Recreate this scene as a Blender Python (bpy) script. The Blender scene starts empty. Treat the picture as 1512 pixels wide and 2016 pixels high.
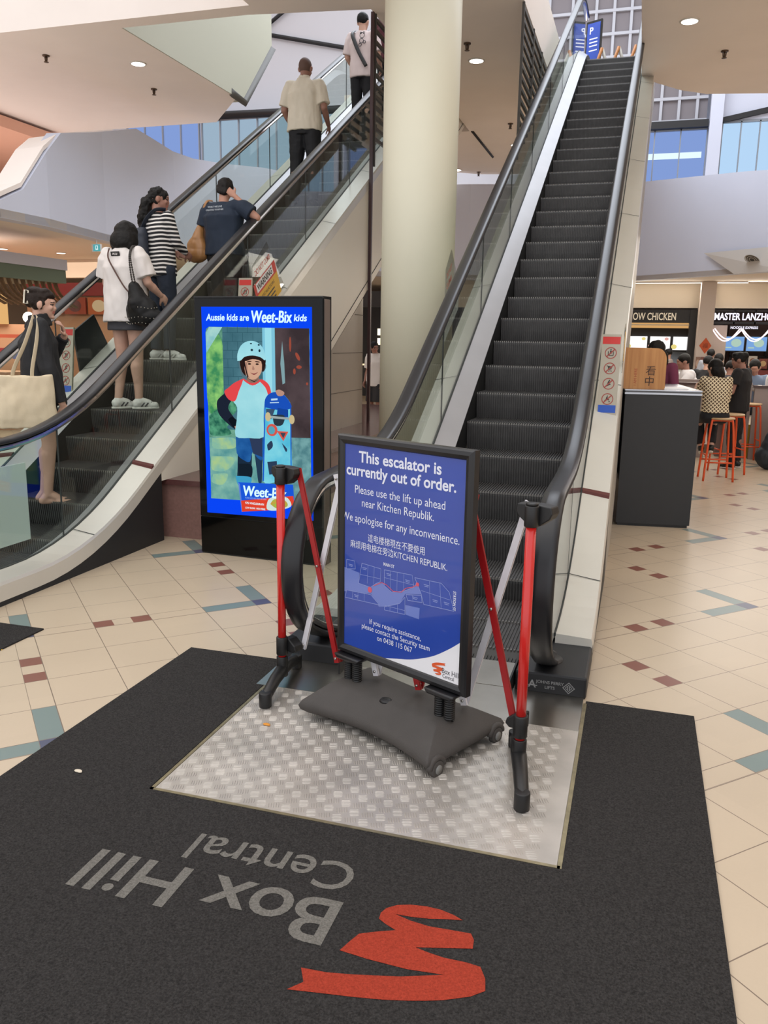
import bpy, bmesh, math, random
from mathutils import Vector, Matrix, Euler, noise
from math import sin, cos, pi, radians, sqrt
random.seed(7)
SC = bpy.context.scene
COL = SC.collection

# ------------------------------------------------------------------ camera
cam_data = bpy.data.cameras.new('camera')
cam_data.sensor_fit = 'VERTICAL'
cam_data.sensor_height = 36.0
cam_data.lens = 28.876
cam_data.clip_end = 200
cam = bpy.data.objects.new('camera', cam_data)
COL.objects.link(cam)
def cam_basis(pitch, roll, yaw):
    r = Vector((1, 0, 0)); f = Vector((0, cos(pitch), -sin(pitch))); d = Vector((0, -sin(pitch), -cos(pitch)))
    r2 = cos(roll) * r + sin(roll) * d
    d2 = -sin(roll) * r + cos(roll) * d
    z = Matrix.Rotation(yaw, 3, 'Z')
    return z @ r2, z @ d2, z @ f
_r, _d, _f = cam_basis(radians(11.84383), radians(-0.9141), radians(16.89739))
cam.matrix_world = Matrix(((_r.x, -_d.x, -_f.x, 0.0), (_r.y, -_d.y, -_f.y, 0.0), (_r.z, -_d.z, -_f.z, 1.57), (0, 0, 0, 1)))
SC.camera = cam

# ------------------------------------------------------------------ light and exposure
SC.view_settings.view_transform = 'Standard'
SC.view_settings.look = 'None'
SC.view_settings.exposure = 0.0
SC.view_settings.gamma = 1.0
SC.view_settings.use_curve_mapping = False
SC.cycles.max_bounces = 8
SC.cycles.diffuse_bounces = 4
SC.cycles.glossy_bounces = 4
SC.cycles.transparent_max_bounces = 24
SC.cycles.use_denoising = True
world = bpy.data.worlds.new('world'); SC.world = world
world.use_nodes = True
world.node_tree.nodes['Background'].inputs[0].default_value = (0.95, 0.96, 1.0, 1)
world.node_tree.nodes['Background'].inputs[1].default_value = 1.45
def area(name, loc, rot, size, power, color, sy=None):
    l = bpy.data.lights.new(name, 'AREA'); l.energy = power; l.color = color; l.size = size
    if sy: l.shape = 'RECTANGLE'; l.size_y = sy
    o = bpy.data.objects.new(name, l); COL.objects.link(o); o.location = loc; o.rotation_euler = rot
    return o
# daylight through the roof lights of the atrium, and the warm ceiling lighting of the mall
area('skylight_light', (-3.0, 16.0, 12.0), (0, 0, 0), 9, 1050, (0.82, 0.89, 1.0), 9)
area('mall_ceiling_light', (-1.2, 3.4, 5.3), (0, 0, 0), 4.5, 65, (1.0, 0.90, 0.78), 3.5)
area('mall_ceiling_light', (4.0, 7.5, 5.0), (0, 0, 0), 4.0, 90, (1.0, 0.90, 0.78), 6)
area('mall_ceiling_light', (-5.6, 4.2, 5.0), (0, 0, 0), 3.0, 50, (1.0, 0.86, 0.72), 5)
area('food_court_light', (1.5, 15.0, 2.95), (0, 0, 0), 5.0, 250, (1.0, 0.92, 0.82), 6)
area('food_court_light', (-12.0, 13.0, 3.0), (0, 0, 0), 5.0, 130, (1.0, 0.84, 0.70), 6)

area('added_uplight', (-12.6, 12.2, 3.35), (pi, 0, 0), 4.0, 50, (1.0, 0.92, 0.90), 5.0)  # added up-facing lamp behind the left parapet, brightens the cream soffit

# ------------------------------------------------------------------ materials
def s2l(c):
    return tuple(((x / 12.92) if x <= 0.04045 else ((x + 0.055) / 1.055) ** 2.4) for x in c)
def hexc(h):
    h = h.lstrip('#'); return s2l(tuple(int(h[i:i + 2], 16) / 255 for i in (0, 2, 4)))
MATS = {}
def mat(name, col, rough=0.5, metal=0.0, spec=0.5, bump=0.0, bscale=60.0, var=0.0, vscale=6.0, coat=0.0, sheen=0.0):
    if name in MATS: return MATS[name]
    m = bpy.data.materials.new(name); m.use_nodes = True
    nt = m.node_tree; b = nt.nodes['Principled BSDF']
    if isinstance(col, str): col = hexc(col)
    b.inputs['Base Color'].default_value = (*col, 1)
    b.inputs['Roughness'].default_value = rough
    b.inputs['Metallic'].default_value = metal
    b.inputs['Specular IOR Level'].default_value = spec
    b.inputs['Coat Weight'].default_value = coat
    b.inputs['Sheen Weight'].default_value = sheen
    tc = nt.nodes.new('ShaderNodeTexCoord')
    if var > 0:
        n = nt.nodes.new('ShaderNodeTexNoise'); n.inputs['Scale'].default_value = vscale; n.inputs['Detail'].default_value = 5
        nt.links.new(tc.outputs['Object'], n.inputs['Vector'])
        mr = nt.nodes.new('ShaderNodeMapRange'); mr.inputs[1].default_value = 0.3; mr.inputs[2].default_value = 0.7
        mr.inputs[3].default_value = 1 - var; mr.inputs[4].default_value = 1 + var
        nt.links.new(n.outputs['Fac'], mr.inputs[0])
        mx = nt.nodes.new('ShaderNodeVectorMath'); mx.operation = 'SCALE'
        mx.inputs[0].default_value = col
        nt.links.new(mr.outputs[0], mx.inputs['Scale'])
        nt.links.new(mx.outputs[0], b.inputs['Base Color'])
    if bump > 0:
        n2 = nt.nodes.new('ShaderNodeTexNoise'); n2.inputs['Scale'].default_value = bscale; n2.inputs['Detail'].default_value = 3
        nt.links.new(tc.outputs['Object'], n2.inputs['Vector'])
        bp = nt.nodes.new('ShaderNodeBump'); bp.inputs['Strength'].default_value = bump; bp.inputs['Distance'].default_value = 0.01
        nt.links.new(n2.outputs['Fac'], bp.inputs['Height'])
        nt.links.new(bp.outputs[0], b.inputs['Normal'])
    MATS[name] = m
    return m
def emat(name, col, strength=1.0):
    if name in MATS: return MATS[name]
    m = bpy.data.materials.new(name); m.use_nodes = True
    nt = m.node_tree
    for n in list(nt.nodes): nt.nodes.remove(n)
    e = nt.nodes.new('ShaderNodeEmission'); o = nt.nodes.new('ShaderNodeOutputMaterial')
    if isinstance(col, str): col = hexc(col)
    e.inputs[0].default_value = (*col, 1); e.inputs[1].default_value = strength
    nt.links.new(e.outputs[0], o.inputs[0])
    MATS[name] = m
    return m
def glass(name, tint=(0.90, 0.945, 0.92), ior=1.45, rough=0.0):
    if name in MATS: return MATS[name]
    m = bpy.data.materials.new(name); m.use_nodes = True
    nt = m.node_tree
    for n in list(nt.nodes): nt.nodes.remove(n)
    o = nt.nodes.new('ShaderNodeOutputMaterial'); mix = nt.nodes.new('ShaderNodeMixShader')
    t = nt.nodes.new('ShaderNodeBsdfTransparent'); g = nt.nodes.new('ShaderNodeBsdfGlossy')
    lw = nt.nodes.new('ShaderNodeNewGeometry')                       # Schlick reflectance, the same from both sides
    dt = nt.nodes.new('ShaderNodeVectorMath'); dt.operation = 'DOT_PRODUCT'; nt.links.new(lw.outputs['Normal'], dt.inputs[0]); nt.links.new(lw.outputs['Incoming'], dt.inputs[1])
    ab = nt.nodes.new('ShaderNodeMath'); ab.operation = 'ABSOLUTE'; nt.links.new(dt.outputs['Value'], ab.inputs[0])
    om = nt.nodes.new('ShaderNodeMath'); om.operation = 'SUBTRACT'; om.inputs[0].default_value = 1.0; nt.links.new(ab.outputs[0], om.inputs[1])
    pw = nt.nodes.new('ShaderNodeMath'); pw.operation = 'POWER'; nt.links.new(om.outputs[0], pw.inputs[0]); pw.inputs[1].default_value = 5.0
    fr = nt.nodes.new('ShaderNodeMath'); fr.operation = 'MULTIPLY_ADD'; nt.links.new(pw.outputs[0], fr.inputs[0]); fr.inputs[1].default_value = 0.94; fr.inputs[2].default_value = 0.035
    t.inputs[0].default_value = (*tint, 1); g.inputs['Roughness'].default_value = rough
    nt.links.new(fr.outputs[0], mix.inputs[0]); nt.links.new(t.outputs[0], mix.inputs[1]); nt.links.new(g.outputs[0], mix.inputs[2])
    nt.links.new(mix.outputs[0], o.inputs[0])
    MATS[name] = m
    return m

# ------------------------------------------------------------------ mesh builder
class MB:
    def __init__(self):
        self.v = []; self.f = []; self.mi = []; self.cur = 0; self.sm = []; self.smooth = False
    def mat(self, i): self.cur = i; return self
    def add(self, vs, fs, smooth=None):
        o = len(self.v); self.v += [Vector(p) for p in vs]
        for f in fs:
            self.f.append([i + o for i in f]); self.mi.append(self.cur)
            self.sm.append(self.smooth if smooth is None else smooth)
        return self
    def box(self, lo, hi, M=None):
        (a, b, c), (d, e, f) = lo, hi
        vs = [Vector(p) for p in ((a, b, c), (d, b, c), (d, e, c), (a, e, c), (a, b, f), (d, b, f), (d, e, f), (a, e, f))]
        if M: vs = [M @ p for p in vs]
        return self.add(vs, [(0, 3, 2, 1), (4, 5, 6, 7), (0, 1, 5, 4), (1, 2, 6, 5), (2, 3, 7, 6), (3, 0, 4, 7)], False)
    def prism(self, poly, h0, h1, M=None):
        n = len(poly)
        vs = [Vector((x, y, h0)) for x, y in poly] + [Vector((x, y, h1)) for x, y in poly]
        if M: vs = [M @ p for p in vs]
        area2 = sum(poly[i][0] * poly[(i + 1) % n][1] - poly[(i + 1) % n][0] * poly[i][1] for i in range(n))
        fs = [tuple(range(n))[::-1], tuple(range(n, 2 * n))] + [(i, (i + 1) % n, n + (i + 1) % n, n + i) for i in range(n)]
        if (area2 < 0): fs = [tuple(reversed(f)) for f in fs]
        return self.add(vs, fs, False)
    def tube(self, path, r, seg=10, cap=True, closed=False, flat=1.0, up=None):
        pts = [Vector(p) for p in path]; n = len(pts)
        rs = r if isinstance(r, (list, tuple)) else [r] * n
        rings = []; ref = None
        for i in range(n):
            a = pts[(i - 1) % n] if (i > 0 or closed) else pts[i]
            b = pts[(i + 1) % n] if (i < n - 1 or closed) else pts[i]
            t = (b - a).normalized() if (b - a).length > 1e-9 else Vector((0, 0, 1))
            if ref is None:
                ref = Vector(up) if up else (Vector((0, 0, 1)) if abs(t.z) < 0.9 else Vector((0, 1, 0)))
            x = ref.cross(t)
            if x.length < 1e-6: x = Vector((1, 0, 0)).cross(t)
            x.normalize(); y = t.cross(x).normalized()
            ref = y
            rings.append([pts[i] + (x * cos(2 * pi * k / seg) + y * sin(2 * pi * k / seg) * flat) * rs[i] for k in range(seg)])
        vs = [p for rg in rings for p in rg]; fs = []
        m = n if closed else n - 1
        for i in range(m):
            for k in range(seg):
                a = i * seg + k; b = i * seg + (k + 1) % seg; j = (i + 1) % n
                fs.append((a, b, j * seg + (k + 1) % seg, j * seg + k))
        if cap and not closed:
            fs.append(tuple(range(seg))[::-1]); fs.append(tuple((n - 1) * seg + k for k in range(seg)))
        return self.add(vs, fs, True)
    def cyl(self, p0, p1, r, seg=16, r2=None):
        return self.tube([p0, p1], [r, r if r2 is None else r2], seg)
    def loft(self, rings, cap=True, smooth=True, closed_loop=True):
        n = len(rings[0]); vs = [Vector(p) for rg in rings for p in rg]; fs = []
        for i in range(len(rings) - 1):
            for k in range(n if closed_loop else n - 1):
                k2 = (k + 1) % n
                fs.append((i * n + k, i * n + k2, (i + 1) * n + k2, (i + 1) * n + k))
        if cap:
            fs.append(tuple(range(n))[::-1]); fs.append(tuple((len(rings) - 1) * n + k for k in range(n)))
        return self.add(vs, fs, smooth)
    def ell(self, c, r, M=None, seg=16, rg=10):
        c = Vector(c); r = (r, r, r) if not isinstance(r, (tuple, list)) else r
        vs = [Vector((0, 0, r[2]))]
        for i in range(1, rg):
            t = pi * i / rg
            for k in range(seg):
                a = 2 * pi * k / seg
                vs.append(Vector((r[0] * sin(t) * cos(a), r[1] * sin(t) * sin(a), r[2] * cos(t))))
        vs.append(Vector((0, 0, -r[2])))
        if M: vs = [M @ p for p in vs]
        vs = [p + c for p in vs]; fs = []
        for k in range(seg): fs.append((0, 1 + k, 1 + (k + 1) % seg))
        for i in range(rg - 2):
            for k in range(seg):
                a = 1 + i * seg + k; b = 1 + i * seg + (k + 1) % seg
                fs.append((a, a + seg, b + seg, b))
        o = 1 + (rg - 2) * seg; last = len(vs) - 1
        for k in range(seg): fs.append((o + k, last, o + (k + 1) % seg))
        return self.add(vs, fs, True)
    def ribbon(self, path, x0, x1, th, down=True):
        """a plate following a path in the y-z plane, from x0 to x1, th thick"""
        n = len(path); nr = []
        for i in range(n):
            a = Vector(path[max(i - 1, 0)]); b = Vector(path[min(i + 1, n - 1)]); t = (b - a).normalized()
            nr.append(Vector((t.y, -t.x)))
        rings = []
        for (y, z), q in zip(path, nr):
            rings.append([(x0, y, z), (x1, y, z), (x1, y + q.x * th, z + q.y * th), (x0, y + q.x * th, z + q.y * th)])
        return self.loft(rings, True, False)
    def poly(self, pts, smooth=False):
        return self.add(pts, [tuple(range(len(pts)))], smooth)
    def xf(self, M):
        self.v = [M @ p for p in self.v]; return self
    def build(self, name, mats, parent=None, bevel=0, bseg=2, weld=False):
        me = bpy.data.meshes.new(name)
        me.from_pydata([tuple(p) for p in self.v], [], self.f)
        if not isinstance(mats, (list, tuple)): mats = [mats]
        for m in mats: me.materials.append(m)
        for p, i, s in zip(me.polygons, self.mi, self.sm): p.material_index = i; p.use_smooth = s
        me.update()
        if weld:
            bm = bmesh.new(); bm.from_mesh(me); bmesh.ops.remove_doubles(bm, verts=bm.verts, dist=1e-5)
            bmesh.ops.recalc_face_normals(bm, faces=bm.faces); bm.to_mesh(me); bm.free()
        o = bpy.data.objects.new(name, me); COL.objects.link(o)
        if parent is not None: attach(o, parent)
        if bevel:
            b = o.modifiers.new('bevel', 'BEVEL'); b.width = bevel; b.segments = bseg; b.limit_method = 'ANGLE'; b.angle_limit = radians(40)
        return o
def root_of(o):
    M = o.matrix_basis.copy()
    p = o
    while p.parent is not None:
        M = p.parent.matrix_basis @ p.matrix_parent_inverse @ M
        p = p.parent
    return M
def attach(o, parent):
    o.parent = parent
    o.matrix_parent_inverse = root_of(parent).inverted()
def tag(o, label=None, cat=None, group=None, kind=None):
    if label: o['label'] = label
    if cat: o['category'] = cat
    if group: o['group'] = group
    if kind: o['kind'] = kind
    return o
def empty(name, loc, label=None, cat=None, group=None):
    o = bpy.data.objects.new(name, None); COL.objects.link(o); o.location = loc; o.empty_display_size = 0.1
    return tag(o, label, cat, group)
def struct(name, mb, mats, bevel=0, weld=False):
    o = mb.build(name, mats, None, bevel, weld=weld); o['kind'] = 'structure'; return o
def copy_tree(o, delta, label=None, group=None, parent=None):
    c = o.copy(); COL.objects.link(c)
    if parent is None:
        c.location = o.location + Vector(delta)
        if label: c['label'] = label
        if group: c['group'] = group
    else:
        c.parent = parent
    for ch in list(o.children): copy_tree(ch, delta, None, None, c)
    return c
def text_geo(body, size=1.0, bold=0.0, shear=0.0, align='LEFT', space=1.0, extrude=0.0):
    cu = bpy.data.curves.new('lettering', 'FONT'); cu.body = body; cu.size = size; cu.offset = bold * size; cu.shear = shear
    cu.align_x = align; cu.space_character = space; cu.extrude = extrude; cu.resolution_u = 4
    ob = bpy.data.objects.new('lettering', cu)
    me = bpy.data.meshes.new_from_object(ob)
    vs = [v.co.copy() for v in me.vertices]; fs = [tuple(p.vertices) for p in me.polygons]
    bpy.data.objects.remove(ob); bpy.data.curves.remove(cu); bpy.data.meshes.remove(me)
    return vs, fs
def put_text(mb, body, size, origin, udir, vdir, width=None, lift=0.0, **kw):
    """flat lettering laid on a surface: origin is the baseline start, centre or end"""
    heavy = kw.pop('heavy', 0)
    vs, fs = text_geo(body, size, **kw)
    if heavy:
        v0, f0 = list(vs), list(fs)
        for i, d in enumerate((-1, -0.5, 0.5, 1)):
            o_ = len(vs); vs = vs + [p + Vector((d * heavy * size, 0, 0.00002 * (i + 1))) for p in v0]; fs = fs + [tuple(q + o_ for q in f) for f in f0]
    u = Vector(udir).normalized(); v = Vector(vdir).normalized(); n = u.cross(v)
    k = 1.0
    if width and vs:
        w = max(p.x for p in vs) - min(p.x for p in vs)
        k = width / w
    o = Vector(origin)
    mb.add([o + u * (p.x * k) + v * p.y + n * (p.z + lift) for p in vs], fs, False)
    return mb
def smooth_path(pts, n=6):
    """Catmull-Rom through points"""
    P = [Vector(p) for p in pts]; out = []
    for i in range(len(P) - 1):
        a = P[max(i - 1, 0)]; b = P[i]; c = P[i + 1]; d = P[min(i + 2, len(P) - 1)]
        for k in range(n):
            t = k / n
            out.append(0.5 * ((2 * b) + (c - a) * t + (2 * a - 5 * b + 4 * c - d) * t * t + (3 * b - a - 3 * c + d) * t ** 3))
    out.append(P[-1]); return out
# ------------------------------------------------------------------ node maths for the tiled floor
def floor_material():
    m = bpy.data.materials.new('floor_tiles'); m.use_nodes = True
    nt = m.node_tree; L = nt.links; b = nt.nodes['Principled BSDF']
    geo = nt.nodes.new('ShaderNodeNewGeometry'); sep = nt.nodes.new('ShaderNodeSeparateXYZ')
    L.new(geo.outputs['Position'], sep.inputs[0])
    def op(o, a, b_=None, c=None):
        n = nt.nodes.new('ShaderNodeMath'); n.operation = o
        for i, x in enumerate((a, b_, c)):
            if x is None: continue
            if isinstance(x, (int, float)): n.inputs[i].default_value = x
            else: L.new(x, n.inputs[i])
        return n.outputs[0]
    X, Y = sep.outputs[0], sep.outputs[1]
    s = 1 / sqrt(2)
    u = op('MULTIPLY', op('ADD', X, Y), s); v = op('MULTIPLY', op('SUBTRACT', Y, X), s)
    PU, PV, T = 1.333, 1.340, 0.3093
    fu = op('FLOORED_MODULO', op('SUBTRACT', u, 0.215), PU)
    fv = op('FLOORED_MODULO', op('SUBTRACT', v, 3.165), PV)
    NS = 0.1
    tu = op('DIVIDE', op('SUBTRACT', fu, NS), T); tv = op('DIVIDE', op('SUBTRACT', fv, NS), T)
    nu = op('LESS_THAN', fu, NS); nv = op('LESS_THAN', fv, NS)
    def between(x, a, c): return op('MULTIPLY', op('GREATER_THAN', x, a), op('LESS_THAN', x, c))
    def AND(a, c): return op('MULTIPLY', a, c)
    def OR(a, c): return op('MAXIMUM', a, c)
    navy = AND(nu, nv)
    teal = OR(AND(nu, between(tv, 0, 1)), AND(nv, between(tu, 3, 4.2)))
    brown = OR(AND(nu, OR(between(tv, 2, 2.333), between(tv, 2.667, 3))), AND(nv, OR(between(tu, 1, 1.333), between(tu, 1.667, 2))))
    G = 0.006
    fru = op('FRACT', tu); frv = op('FRACT', tv)
    edge = lambda fr: OR(op('LESS_THAN', fr, G), op('GREATER_THAN', fr, 1 - G))
    lu = OR(OR(op('LESS_THAN', fu, 0.0022), between(fu, NS - 0.002, NS + 0.002)), AND(edge(fru), op('SUBTRACT', 1, nu)))
    lv = OR(OR(op('LESS_THAN', fv, 0.0022), between(fv, NS - 0.002, NS + 0.002)), AND(edge(frv), op('SUBTRACT', 1, nv)))
    line = OR(lu, lv)
    nz = nt.nodes.new('ShaderNodeTexNoise'); nz.inputs['Scale'].default_value = 1.3; nz.inputs['Detail'].default_value = 6
    L.new(geo.outputs['Position'], nz.inputs['Vector'])
    # tile to tile variation
    wn = nt.nodes.new('ShaderNodeTexWhiteNoise'); wn.noise_dimensions = '2D'
    cmb = nt.nodes.new('ShaderNodeCombineXYZ')
    L.new(op('FLOOR', op('DIVIDE', u, 0.3333)), cmb.inputs[0]); L.new(op('FLOOR', op('DIVIDE', v, 0.335)), cmb.inputs[1])
    L.new(cmb.outputs[0], wn.inputs['Vector'])
    sp = nt.nodes.new('ShaderNodeTexNoise'); sp.inputs['Scale'].default_value = 90; L.new(geo.outputs['Position'], sp.inputs['Vector'])
    k = op('ADD', op('MULTIPLY', wn.outputs['Value'], 0.03), op('ADD', 0.86, op('ADD', op('MULTIPLY', nz.outputs['Fac'], 0.2), op('MULTIPLY', sp.outputs['Fac'], 0.04))))
    def mix(f, a, c):
        n = nt.nodes.new('ShaderNodeMix'); n.data_type = 'RGBA'; L.new(f, n.inputs[0])
        for i, x in ((6, a), (7, c)):
            if isinstance(x, tuple): n.inputs[i].default_value = (*x, 1)
            else: L.new(x, n.inputs[i])
        return n.outputs[2]
    c = mix(teal, hexc('BDAC95'), hexc('71817E'))
    c = mix(navy, c, hexc('4A4F66')); c = mix(brown, c, hexc('7E5145'))
    c = mix(line, c, hexc('77675A'))
    vm = nt.nodes.new('ShaderNodeVectorMath'); vm.operation = 'SCALE'; L.new(c, vm.inputs[0]); L.new(k, vm.inputs['Scale'])
    L.new(vm.outputs[0], b.inputs['Base Color'])
    b.inputs['Roughness'].default_value = 0.33
    b.inputs['Specular IOR Level'].default_value = 0.45
    bp = nt.nodes.new('ShaderNodeBump'); bp.inputs['Strength'].default_value = 0.25; bp.inputs['Distance'].default_value = 0.004; bp.invert = True
    L.new(line, bp.inputs['Height']); L.new(bp.outputs[0], b.inputs['Normal'])
    return m

M_plaster = mat('white_plaster', 'D2CFD2', 0.85, var=0.015, vscale=2.0)
M_soffit = mat('cream_ceiling_paint', 'F5EBE3', 0.9, var=0.02, vscale=1.5)
M_lav = mat('pale_grey_paint', 'CDD1E0', 0.8, var=0.012, vscale=1.5)
M_pink = mat('orange_lit_ceiling', 'E8B49A', 0.9)  # salmon tint: the orange light on this ceiling put into its colour
M_col = mat('cream_column_paint', 'DEDBC6', 0.5, var=0.015, vscale=2.0)
M_darktrim = mat('charcoal_trim', '55534F', 0.6)
M_blackline = mat('black_trim', '1C1B1D', 0.6)
M_claddingcream = mat('cream_cladding', 'E8E2D5', 0.45, var=0.02, vscale=1.2)
M_walltile = mat('grey_beige_wall_tile', 'A59B8E', 0.35, var=0.05, vscale=3)
M_granite = mat('pink_granite', '8C6A62', 0.3, var=0.12, vscale=40)
M_graniteTop = mat('dark_red_granite_cap', '5A3A38', 0.2, var=0.1, vscale=40)
M_maroon = mat('maroon_pole_paint', '3E2325', 0.4)
M_steel = mat('brushed_steel', 'B9B5AD', 0.32, metal=1.0, var=0.06, vscale=8)
M_black = mat('black_plastic', '161617', 0.45)
M_blacksatin = mat('black_satin_paint', '1E1F22', 0.55, var=0.08, vscale=9)
M_white = mat('white_paint', 'E4E2E2', 0.5)

# ------------------------------------------------------------------ floor
mb = MB(); mb.box((-18, -3, -0.12), (9, 26, 0))
struct('floor', mb, floor_material())

# ------------------------------------------------------------------ slabs and soffits
H = 5.5
mb = MB()
mb.prism([(-16, 9.99), (-4.84, 9.99), (-4.84, 6.4), (-1.62, 6.4), (-1.62, 21.2), (-4.0, 20.75), (-6.0, 19.4), (-6.0, 16.6), (-3.45, 16.6), (-3.45, 10.48), (-5.0, 10.26), (-6.8, 10.25), (-6.8, 13.5), (-7.9, 14.85), (-16, 14.9)], H, 6.3)
struct('ceiling', mb, M_soffit)
mb = MB()
mb.prism([(-0.3, 5.5), (5.5, 5.5), (5.5, 15.9), (1.62, 15.3), (0.69, 15.11), (0.29, 14.8), (-0.18, 14.2), (-0.3, 14.0)], H, 6.3)
struct('ceiling_right', mb, M_soffit)
mb = MB()                                                             # upper wall with its sloping foot beside the left void
yz = [(10.2, 5.504), (13.45, 5.504), (13.75, 5.504), (14.9, 6.66), (14.9, 9.5), (10.2, 9.5)]
Mx = Matrix(((0, 0, 1, 0), (1, 0, 0, 0), (0, 1, 0, 0), (0, 0, 0, 1)))
mb.prism(yz, -7.1, -6.785, Mx)
struct('wall_upper_left', mb, mat('pale_green_grey_paint', 'B2B1A0', 0.8))
mb = MB(); mb.tube([(-6.79, 13.3, 5.53), (-6.79, 13.78, 5.5), (-6.79, 14.93, 6.67)], 0.075, 4)
struct('trim_1', mb, M_darktrim)

# the rounded wall of the atrium (level one parapet) and the ceiling tucked behind it
plan = [(-8.1, 5.0, 3.05, 3.1), (-8.1, 9.28, 3.05, 3.26), (-8.09, 9.73, 3.05, 3.47), (-8.084, 10.23, 3.05, 4.03), (-8.155, 10.67, 3.05, 4.39), (-8.35, 11.91, 3.05, 4.69),
        (-8.33, 12.84, 3.05, 4.953), (-8.317, 13.3, 3.05, 4.90), (-8.3, 13.93, 3.05, 4.82), (-8.19, 14.45, 3.05, 4.796), (-7.99, 15.25, 3.05, 4.855), (-7.69, 16.44, 3.05, 4.99),
        (-7.2, 17.47, 3.05, 5.0), (-6.48, 18.7, 3.05, 5.0), (-6.2, 19.2, 3.05, 5.05), (-4.2, 20.6, 3.05, 5.26), (-2.0, 21.2, 3.05, 5.28), (-0.27, 21.3, 3.05, 5.287), (1.72, 19.5, 3.05, 5.10), (4.0, 17.4, 3.05, 4.8), (6.5, 15.2, 3.05, 4.6)]
mb = MB(); rings = []
for i, (x, y, z0, z1) in enumerate(plan):
    a = Vector(plan[max(i - 1, 0)][:2]); b = Vector(plan[min(i + 1, len(plan) - 1)][:2]); t = (b - a).normalized(); nn = Vector((-t.y, t.x)) * 0.22
    rings.append([(x, y, z0), (x + nn.x, y + nn.y, z0), (x + nn.x, y + nn.y, z1), (x, y, z1)])
mb.loft(rings, True, False)
struct('wall_atrium', mb, M_lav)
mb = MB()                                                             # sloping cream reveal at the parapet's lower left end
low = [(-8.12, 9.2, 3.26), (-8.12, 9.73, 3.5), (-8.12, 10.23, 4.06), (-8.2, 10.62, 4.30)]
mb.loft([[p, (p[0] - 0.55, p[1] + 0.1, p[2] + 0.03), (p[0] - 0.55, p[1] + 0.1, p[2] + 0.06), (p[0], p[1], p[2] + 0.06)] for p in low], True, False)
struct('trim_2', mb, M_soffit)
mb = MB(); mb.box((-17.5, 9.5, 5.25), (-11.4, 24, 5.45))
struct('ceiling_far_left', mb, M_pink)
mb = MB()
pl = [(x, y) for x, y, _, _ in plan]
mb.prism([(x, y) for x, y in pl] + [(8.5, 14.0), (8.5, 25.5), (-17.5, 25.5), (-17.5, 5.0)], 3.052, 3.16)
struct('ceiling_food_court', mb, mat('warm_white_ceiling', 'E6D9CB', 0.9))
mb = MB(); mb.prism([(1.15, 20.0), (4.5, 16.94), (4.5, 16.84), (1.72, 19.4), (1.6, 19.45)], 3.05, 3.5)
mb = MB()                                                             # triangular drop in the parapet at the right
mb.add([(1.15, 19.95, 3.53), (2.45, 18.75, 3.53), (4.0, 17.32, 3.5), (1.75, 19.35, 3.04), (2.6, 18.5, 3.04), (4.0, 17.2, 3.04), (1.9, 20.0, 3.5), (4.2, 17.9, 3.5)],
       [(0, 3, 4, 1), (1, 4, 5, 2)])
struct('trim_3', mb, mat('stone_grey_paint', 'C3BDB6', 0.85))

# ------------------------------------------------------------------ column
mb = MB(); cx, cy, cr = -2.235, 8.4, 0.37
mb.loft([[(cx + cr * cos(2 * pi * k / 64), cy + cr * sin(2 * pi * k / 64), z) for k in range(64)] for z in (0, 6.5)])
struct('column', mb, M_col)

# ------------------------------------------------------------------ far walls above the parapet
mb = MB()
for lo, hi in (((-17.5, 25.3, 0), (8.5, 25.5, 5.5)), ((-17.5, 25.3, 5.5), (8.5, 25.5, 13))): mb.box(lo, hi)
struct('wall_north', mb, mat('pale_lilac_wall', 'C4C3C8', 0.85))
mb = MB(); mb.box((-17.5, -2.9, 0), (-17.3, 25.3, 13)); struct('wall_west', mb, mat('warm_wall', 'D8C9BA', 0.85))
mb = MB(); mb.box((8.3, -2.9, 0), (8.5, 25.3, 13)); struct('wall_east', mb, mat('warm_wall', 'D8C9BA', 0.85))
# lattice of pale bars over grey panels behind the head of the right escalator
mb = MB().mat(0); mb.box((-4.0, 23.95, 7.15), (1.15, 24.1, 12.9)).mat(1)
for x in (-3.55, -2.95, -2.35, -1.75, -1.3, -0.87, -0.43, 0.02, 0.46, 0.9): mb.box((x - 0.035, 23.88, 7.15), (x + 0.035, 23.96, 12.9))
for z in (7.18, 7.72, 8.27, 8.82, 9.37, 9.92, 10.47, 11.02): mb.box((-4.0, 23.872, z - 0.035), (1.15, 23.955, z + 0.035))
struct('wall_lattice', mb, [mat('taupe_panel', '7A7477', 0.8), mat('lattice_white', 'AEAFB6', 0.7)])
mb = MB(); mb.box((-2.0, 23.7, 6.98), (1.2, 24.1, 7.15)); mb.box((1.25, 23.75, 7.05), (1.29, 23.95, 9.0)); mb.box((1.45, 23.75, 7.1), (1.49, 23.95, 9.0))
Mr = Matrix.Translation((1.47, 23.8, 7.12)) @ Matrix.Rotation(radians(-10), 4, 'Y')
mb.box((0, 0, -0.06), (3.5, 0.2, 0.06), Mr)
struct('trim_4', mb, M_blackline)
mb = MB(); mb.box((1.22, 23.6, 5.6), (1.52, 24.0, 9.0)); mb.box((1.5, 23.9, 7.1), (5.5, 24.1, 9.6))
struct('wall_pier', mb, M_lav)

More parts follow.
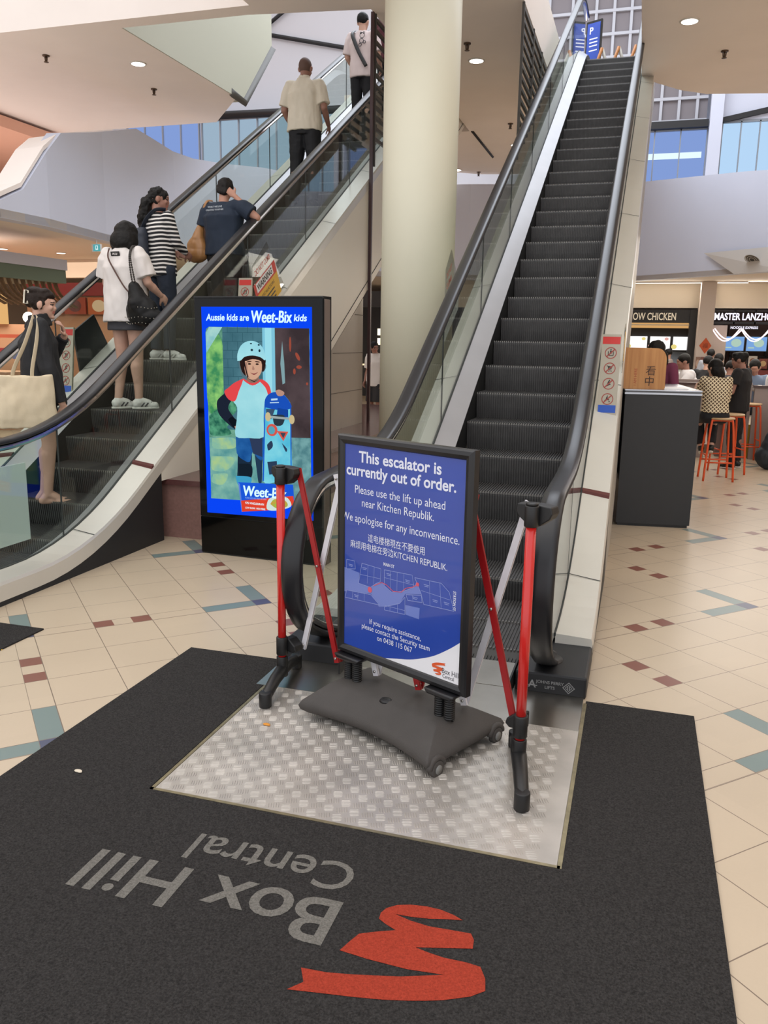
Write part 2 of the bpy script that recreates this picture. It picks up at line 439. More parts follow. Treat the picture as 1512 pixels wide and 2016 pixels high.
def window(name, x0, x1, z0, z1, y, n, glow, frame, thick=0.03, reveal=0.06):
    w = empty(name, ((x0 + x1) / 2, y, z0)); w['kind'] = 'structure'
    g = MB(); g.box((x0, y + 0.02, z0), (x1, y + 0.05, z1)); g.build('pane', glow, w)
    f = MB()
    for i in range(n + 1):
        x = x0 + (x1 - x0) * i / n; f.box((x - thick / 2, y - reveal, z0), (x + thick / 2, y + 0.02, z1))
    f.box((x0, y - reveal, z0 - 0.03), (x1, y + 0.02, z0 + 0.03)); f.box((x0, y - reveal, z1 - 0.03), (x1, y + 0.02, z1 + 0.03))
    f.build('frame', frame, w); return w
G_day = emat('frosted_daylight_glass', (0.50, 0.72, 0.98), 0.95)
G_dim = emat('dim_blue_glass', (0.27, 0.40, 0.80), 0.85)
G_pale = emat('pale_frosted_glass', (0.46, 0.62, 0.78), 0.72)
M_mull = mat('grey_window_frame', '8A9099', 0.5)
window('window_1', -2.0, 1.2, 5.2, 6.98, 23.95, 5, G_dim, M_mull)
window('window_2', 1.55, 4.2, 5.2, 7.1, 23.95, 6, G_day, M_mull)
window('window_3', -15.8, -13.3, 4.6, 8.2, 23.9, 4, G_dim, M_mull)
window('window_4', -13.2, -8.3, 4.6, 7.95, 23.9, 8, G_pale, M_mull)
mb = MB(); mb.box((-1.9, 23.9, 6.28), (1.1, 23.94, 6.42))
struct('trim_5', mb, emat('white_tube_light', (0.75, 0.9, 1.0), 1.1))
# black lines on the high left wall
mb = MB(); mb.tube([(-13.3, 23.75, 8.05), (-7.0, 23.75, 7.95)], 0.11, 4); mb.tube([(-12.2, 25.2, 10.75), (-7.6, 25.2, 9.72)], 0.06, 4); mb.tube([(-11.9, 25.2, 10.7), (-10.6, 25.2, 11.5)], 0.06, 4)
struct('trim_6', mb, M_blackline)

# ------------------------------------------------------------------ base wall and ledge under the left escalator
mb = MB(); mb.prism([(7.75, 0.3), (10.53, 0.3), (10.53, 2.10), (7.75, 0.52)], -4.9, -3.53, Mx)
struct('wall_under_escalator', mb, M_walltile)
mb = MB()
for z, ya in ((0.92, 8.6), (1.4, 9.4), (1.88, 10.2)): mb.box((-3.532, ya, z - 0.004), (-3.526, 10.53, z + 0.004))
for y, zt in ((9.7, 0.48),): mb.box((-3.532, y - 0.003, 0.47), (-3.526, y + 0.003, zt))
struct('trim_7', mb, mat('wall_joint', '6B635A', 0.8))
mb = MB().mat(0); mb.box((-4.9, 5.62, 0), (-2.96, 13.6, 0.43)).mat(1); mb.box((-4.9, 5.585, 0.43), (-2.93, 13.6, 0.472))
struct('trim_8', mb, [M_granite, M_graniteTop])
mb = MB(); mb.box((-3.472, 10.545, 0.472), (-3.436, 10.59, 5.5))
struct('trim_9', mb, M_maroon)
# ------------------------------------------------------------------ escalators
M_handrail = mat('black_rubber_handrail', '1D1D20', 0.36, spec=0.4)
M_chrome = mat('polished_rail_profile', 'C4C0BC', 0.18, metal=1.0)
M_deck = mat('ivory_deck_panel', 'CFCBC2', 0.3, metal=0.15, var=0.03, vscale=3)
M_innerdeck = mat('satin_steel_deck', 'A8A7AA', 0.38, metal=0.35, var=0.04, vscale=3)
M_step = mat('dark_ribbed_step', '4A4848', 0.5, metal=0.3, var=0.12, vscale=14)
M_cleat = mat('step_edge_highlight', '86827E', 0.45, metal=0.6)  # paler cleats: highlights along the step noses put into the colour
M_skirt = mat('black_skirt', '131314', 0.5)
M_glass = glass('balustrade_glass')
M_joint = mat('glass_joint', '2D302F', 0.6)
M_redbar = mat('dark_red_rubber', '5C2A26', 0.6)
M_comb = mat('comb_plate_metal', '4A4846', 0.5, metal=0.5)
DH, T30 = 0.35623, math.tan(radians(30))
W = 0.79
def nose_z(y, yo): return 0.5468 + (y - yo - 5.6) * T30

STEP_MESH = None
def step_mesh():
    global STEP_MESH
    if STEP_MESH: return STEP_MESH
    path = [(0.022, -0.205), (0.008, -0.11), (0.0, -0.02), (0.0, -0.008), (0.008, 0.0), (0.41, 0.0)]
    nrm = [(-1, 0), (-1, 0), (-1, 0.1), (-0.8, 0.6), (-0.1, 1), (0, 1)]
    n = 44; p = W / n; dep = 0.007
    xs = []
    for k in range(n):
        x = k * p; xs += [(x, 1), (x + p * 0.5, 1), (x + p * 0.5, 0), (x + p, 0)]
    mb = MB()
    cols = []
    for x, up in xs:
        cols.append([(x, y + q[0] * dep * up, z + q[1] * dep * up - dep) for (y, z), q in zip(path, nrm)])
    m = len(path)
    vs = [pt for c in cols for pt in c]; fs = []
    for i in range(len(cols) - 1):
        for j in range(m - 1): fs.append((i * m + j, (i + 1) * m + j, (i + 1) * m + j + 1, i * m + j + 1))
    mb.mat(0).add(vs, fs, False)
    mb.mat(1)
    for k in range(n):
        x = k * p + p * 0.05; mb.box((x, -0.0095, -0.013), (x + p * 0.42, 0.005, 0.0015))
    mb.mat(0).box((0.002, 0.03, -0.2), (W - 0.002, 0.40, -0.02))
    o = mb.build('step', [M_step, M_cleat]); STEP_MESH = o.data
    bpy.data.objects.remove(o)
    return STEP_MESH

def escalator(xl, yo, phase, label, left_in_frame):
    """xl: x of the left end of the steps; phase: shift of the steps along the run"""
    root = empty('escalator', (xl + W / 2, 3.9 + yo, 0), label, 'escalator', None)
    xr = xl + W
    # run of the step noses, from the flat at the foot to the flat at the head
    seq = [(-1.965, 0.0095), (-1.559, 0.0095), (-1.153, 0.019), (-0.75, 0.152), (-0.365, 0.35)]
    run = [(5.6 + a, z) for a, z in seq] + [(5.6 + k * DH, 0.5468 + k * DH * T30) for k in range(0, 28)]
    y27, z27 = run[-1]
    run += [(y27 + 0.365, z27 + 0.19), (y27 + 0.75, z27 + 0.30), (y27 + 1.15, z27 + 0.325)]
    def along(t):
        i = max(0, min(len(run) - 2, int(math.floor(t)))); f = t - i
        return run[i][0] + (run[i + 1][0] - run[i][0]) * f, run[i][1] + (run[i + 1][1] - run[i][1]) * f
    sm = step_mesh()
    for i in range(1, len(run) - 1):
        y, z = along(i + phase)
        s = bpy.data.objects.new('step', sm); COL.objects.link(s); s.location = (xl, y + yo, z + 0.001 * (i % 2)); attach(s, root)
    ZT = z27 + 0.325
    yb = 5.6 + yo                                   # reference of the incline
    Y = lambda a: a + yo
    # deck height path (offset from the nose line): flat foot, curve, incline, curve, head
    def curve(off, z_flat, y0, ytop=15.6, flat_len=1.0, soft=0.55, zt=None):
        """polyline: flat at z_flat from y0, eased into the incline offset by off above the noses, eased off at the head"""
        ym = 5.6 + (z_flat - 0.5468 - off) / T30            # where the incline meets the flat
        pts = [(y0, z_flat)]
        for k in range(0, 9):
            t = k / 8; y = ym - soft + 2 * soft * t
            z = z_flat + T30 * (2 * soft) * t * t / 2
            pts.append((y, z))
        zt2 = (ZT + off) if zt is None else zt
        yt = 5.6 + (zt2 - 0.5468 - off) / T30
        for k in range(0, 9):
            t = k / 8; y = yt - soft + 2 * soft * t
            z = zt2 - T30 * (2 * soft) * (1 - t) * (1 - t) / 2
            pts.append((y, z))
        pts.append((yt + 1.1, zt2))
        return [(a + yo, b) for a, b in pts]
    FY = 3.96 if not left_in_frame else 3.62
    BY = FY + 0.02
    for side in (-1, 1):
        xe = xl if side < 0 else xr                          # end of the steps
        S = lambda d: xe + side * d                          # d metres outward from the step ends
        lowz = 0.10
        # skirt
        c0 = curve(0.075, 0.09, 3.45); mb = MB()
        mb.loft([[(S(0.004), y, z - 0.30), (S(0.012), y, z - 0.30), (S(0.012), y, z), (S(0.004), y, z)] for y, z in c0], True, False)
        mb.build('skirt', M_skirt, root)
        # inner deck, sloping up to the glass
        a = curve(0.075, 0.09, FY); b = curve(0.155, 0.15, FY); mb = MB()
        mb.loft([[(S(0.006), y, z), (S(0.143), y2, z2), (S(0.143), y2, z2 - 0.05), (S(0.006), y, z - 0.02)] for (y, z), (y2, z2) in zip(a, b)], True, False)
        mb.build('inner_deck', M_innerdeck, root)
        # outer deck sloping down to the outer edge
        c = curve(0.13, 0.145, FY); mb = MB()
        mb.loft([[(S(0.158), y2, z2 + 0.004), (S(0.332), y, z), (S(0.339), y, z - 0.02), (S(0.339), y, z - 0.115), (S(0.158), y2, z2 - 0.115)] for (y, z), (y2, z2) in zip(c, b)], True, False)
        mb.build('outer_deck', M_deck, root)
        # joint strip along the glass foot
        mb = MB(); mb.loft([[(S(0.142), y, z - 0.01), (S(0.160), y, z - 0.01), (S(0.160), y, z + 0.008), (S(0.142), y, z + 0.008)] for y, z in b], True, False)
        mb.build('glass_seal', M_joint, root)
        # handrail: loops round the newel at the foot, runs up, and over the head
        top = curve(0.985, 0.945, 3.62)
        loop = []
        cyl, czl, rl = 3.60 + yo, 0.555, 0.385
        for k in range(0, 15):
            t = radians(215 + (360 - 125 - 90) * 0 ) if False else radians(270 - 35 - k * (180 - 35) / 14)
            loop.append((cyl + 0.40 * cos(t), czl + rl * sin(t)))
        path2 = [(cyl + 0.14, 0.07), (cyl + 0.05, 0.105), (cyl - 0.09, 0.165)] + loop
        rail = path2 + [p for p in top[1:]]
        rail = [p for i, p in enumerate(rail) if i == 0 or (Vector(p) - Vector(rail[i - 1])).length > 1e-3]
        def rail_rings(half, th, lift):
            rings = []; n = len(rail)
            for i in range(n):
                p = Vector(rail[i]); q = (Vector(rail[min(i + 1, n - 1)]) - Vector(rail[max(i - 1, 0)])).normalized()
                nn = Vector((-q.y, q.x))
                prof = [(-half, -0.4), (-half * 1.0, 0.2), (-half * 0.8, 0.8), (-half * 0.4, 1.0), (half * 0.4, 1.0), (half * 0.8, 0.8), (half, 0.2), (half, -0.4), (half * 0.6, -0.8), (-half * 0.6, -0.8)]
                rings.append([(S(0.15) + a_, p.x + nn.x * (b_ * th + lift), p.y + nn.y * (b_ * th + lift)) for a_, b_ in prof])
            return rings
        mb = MB(); mb.loft(rail_rings(0.049, 0.018, -0.018), True, True); mb.build('handrail', M_handrail, root)
        mb = MB(); mb.loft(rail_rings(0.036, 0.020, -0.056), True, False); mb.build('rail_profile', M_chrome, root)
        # second ring of profile inside the newel
        mb = MB()
        ring2 = [(cyl + 0.33 * cos(radians(235 - k * 145 / 14)), czl + 0.315 * sin(radians(235 - k * 145 / 14))) for k in range(15)]
        mb.tube([(S(0.15), y, z) for y, z in ring2] , 0.012, 8); mb.build('newel_trim', M_chrome, root)
        if side < 0 and not left_in_frame:
            mb = MB(); pts = [(cyl + 0.16 + 0.15 * math.copysign(abs(cos(2 * pi * k / 36)) ** 0.75, cos(2 * pi * k / 36)), 0.55 + 0.25 * math.copysign(abs(sin(2 * pi * k / 36)) ** 0.75, sin(2 * pi * k / 36))) for k in range(36)]
            mb.prism(pts, S(0.02), S(0.045), Matrix(((0, 0, 1, 0), (1, 0, 0, 0), (0, 1, 0, 0), (0, 0, 0, 1)))); cp = mb.build('control_panel', M_black, root)
            mb = MB(); mb.box((S(0.02) - 0.002, cyl + 0.03, 0.60), (S(0.045) + 0.0, cyl + 0.045, 0.68)); mb.box((S(0.046), cyl + 0.04, 0.60), (S(0.048), cyl + 0.055, 0.68)); mb.build('white_slot', M_white, cp)
        # glass panels
        gb = b; gt = [(y, z - 0.06) for y, z in top]
        def zat(pl, y):
            for i in range(len(pl) - 1):
                if pl[i][0] <= y <= pl[i + 1][0]:
                    f = (y - pl[i][0]) / max(1e-9, pl[i + 1][0] - pl[i][0]); return pl[i][1] + f * (pl[i + 1][1] - pl[i][1])
            return pl[0][1] if y < pl[0][0] else pl[-1][1]
        cuts = [3.62 + yo, 4.62 + yo, 6.05 + yo, 7.5 + yo, 8.95 + yo, 10.4 + yo, 11.85 + yo, 13.3 + yo, 14.75 + yo, 16.6 + yo]
        for j in range(len(cuts) - 1):
            # seams lean with the run, square to the handrail
            y0, y1 = cuts[j], cuts[j + 1]
            ys = [y0 + (y1 - y0) * k / 8 for k in range(9)]
            lean = 0.0
            rows = []
            for y in ys:
                rows.append([(S(0.147), y, zat(gb, y)), (S(0.147), y - lean, zat(gt, y)), (S(0.155), y - lean, zat(gt, y)), (S(0.155), y, zat(gb, y))])
            mb = MB(); mb.loft(rows, True, False); mb.build('glass_panel', M_glass, root)
            if j > 0:
                mb = MB(); mb.box((S(0.151) - 0.005, y0 - 0.003, zat(gb, y0)), (S(0.151) + 0.005, y0 + 0.003, zat(gt, y0))); mb.build('glass_seam', M_joint, root)
        # newel glass: the half disc inside the loop
        mb = MB(); pts = [(cyl + 0.34 * cos(radians(235 - k * 145 / 14)), czl + 0.33 * sin(radians(235 - k * 145 / 14))) for k in range(15)] + [(3.62 + yo, 0.2)]
        Mx = Matrix(((0, 0, 1, 0), (1, 0, 0, 0), (0, 1, 0, 0), (0, 0, 0, 1)))
        mb.prism(pts, S(0.147), S(0.155), Mx); mb.build('glass_panel', M_glass, root)
        # dark red bars across the outer deck
        yq = 5.45 + yo
        mb = MB(); q0 = zat(b, yq); q1 = zat(c, yq)
        mb.add([(S(0.162), yq - 0.012, q0 + 0.012), (S(0.335), yq - 0.012, q1 + 0.012), (S(0.335), yq + 0.012, q1 + 0.026), (S(0.158), yq + 0.012, q0 + 0.026), (S(0.158), yq - 0.02, q0 - 0.04), (S(0.33), yq - 0.02, q1 - 0.04), (S(0.33), yq + 0.02, q1 - 0.03), (S(0.158), yq + 0.02, q0 - 0.03)],
               [(0, 1, 2, 3), (4, 7, 6, 5), (0, 4, 5, 1), (1, 5, 6, 2), (2, 6, 7, 3), (3, 7, 4, 0)], False)
        mb.build('deck_bar', M_redbar, root)
        # deck panel seams
        mb = MB()
        for yq in (4.7, 6.6, 8.0, 9.4, 10.8, 12.2, 13.6):
            yq += yo; q0 = zat(b, yq); q1 = zat(c, yq)
            mb.add([(S(0.16), yq, q0 + 0.012), (S(0.336), yq, q1 + 0.0015), (S(0.336), yq + 0.005, q1 + 0.005), (S(0.16), yq + 0.005, q0 + 0.015)], [(0, 1, 2, 3)], False)
        mb.build('deck_seam', M_joint, root)
        # outer side: black kick panel at the foot, ivory cladding along the truss
        foot = [(y, z) for y, z in c if y < 5.56 + yo] + [(5.56 + yo, zat(c, 5.56 + yo))]
        mb = MB(); mb.loft([[(S(0.318), y, 0.0), (S(0.338), y, 0.0), (S(0.336), y, max(0.01, z - 0.105)), (S(0.318), y, max(0.01, z - 0.105))] for y, z in foot], True, False)
        mb.build('kick_panel', M_blacksatin, root)
        up = [(5.56 + yo, zat(c, 5.56 + yo))] + [(y, z) for y, z in c if 5.56 + yo < y]
        def truss(y): return max(0.472 if side > 0 and left_in_frame else 0.0, nose_z(y, yo) - 1.22)
        ext = [up[0]]
        for i in range(len(up) - 1):
            k = max(1, int((up[i + 1][0] - up[i][0]) / 0.25))
            for q in range(1, k + 1): ext.append((up[i][0] + (up[i + 1][0] - up[i][0]) * q / k, up[i][1] + (up[i + 1][1] - up[i][1]) * q / k))
        mb = MB(); mb.loft([[(S(0.30), y, truss(y)), (S(0.336), y, truss(y)), (S(0.335), y, z - 0.105), (S(0.30), y, z - 0.105)] for y, z in ext], True, False)
        mb.build('truss_cladding', M_claddingcream if left_in_frame else mat('grey_cladding', 'A9A49B', 0.5), root)
        if left_in_frame and side > 0:
            mb = MB(); tl = [y for y, z in ext if y > 7.0]
            mb.loft([[(S(0.335), y, truss(y) + 0.10), (S(0.342), y, truss(y) + 0.10), (S(0.342), y, truss(y) + 0.108), (S(0.335), y, truss(y) + 0.108)] for y in tl], True, False)
            mb.build('cladding_seam', M_joint, root)
        # black newel base box
        mb = MB(); mb.box((min(S(0.02), S(0.34)), 3.555 + yo, 0.0), (max(S(0.02), S(0.34)), BY + 0.06 + yo, 0.105)); mb.build('newel_base', M_blacksatin, root, bevel=0.012)
        mb = MB(); mb.loft([[(S(0.15) + 0.068 * cos(2 * pi * k / 28), 3.73 + yo + 0.075 * sin(2 * pi * k / 28), z) for k in range(28)] for z in (0.103, 0.108)]); mb.build('handrail_port', M_black, root)
    # truss underside
    mb = MB()
    ys = [7.9 + 0.4 * k for k in range(20)]
    mb.loft([[(xl - 0.33, y + yo, nose_z(y + yo, yo) - 1.24), (xr + 0.33, y + yo, nose_z(y + yo, yo) - 1.24), (xr + 0.33, y + yo, nose_z(y + yo, yo) - 1.20), (xl - 0.33, y + yo, nose_z(y + yo, yo) - 1.20)] for y in ys], True, False)
    mb.build('truss_soffit', M_claddingcream, root)
    # comb plate and landing plates
    mb = MB(); mb.box((xl - 0.01, 3.56 + yo, -0.001), (xr + 0.01, 3.86 + yo, 0.012)).mat(1)
    for k in range(44): mb.box((xl + W * (k + 0.1) / 44, 3.86 + yo, 0.0), (xl + W * (k + 0.6) / 44, 3.93 + yo, 0.011))
    mb.box((xl - 0.01, 3.86 + yo, -0.001), (xr + 0.01, 4.12 + yo, 0.002)); mb.build('comb_plate', [M_steel, M_comb], root)
    mb = MB(); mb.box((xl - 0.33, 3.22 + yo, -0.001), (xr + 0.33, 3.56 + yo, 0.010)); mb.build('landing_plate', M_steel, root)
    # landing at the head
    mb = MB(); mb.box((xl - 0.33, y27 + 1.1 + yo, ZT - 0.3), (xr + 0.33, y27 + 3.2 + yo, ZT)); mb.build('head_landing', M_steel, root)
    return root, ZT
escR, ZTOP = escalator(-1.25, 0.0, 0.0, 'stopped escalator behind the blue notice, dark empty steps rising at right', False)
escL, _ = escalator(-4.605, -0.054, -0.128, 'working escalator at left carrying people up past the lit advertising kiosk', True)

# writing on the black newel base of the right escalator
mb = MB()
yF = 3.552
put_text(mb, 'A', 0.05, (-0.378, yF, 0.032), (1, 0, 0), (0, 0, 1), bold=0.02)
mb.box((-0.382, yF - 0.0006, 0.040), (-0.338, yF, 0.044))
put_text(mb, 'JOHNS PERRY', 0.020, (-0.282, yF, 0.056), (1, 0, 0), (0, 0, 1), align='CENTER', bold=0.015)
put_text(mb, 'LIFTS', 0.020, (-0.282, yF, 0.032), (1, 0, 0), (0, 0, 1), align='CENTER', bold=0.015)
for (a, b2) in ((0.028, 0.023), (0.017, 0.013)):
    cxx, czz = -0.198, 0.048
    for i in range(4):
        t0, t1 = radians(90 * i), radians(90 * (i + 1))
        mb.add([(cxx + a * cos(t0), yF, czz + a * sin(t0)), (cxx + a * cos(t1), yF, czz + a * sin(t1)), (cxx + b2 * cos(t1), yF, czz + b2 * sin(t1)), (cxx + b2 * cos(t0), yF, czz + b2 * sin(t0))], [(0, 1, 2, 3)], False)
for s in (-1, 1): mb.add([(cxx + s * 0.002, yF, czz - 0.008), (cxx + s * 0.006, yF, czz - 0.008), (cxx + s * 0.006, yF, czz + 0.008), (cxx + s * 0.002, yF, czz + 0.008)], [(0, 1, 2, 3)], False)
o = mb.build('maker_lettering', mat('worn_silver_lettering', '8C8C8C', 0.5), escR)
# frosted white sheet on the inside of the left escalator's newel glass
mb = MB(); mb.box((-3.692, 3.6, 0.275), (-3.680, 4.27, 0.772))
tag(mb.build('white_sheet', mat('frosted_white_film', 'C9D2D4', 0.4)), 'plain white sheet fixed on the glass at the foot of the left escalator', 'sheet')
# slatted guard screens beside the runs, below the slab
def guard(x, y0, y1, yo, name_label, zlow=0.25):
    root = empty('guard_screen', (x, y0, nose_z(y0, yo)), name_label, 'railing')
    mb = MB(); mb.box((x - 0.015, y0 - 0.015, nose_z(y0, yo) + zlow), (x + 0.015, y0 + 0.015, 5.5)); mb.build('post', M_darktrim2, root)
    n = 12
    for k in range(n):
        z = 5.44 - k * 0.125
        ye = 5.6 + yo + (z - 0.5468 - zlow) / T30
        ye = min(ye, y1)
        if ye <= y0 + 0.05: continue
        mb = MB(); mb.box((x - 0.014, y0, z - 0.02), (x + 0.014, ye, z + 0.02)); mb.build('slat', M_darktrim2, root)
    for yq in (y0 + 0.9, y0 + 1.8):
        zb = nose_z(yq, yo) + zlow
        if zb < 5.4:
            mb = MB(); mb.box((x - 0.02, yq - 0.02, zb), (x + 0.02, yq + 0.02, 5.5)); mb.build('post', M_darktrim2, root)
    return root
M_darktrim2 = mat('bronze_grey_steel', '4A4642', 0.5, metal=0.3)
guard(-1.63, 10.72, 13.6, 0.0, 'slatted steel guard screen beside the stopped escalator under the upper slab')
guard(-3.44, 10.63, 13.6, -0.054, 'slatted steel guard screen beside the busy escalator left of the column')
# ------------------------------------------------------------------ mats and the tread plate
M_mat = mat('charcoal_mat_pile', '3B3938', 0.95, bump=1.0, bscale=260, var=0.45, vscale=180, spec=0.1)
mb = MB()
T = 0.008
for lo, hi in (((-2.096, 0.9, 0.0), (0.335, 2.285, T)), ((-2.096, 2.285, 0.0), (-1.545, 3.53, T)), ((-0.118, 2.285, 0.0), (0.335, 3.53, T))):
    mb.box(lo, hi)
mt = tag(mb.build('entrance_mat', M_mat), 'charcoal ribbed mat with grey lettering and red ribbon mark around the tread plate', 'mat')
ZM = T + 0.0012
LX = -0.69
def mat_text(body, x_start, y_base, size, width, bold):
    g = MB(); put_text(g, body, size, (x_start, y_base, ZM), (-1, 0, 0), (0, -1, 0), width=width, bold=bold); return g
mat_text('Box Hill', -0.672, 1.929, 0.252, 0.795, 0.013).build('grey_lettering', mat('grey_mat_print', '77746E', 0.95, bump=0.8, bscale=260, var=0.25, vscale=180, spec=0.1), mt)
mat_text('Central', -0.69, 2.10, 0.185, 0.535, 0.008).build('grey_lettering', MATS['grey_mat_print'], mt)
rib = [(-0.713, 1.59), (-0.683, 1.625), (-0.707, 1.667), (-0.64, 1.672), (-0.574, 1.686), (-0.46, 1.716), (-0.357, 1.756), (-0.45, 1.745), (-0.554, 1.747), (-0.635, 1.754), (-0.62, 1.795), (-0.606, 1.828), (-0.56, 1.852), (-0.517, 1.871), (-0.55, 1.886), (-0.573, 1.9), (-0.575, 1.925), (-0.566, 1.948), (-0.54, 1.97), (-0.505, 1.983), (-0.46, 1.99), (-0.419, 1.989), (-0.38, 1.979), (-0.352, 1.966), (-0.40, 1.955), (-0.442, 1.943), (-0.49, 1.935), (-0.535, 1.932), (-0.49, 1.92), (-0.435, 1.914), (-0.37, 1.919), (-0.32, 1.922), (-0.308, 1.90), (-0.305, 1.868), (-0.38, 1.846), (-0.45, 1.826), (-0.41, 1.818), (-0.37, 1.813), (-0.31, 1.815), (-0.274, 1.811), (-0.255, 1.775), (-0.248, 1.736), (-0.28, 1.707), (-0.338, 1.677), (-0.38, 1.661), (-0.421, 1.648), (-0.48, 1.632), (-0.55, 1.618), (-0.64, 1.603)]
mb = MB(); mb.poly([(x, y, ZM) for x, y in reversed(rib)]); mb.build('red_ribbon_mark', mat('red_mat_print', 'A8402F', 0.95, bump=0.8, bscale=260, var=0.18, vscale=180, spec=0.1), mt)
mb = MB(); mb.box((-4.9, 2.3, 0), (-2.985, 3.51, T)); tag(mb.build('entrance_mat', M_mat), 'charcoal mat at the foot of the busy escalator, only its corner showing at left', 'mat')

M_tread = mat('aluminium_tread_plate', 'B8B2AA', 0.46, metal=0.6, var=0.16, vscale=5)
root = empty('tread_plate', (-0.83, 2.77, 0), 'silver five-bar tread plate set in the mat under the blue notice stand', 'floor plate')
mb = MB(); mb.box((-1.525, 2.295, 0.0), (-0.128, 3.235, 0.0085)); mb.build('sheet', M_tread, root)
mb = MB(); P = 0.046; zt = 0.0085
ny, nx = int(0.93 / P), int(1.38 / P)
for i in range(nx):
    for j in range(ny):
        x = -1.525 + (i + 0.6) * P; y = 2.295 + (j + 0.6) * P
        if x > -0.145 or y > 3.22: continue
        al = radians(20) if (i + j) % 2 == 0 else radians(110)
        ux, uy = cos(al), sin(al)
        for k in range(-2, 3):
            cxx, cyy = x - uy * k * 0.0085, y + ux * k * 0.0085
            l, w = 0.0185 - abs(k) * 0.0012, 0.0023
            base = [(-l, 0), (-l * .6, w), (l * .6, w), (l, 0), (l * .6, -w), (-l * .6, -w)]
            pts = [(cxx + ux * a - uy * b, cyy + uy * a + ux * b, zt) for a, b in base]
            tp = [(cxx + ux * a * .75 - uy * b * .4, cyy + uy * a * .75 + ux * b * .4, zt + 0.0013) for a, b in base]
            mb.add(pts + tp, [tuple(range(6, 12))] + [(q, (q + 1) % 6, 6 + (q + 1) % 6, 6 + q) for q in range(6)], False)
mb.build('raised_bars', M_tread, root)
mb = MB(); mb.box((-1.54, 2.281, 0), (-0.118, 2.294, 0.0095)); mb.box((-0.127, 2.281, 0), (-0.113, 3.5, 0.0095)); mb.box((-1.54, 2.281, 0), (-1.527, 3.235, 0.0095))
mb.build('edge_angle', mat('worn_brass_edge', '8E8468', 0.4, metal=0.7, var=0.2, vscale=30), root)

# ------------------------------------------------------------------ notice stand
A = Vector((-1.150, 3.118, 0.0)); U = Vector((0.897, -0.442, 0)); U.normalize(); N = Vector((U.y, -U.x, 0))   # N faces the camera side
Mf = Matrix(((U.x, -N.x, 0, A.x), (U.y, -N.y, 0, A.y), (0, 0, 1, 0), (0, 0, 0, 1)))                          # local: x along the frame, y away from us, z up
root = empty('notice_stand', (-0.835, 3.0, 0), 'black framed blue out of order notice on springs and a rubber base', 'sign')
M_frame = mat('black_anodised_frame', '17171A', 0.3)
M_rubber = mat('dark_grey_moulded_base', '45413E', 0.7, bump=0.3, bscale=400, var=0.08, vscale=10)
FW, Z0, Z1 = 0.692, 0.27, 1.196
def bar(mb, p0, p1, w, d0, d1):
    """mitred frame bar with a rounded face"""
mb = MB()
prof = [(0.0, 0.034), (0.0, 0.006), (0.006, 0.0), (0.02, -0.003), (0.034, 0.002), (0.038, 0.008), (0.038, 0.034)]   # (inward, depth)
corners = [(0, Z0, 1, 1), (FW, Z0, -1, 1), (FW, Z1, -1, -1), (0, Z1, 1, -1)]
rings = [[(x + sx * i, d, z + sz * i) for i, d in prof] for x, z, sx, sz in corners]
rings.append(rings[0])
mb.loft([[Mf @ Vector(p) for p in rg] for rg in rings], False, False)
mb.build('frame', M_frame, root, weld=True)
mb = MB(); mb.box((0.03, 0.012, Z0 + 0.03), (FW - 0.03, 0.024, Z1 - 0.03), Mf); mb.build('dark_board', M_black, root)
PX0, PX1, PZ0, PZ1 = 0.036, FW - 0.036, Z0 + 0.036, Z1 - 0.036
M_blue = mat('deep_blue_print', '2846A2', 0.16, coat=0.6, var=0.04, vscale=4)
def pz(mb, pts, d): return mb.add([Mf @ Vector((x, d, z)) for x, z in pts], [tuple(range(len(pts)))], False)
mb = MB(); mb.box((PX0, 0.009, PZ0), (PX1, 0.012, PZ1), Mf); poster = mb.build('poster', M_blue, root)
mb = MB()
curve_pts = smooth_path([(0.27, PZ0, 0), (0.35, 0.326, 0), (0.424, 0.345, 0), (0.521, 0.385, 0), (0.60, 0.435, 0), (PX1, 0.478, 0)], 6)
pz(mb, [(p.x, p.y) for p in curve_pts] + [(PX1, PZ0)], 0.0085)
mb.build('white_corner', mat('white_print', 'E6E6EA', 0.2, coat=0.5), poster)
M_print = mat('pale_print', 'DFE3F2', 0.25, coat=0.4)
up = Vector((0, 0, 1))
mb = MB()
def line(body, xc, z, size, width, bold=0.0, **kw):
    mb = MB(); put_text(mb, body, size, Mf @ Vector((xc, 0.0082, z)), U, up, width=width, bold=bold, align='CENTER', **kw); mb.build('text_line', M_print, poster)
xc = 0.33
line('This escalator is', xc, 1.093, 0.062, 0.425, 0.022)
line('currently out of order.', xc, 1.036, 0.062, 0.565, 0.022)
line('Please use the lift up ahead', xc, 0.965, 0.047, 0.468)
line('near Kitchen Republik.', xc - 0.006, 0.914, 0.047, 0.376)
line('We apologise for any inconvenience.', xc, 0.846, 0.047, 0.612)
line('這电楼梯現在不要使用', xc - 0.007, 0.778, 0.036, 0.30)
line('麻烦用电梯在旁边KITCHEN REPUBLIK.', xc - 0.002, 0.738, 0.036, 0.51)
line('MAIN ST', 0.289, 0.694, 0.018, 0.058, 0.02)
line('If you require assistance,', 0.325, 0.432, 0.031, 0.276)
line('please contact the Security team', 0.326, 0.403, 0.031, 0.366)
line('on 0438 115 067', 0.325, 0.372, 0.031, 0.19)
mb = MB(); put_text(mb, 'STATION ST', 0.018, Mf @ Vector((0.615, 0.0082, 0.668)), -up, U, bold=0.02, width=0.075)
mb.build('text_line', M_print, poster)
mb = MB()
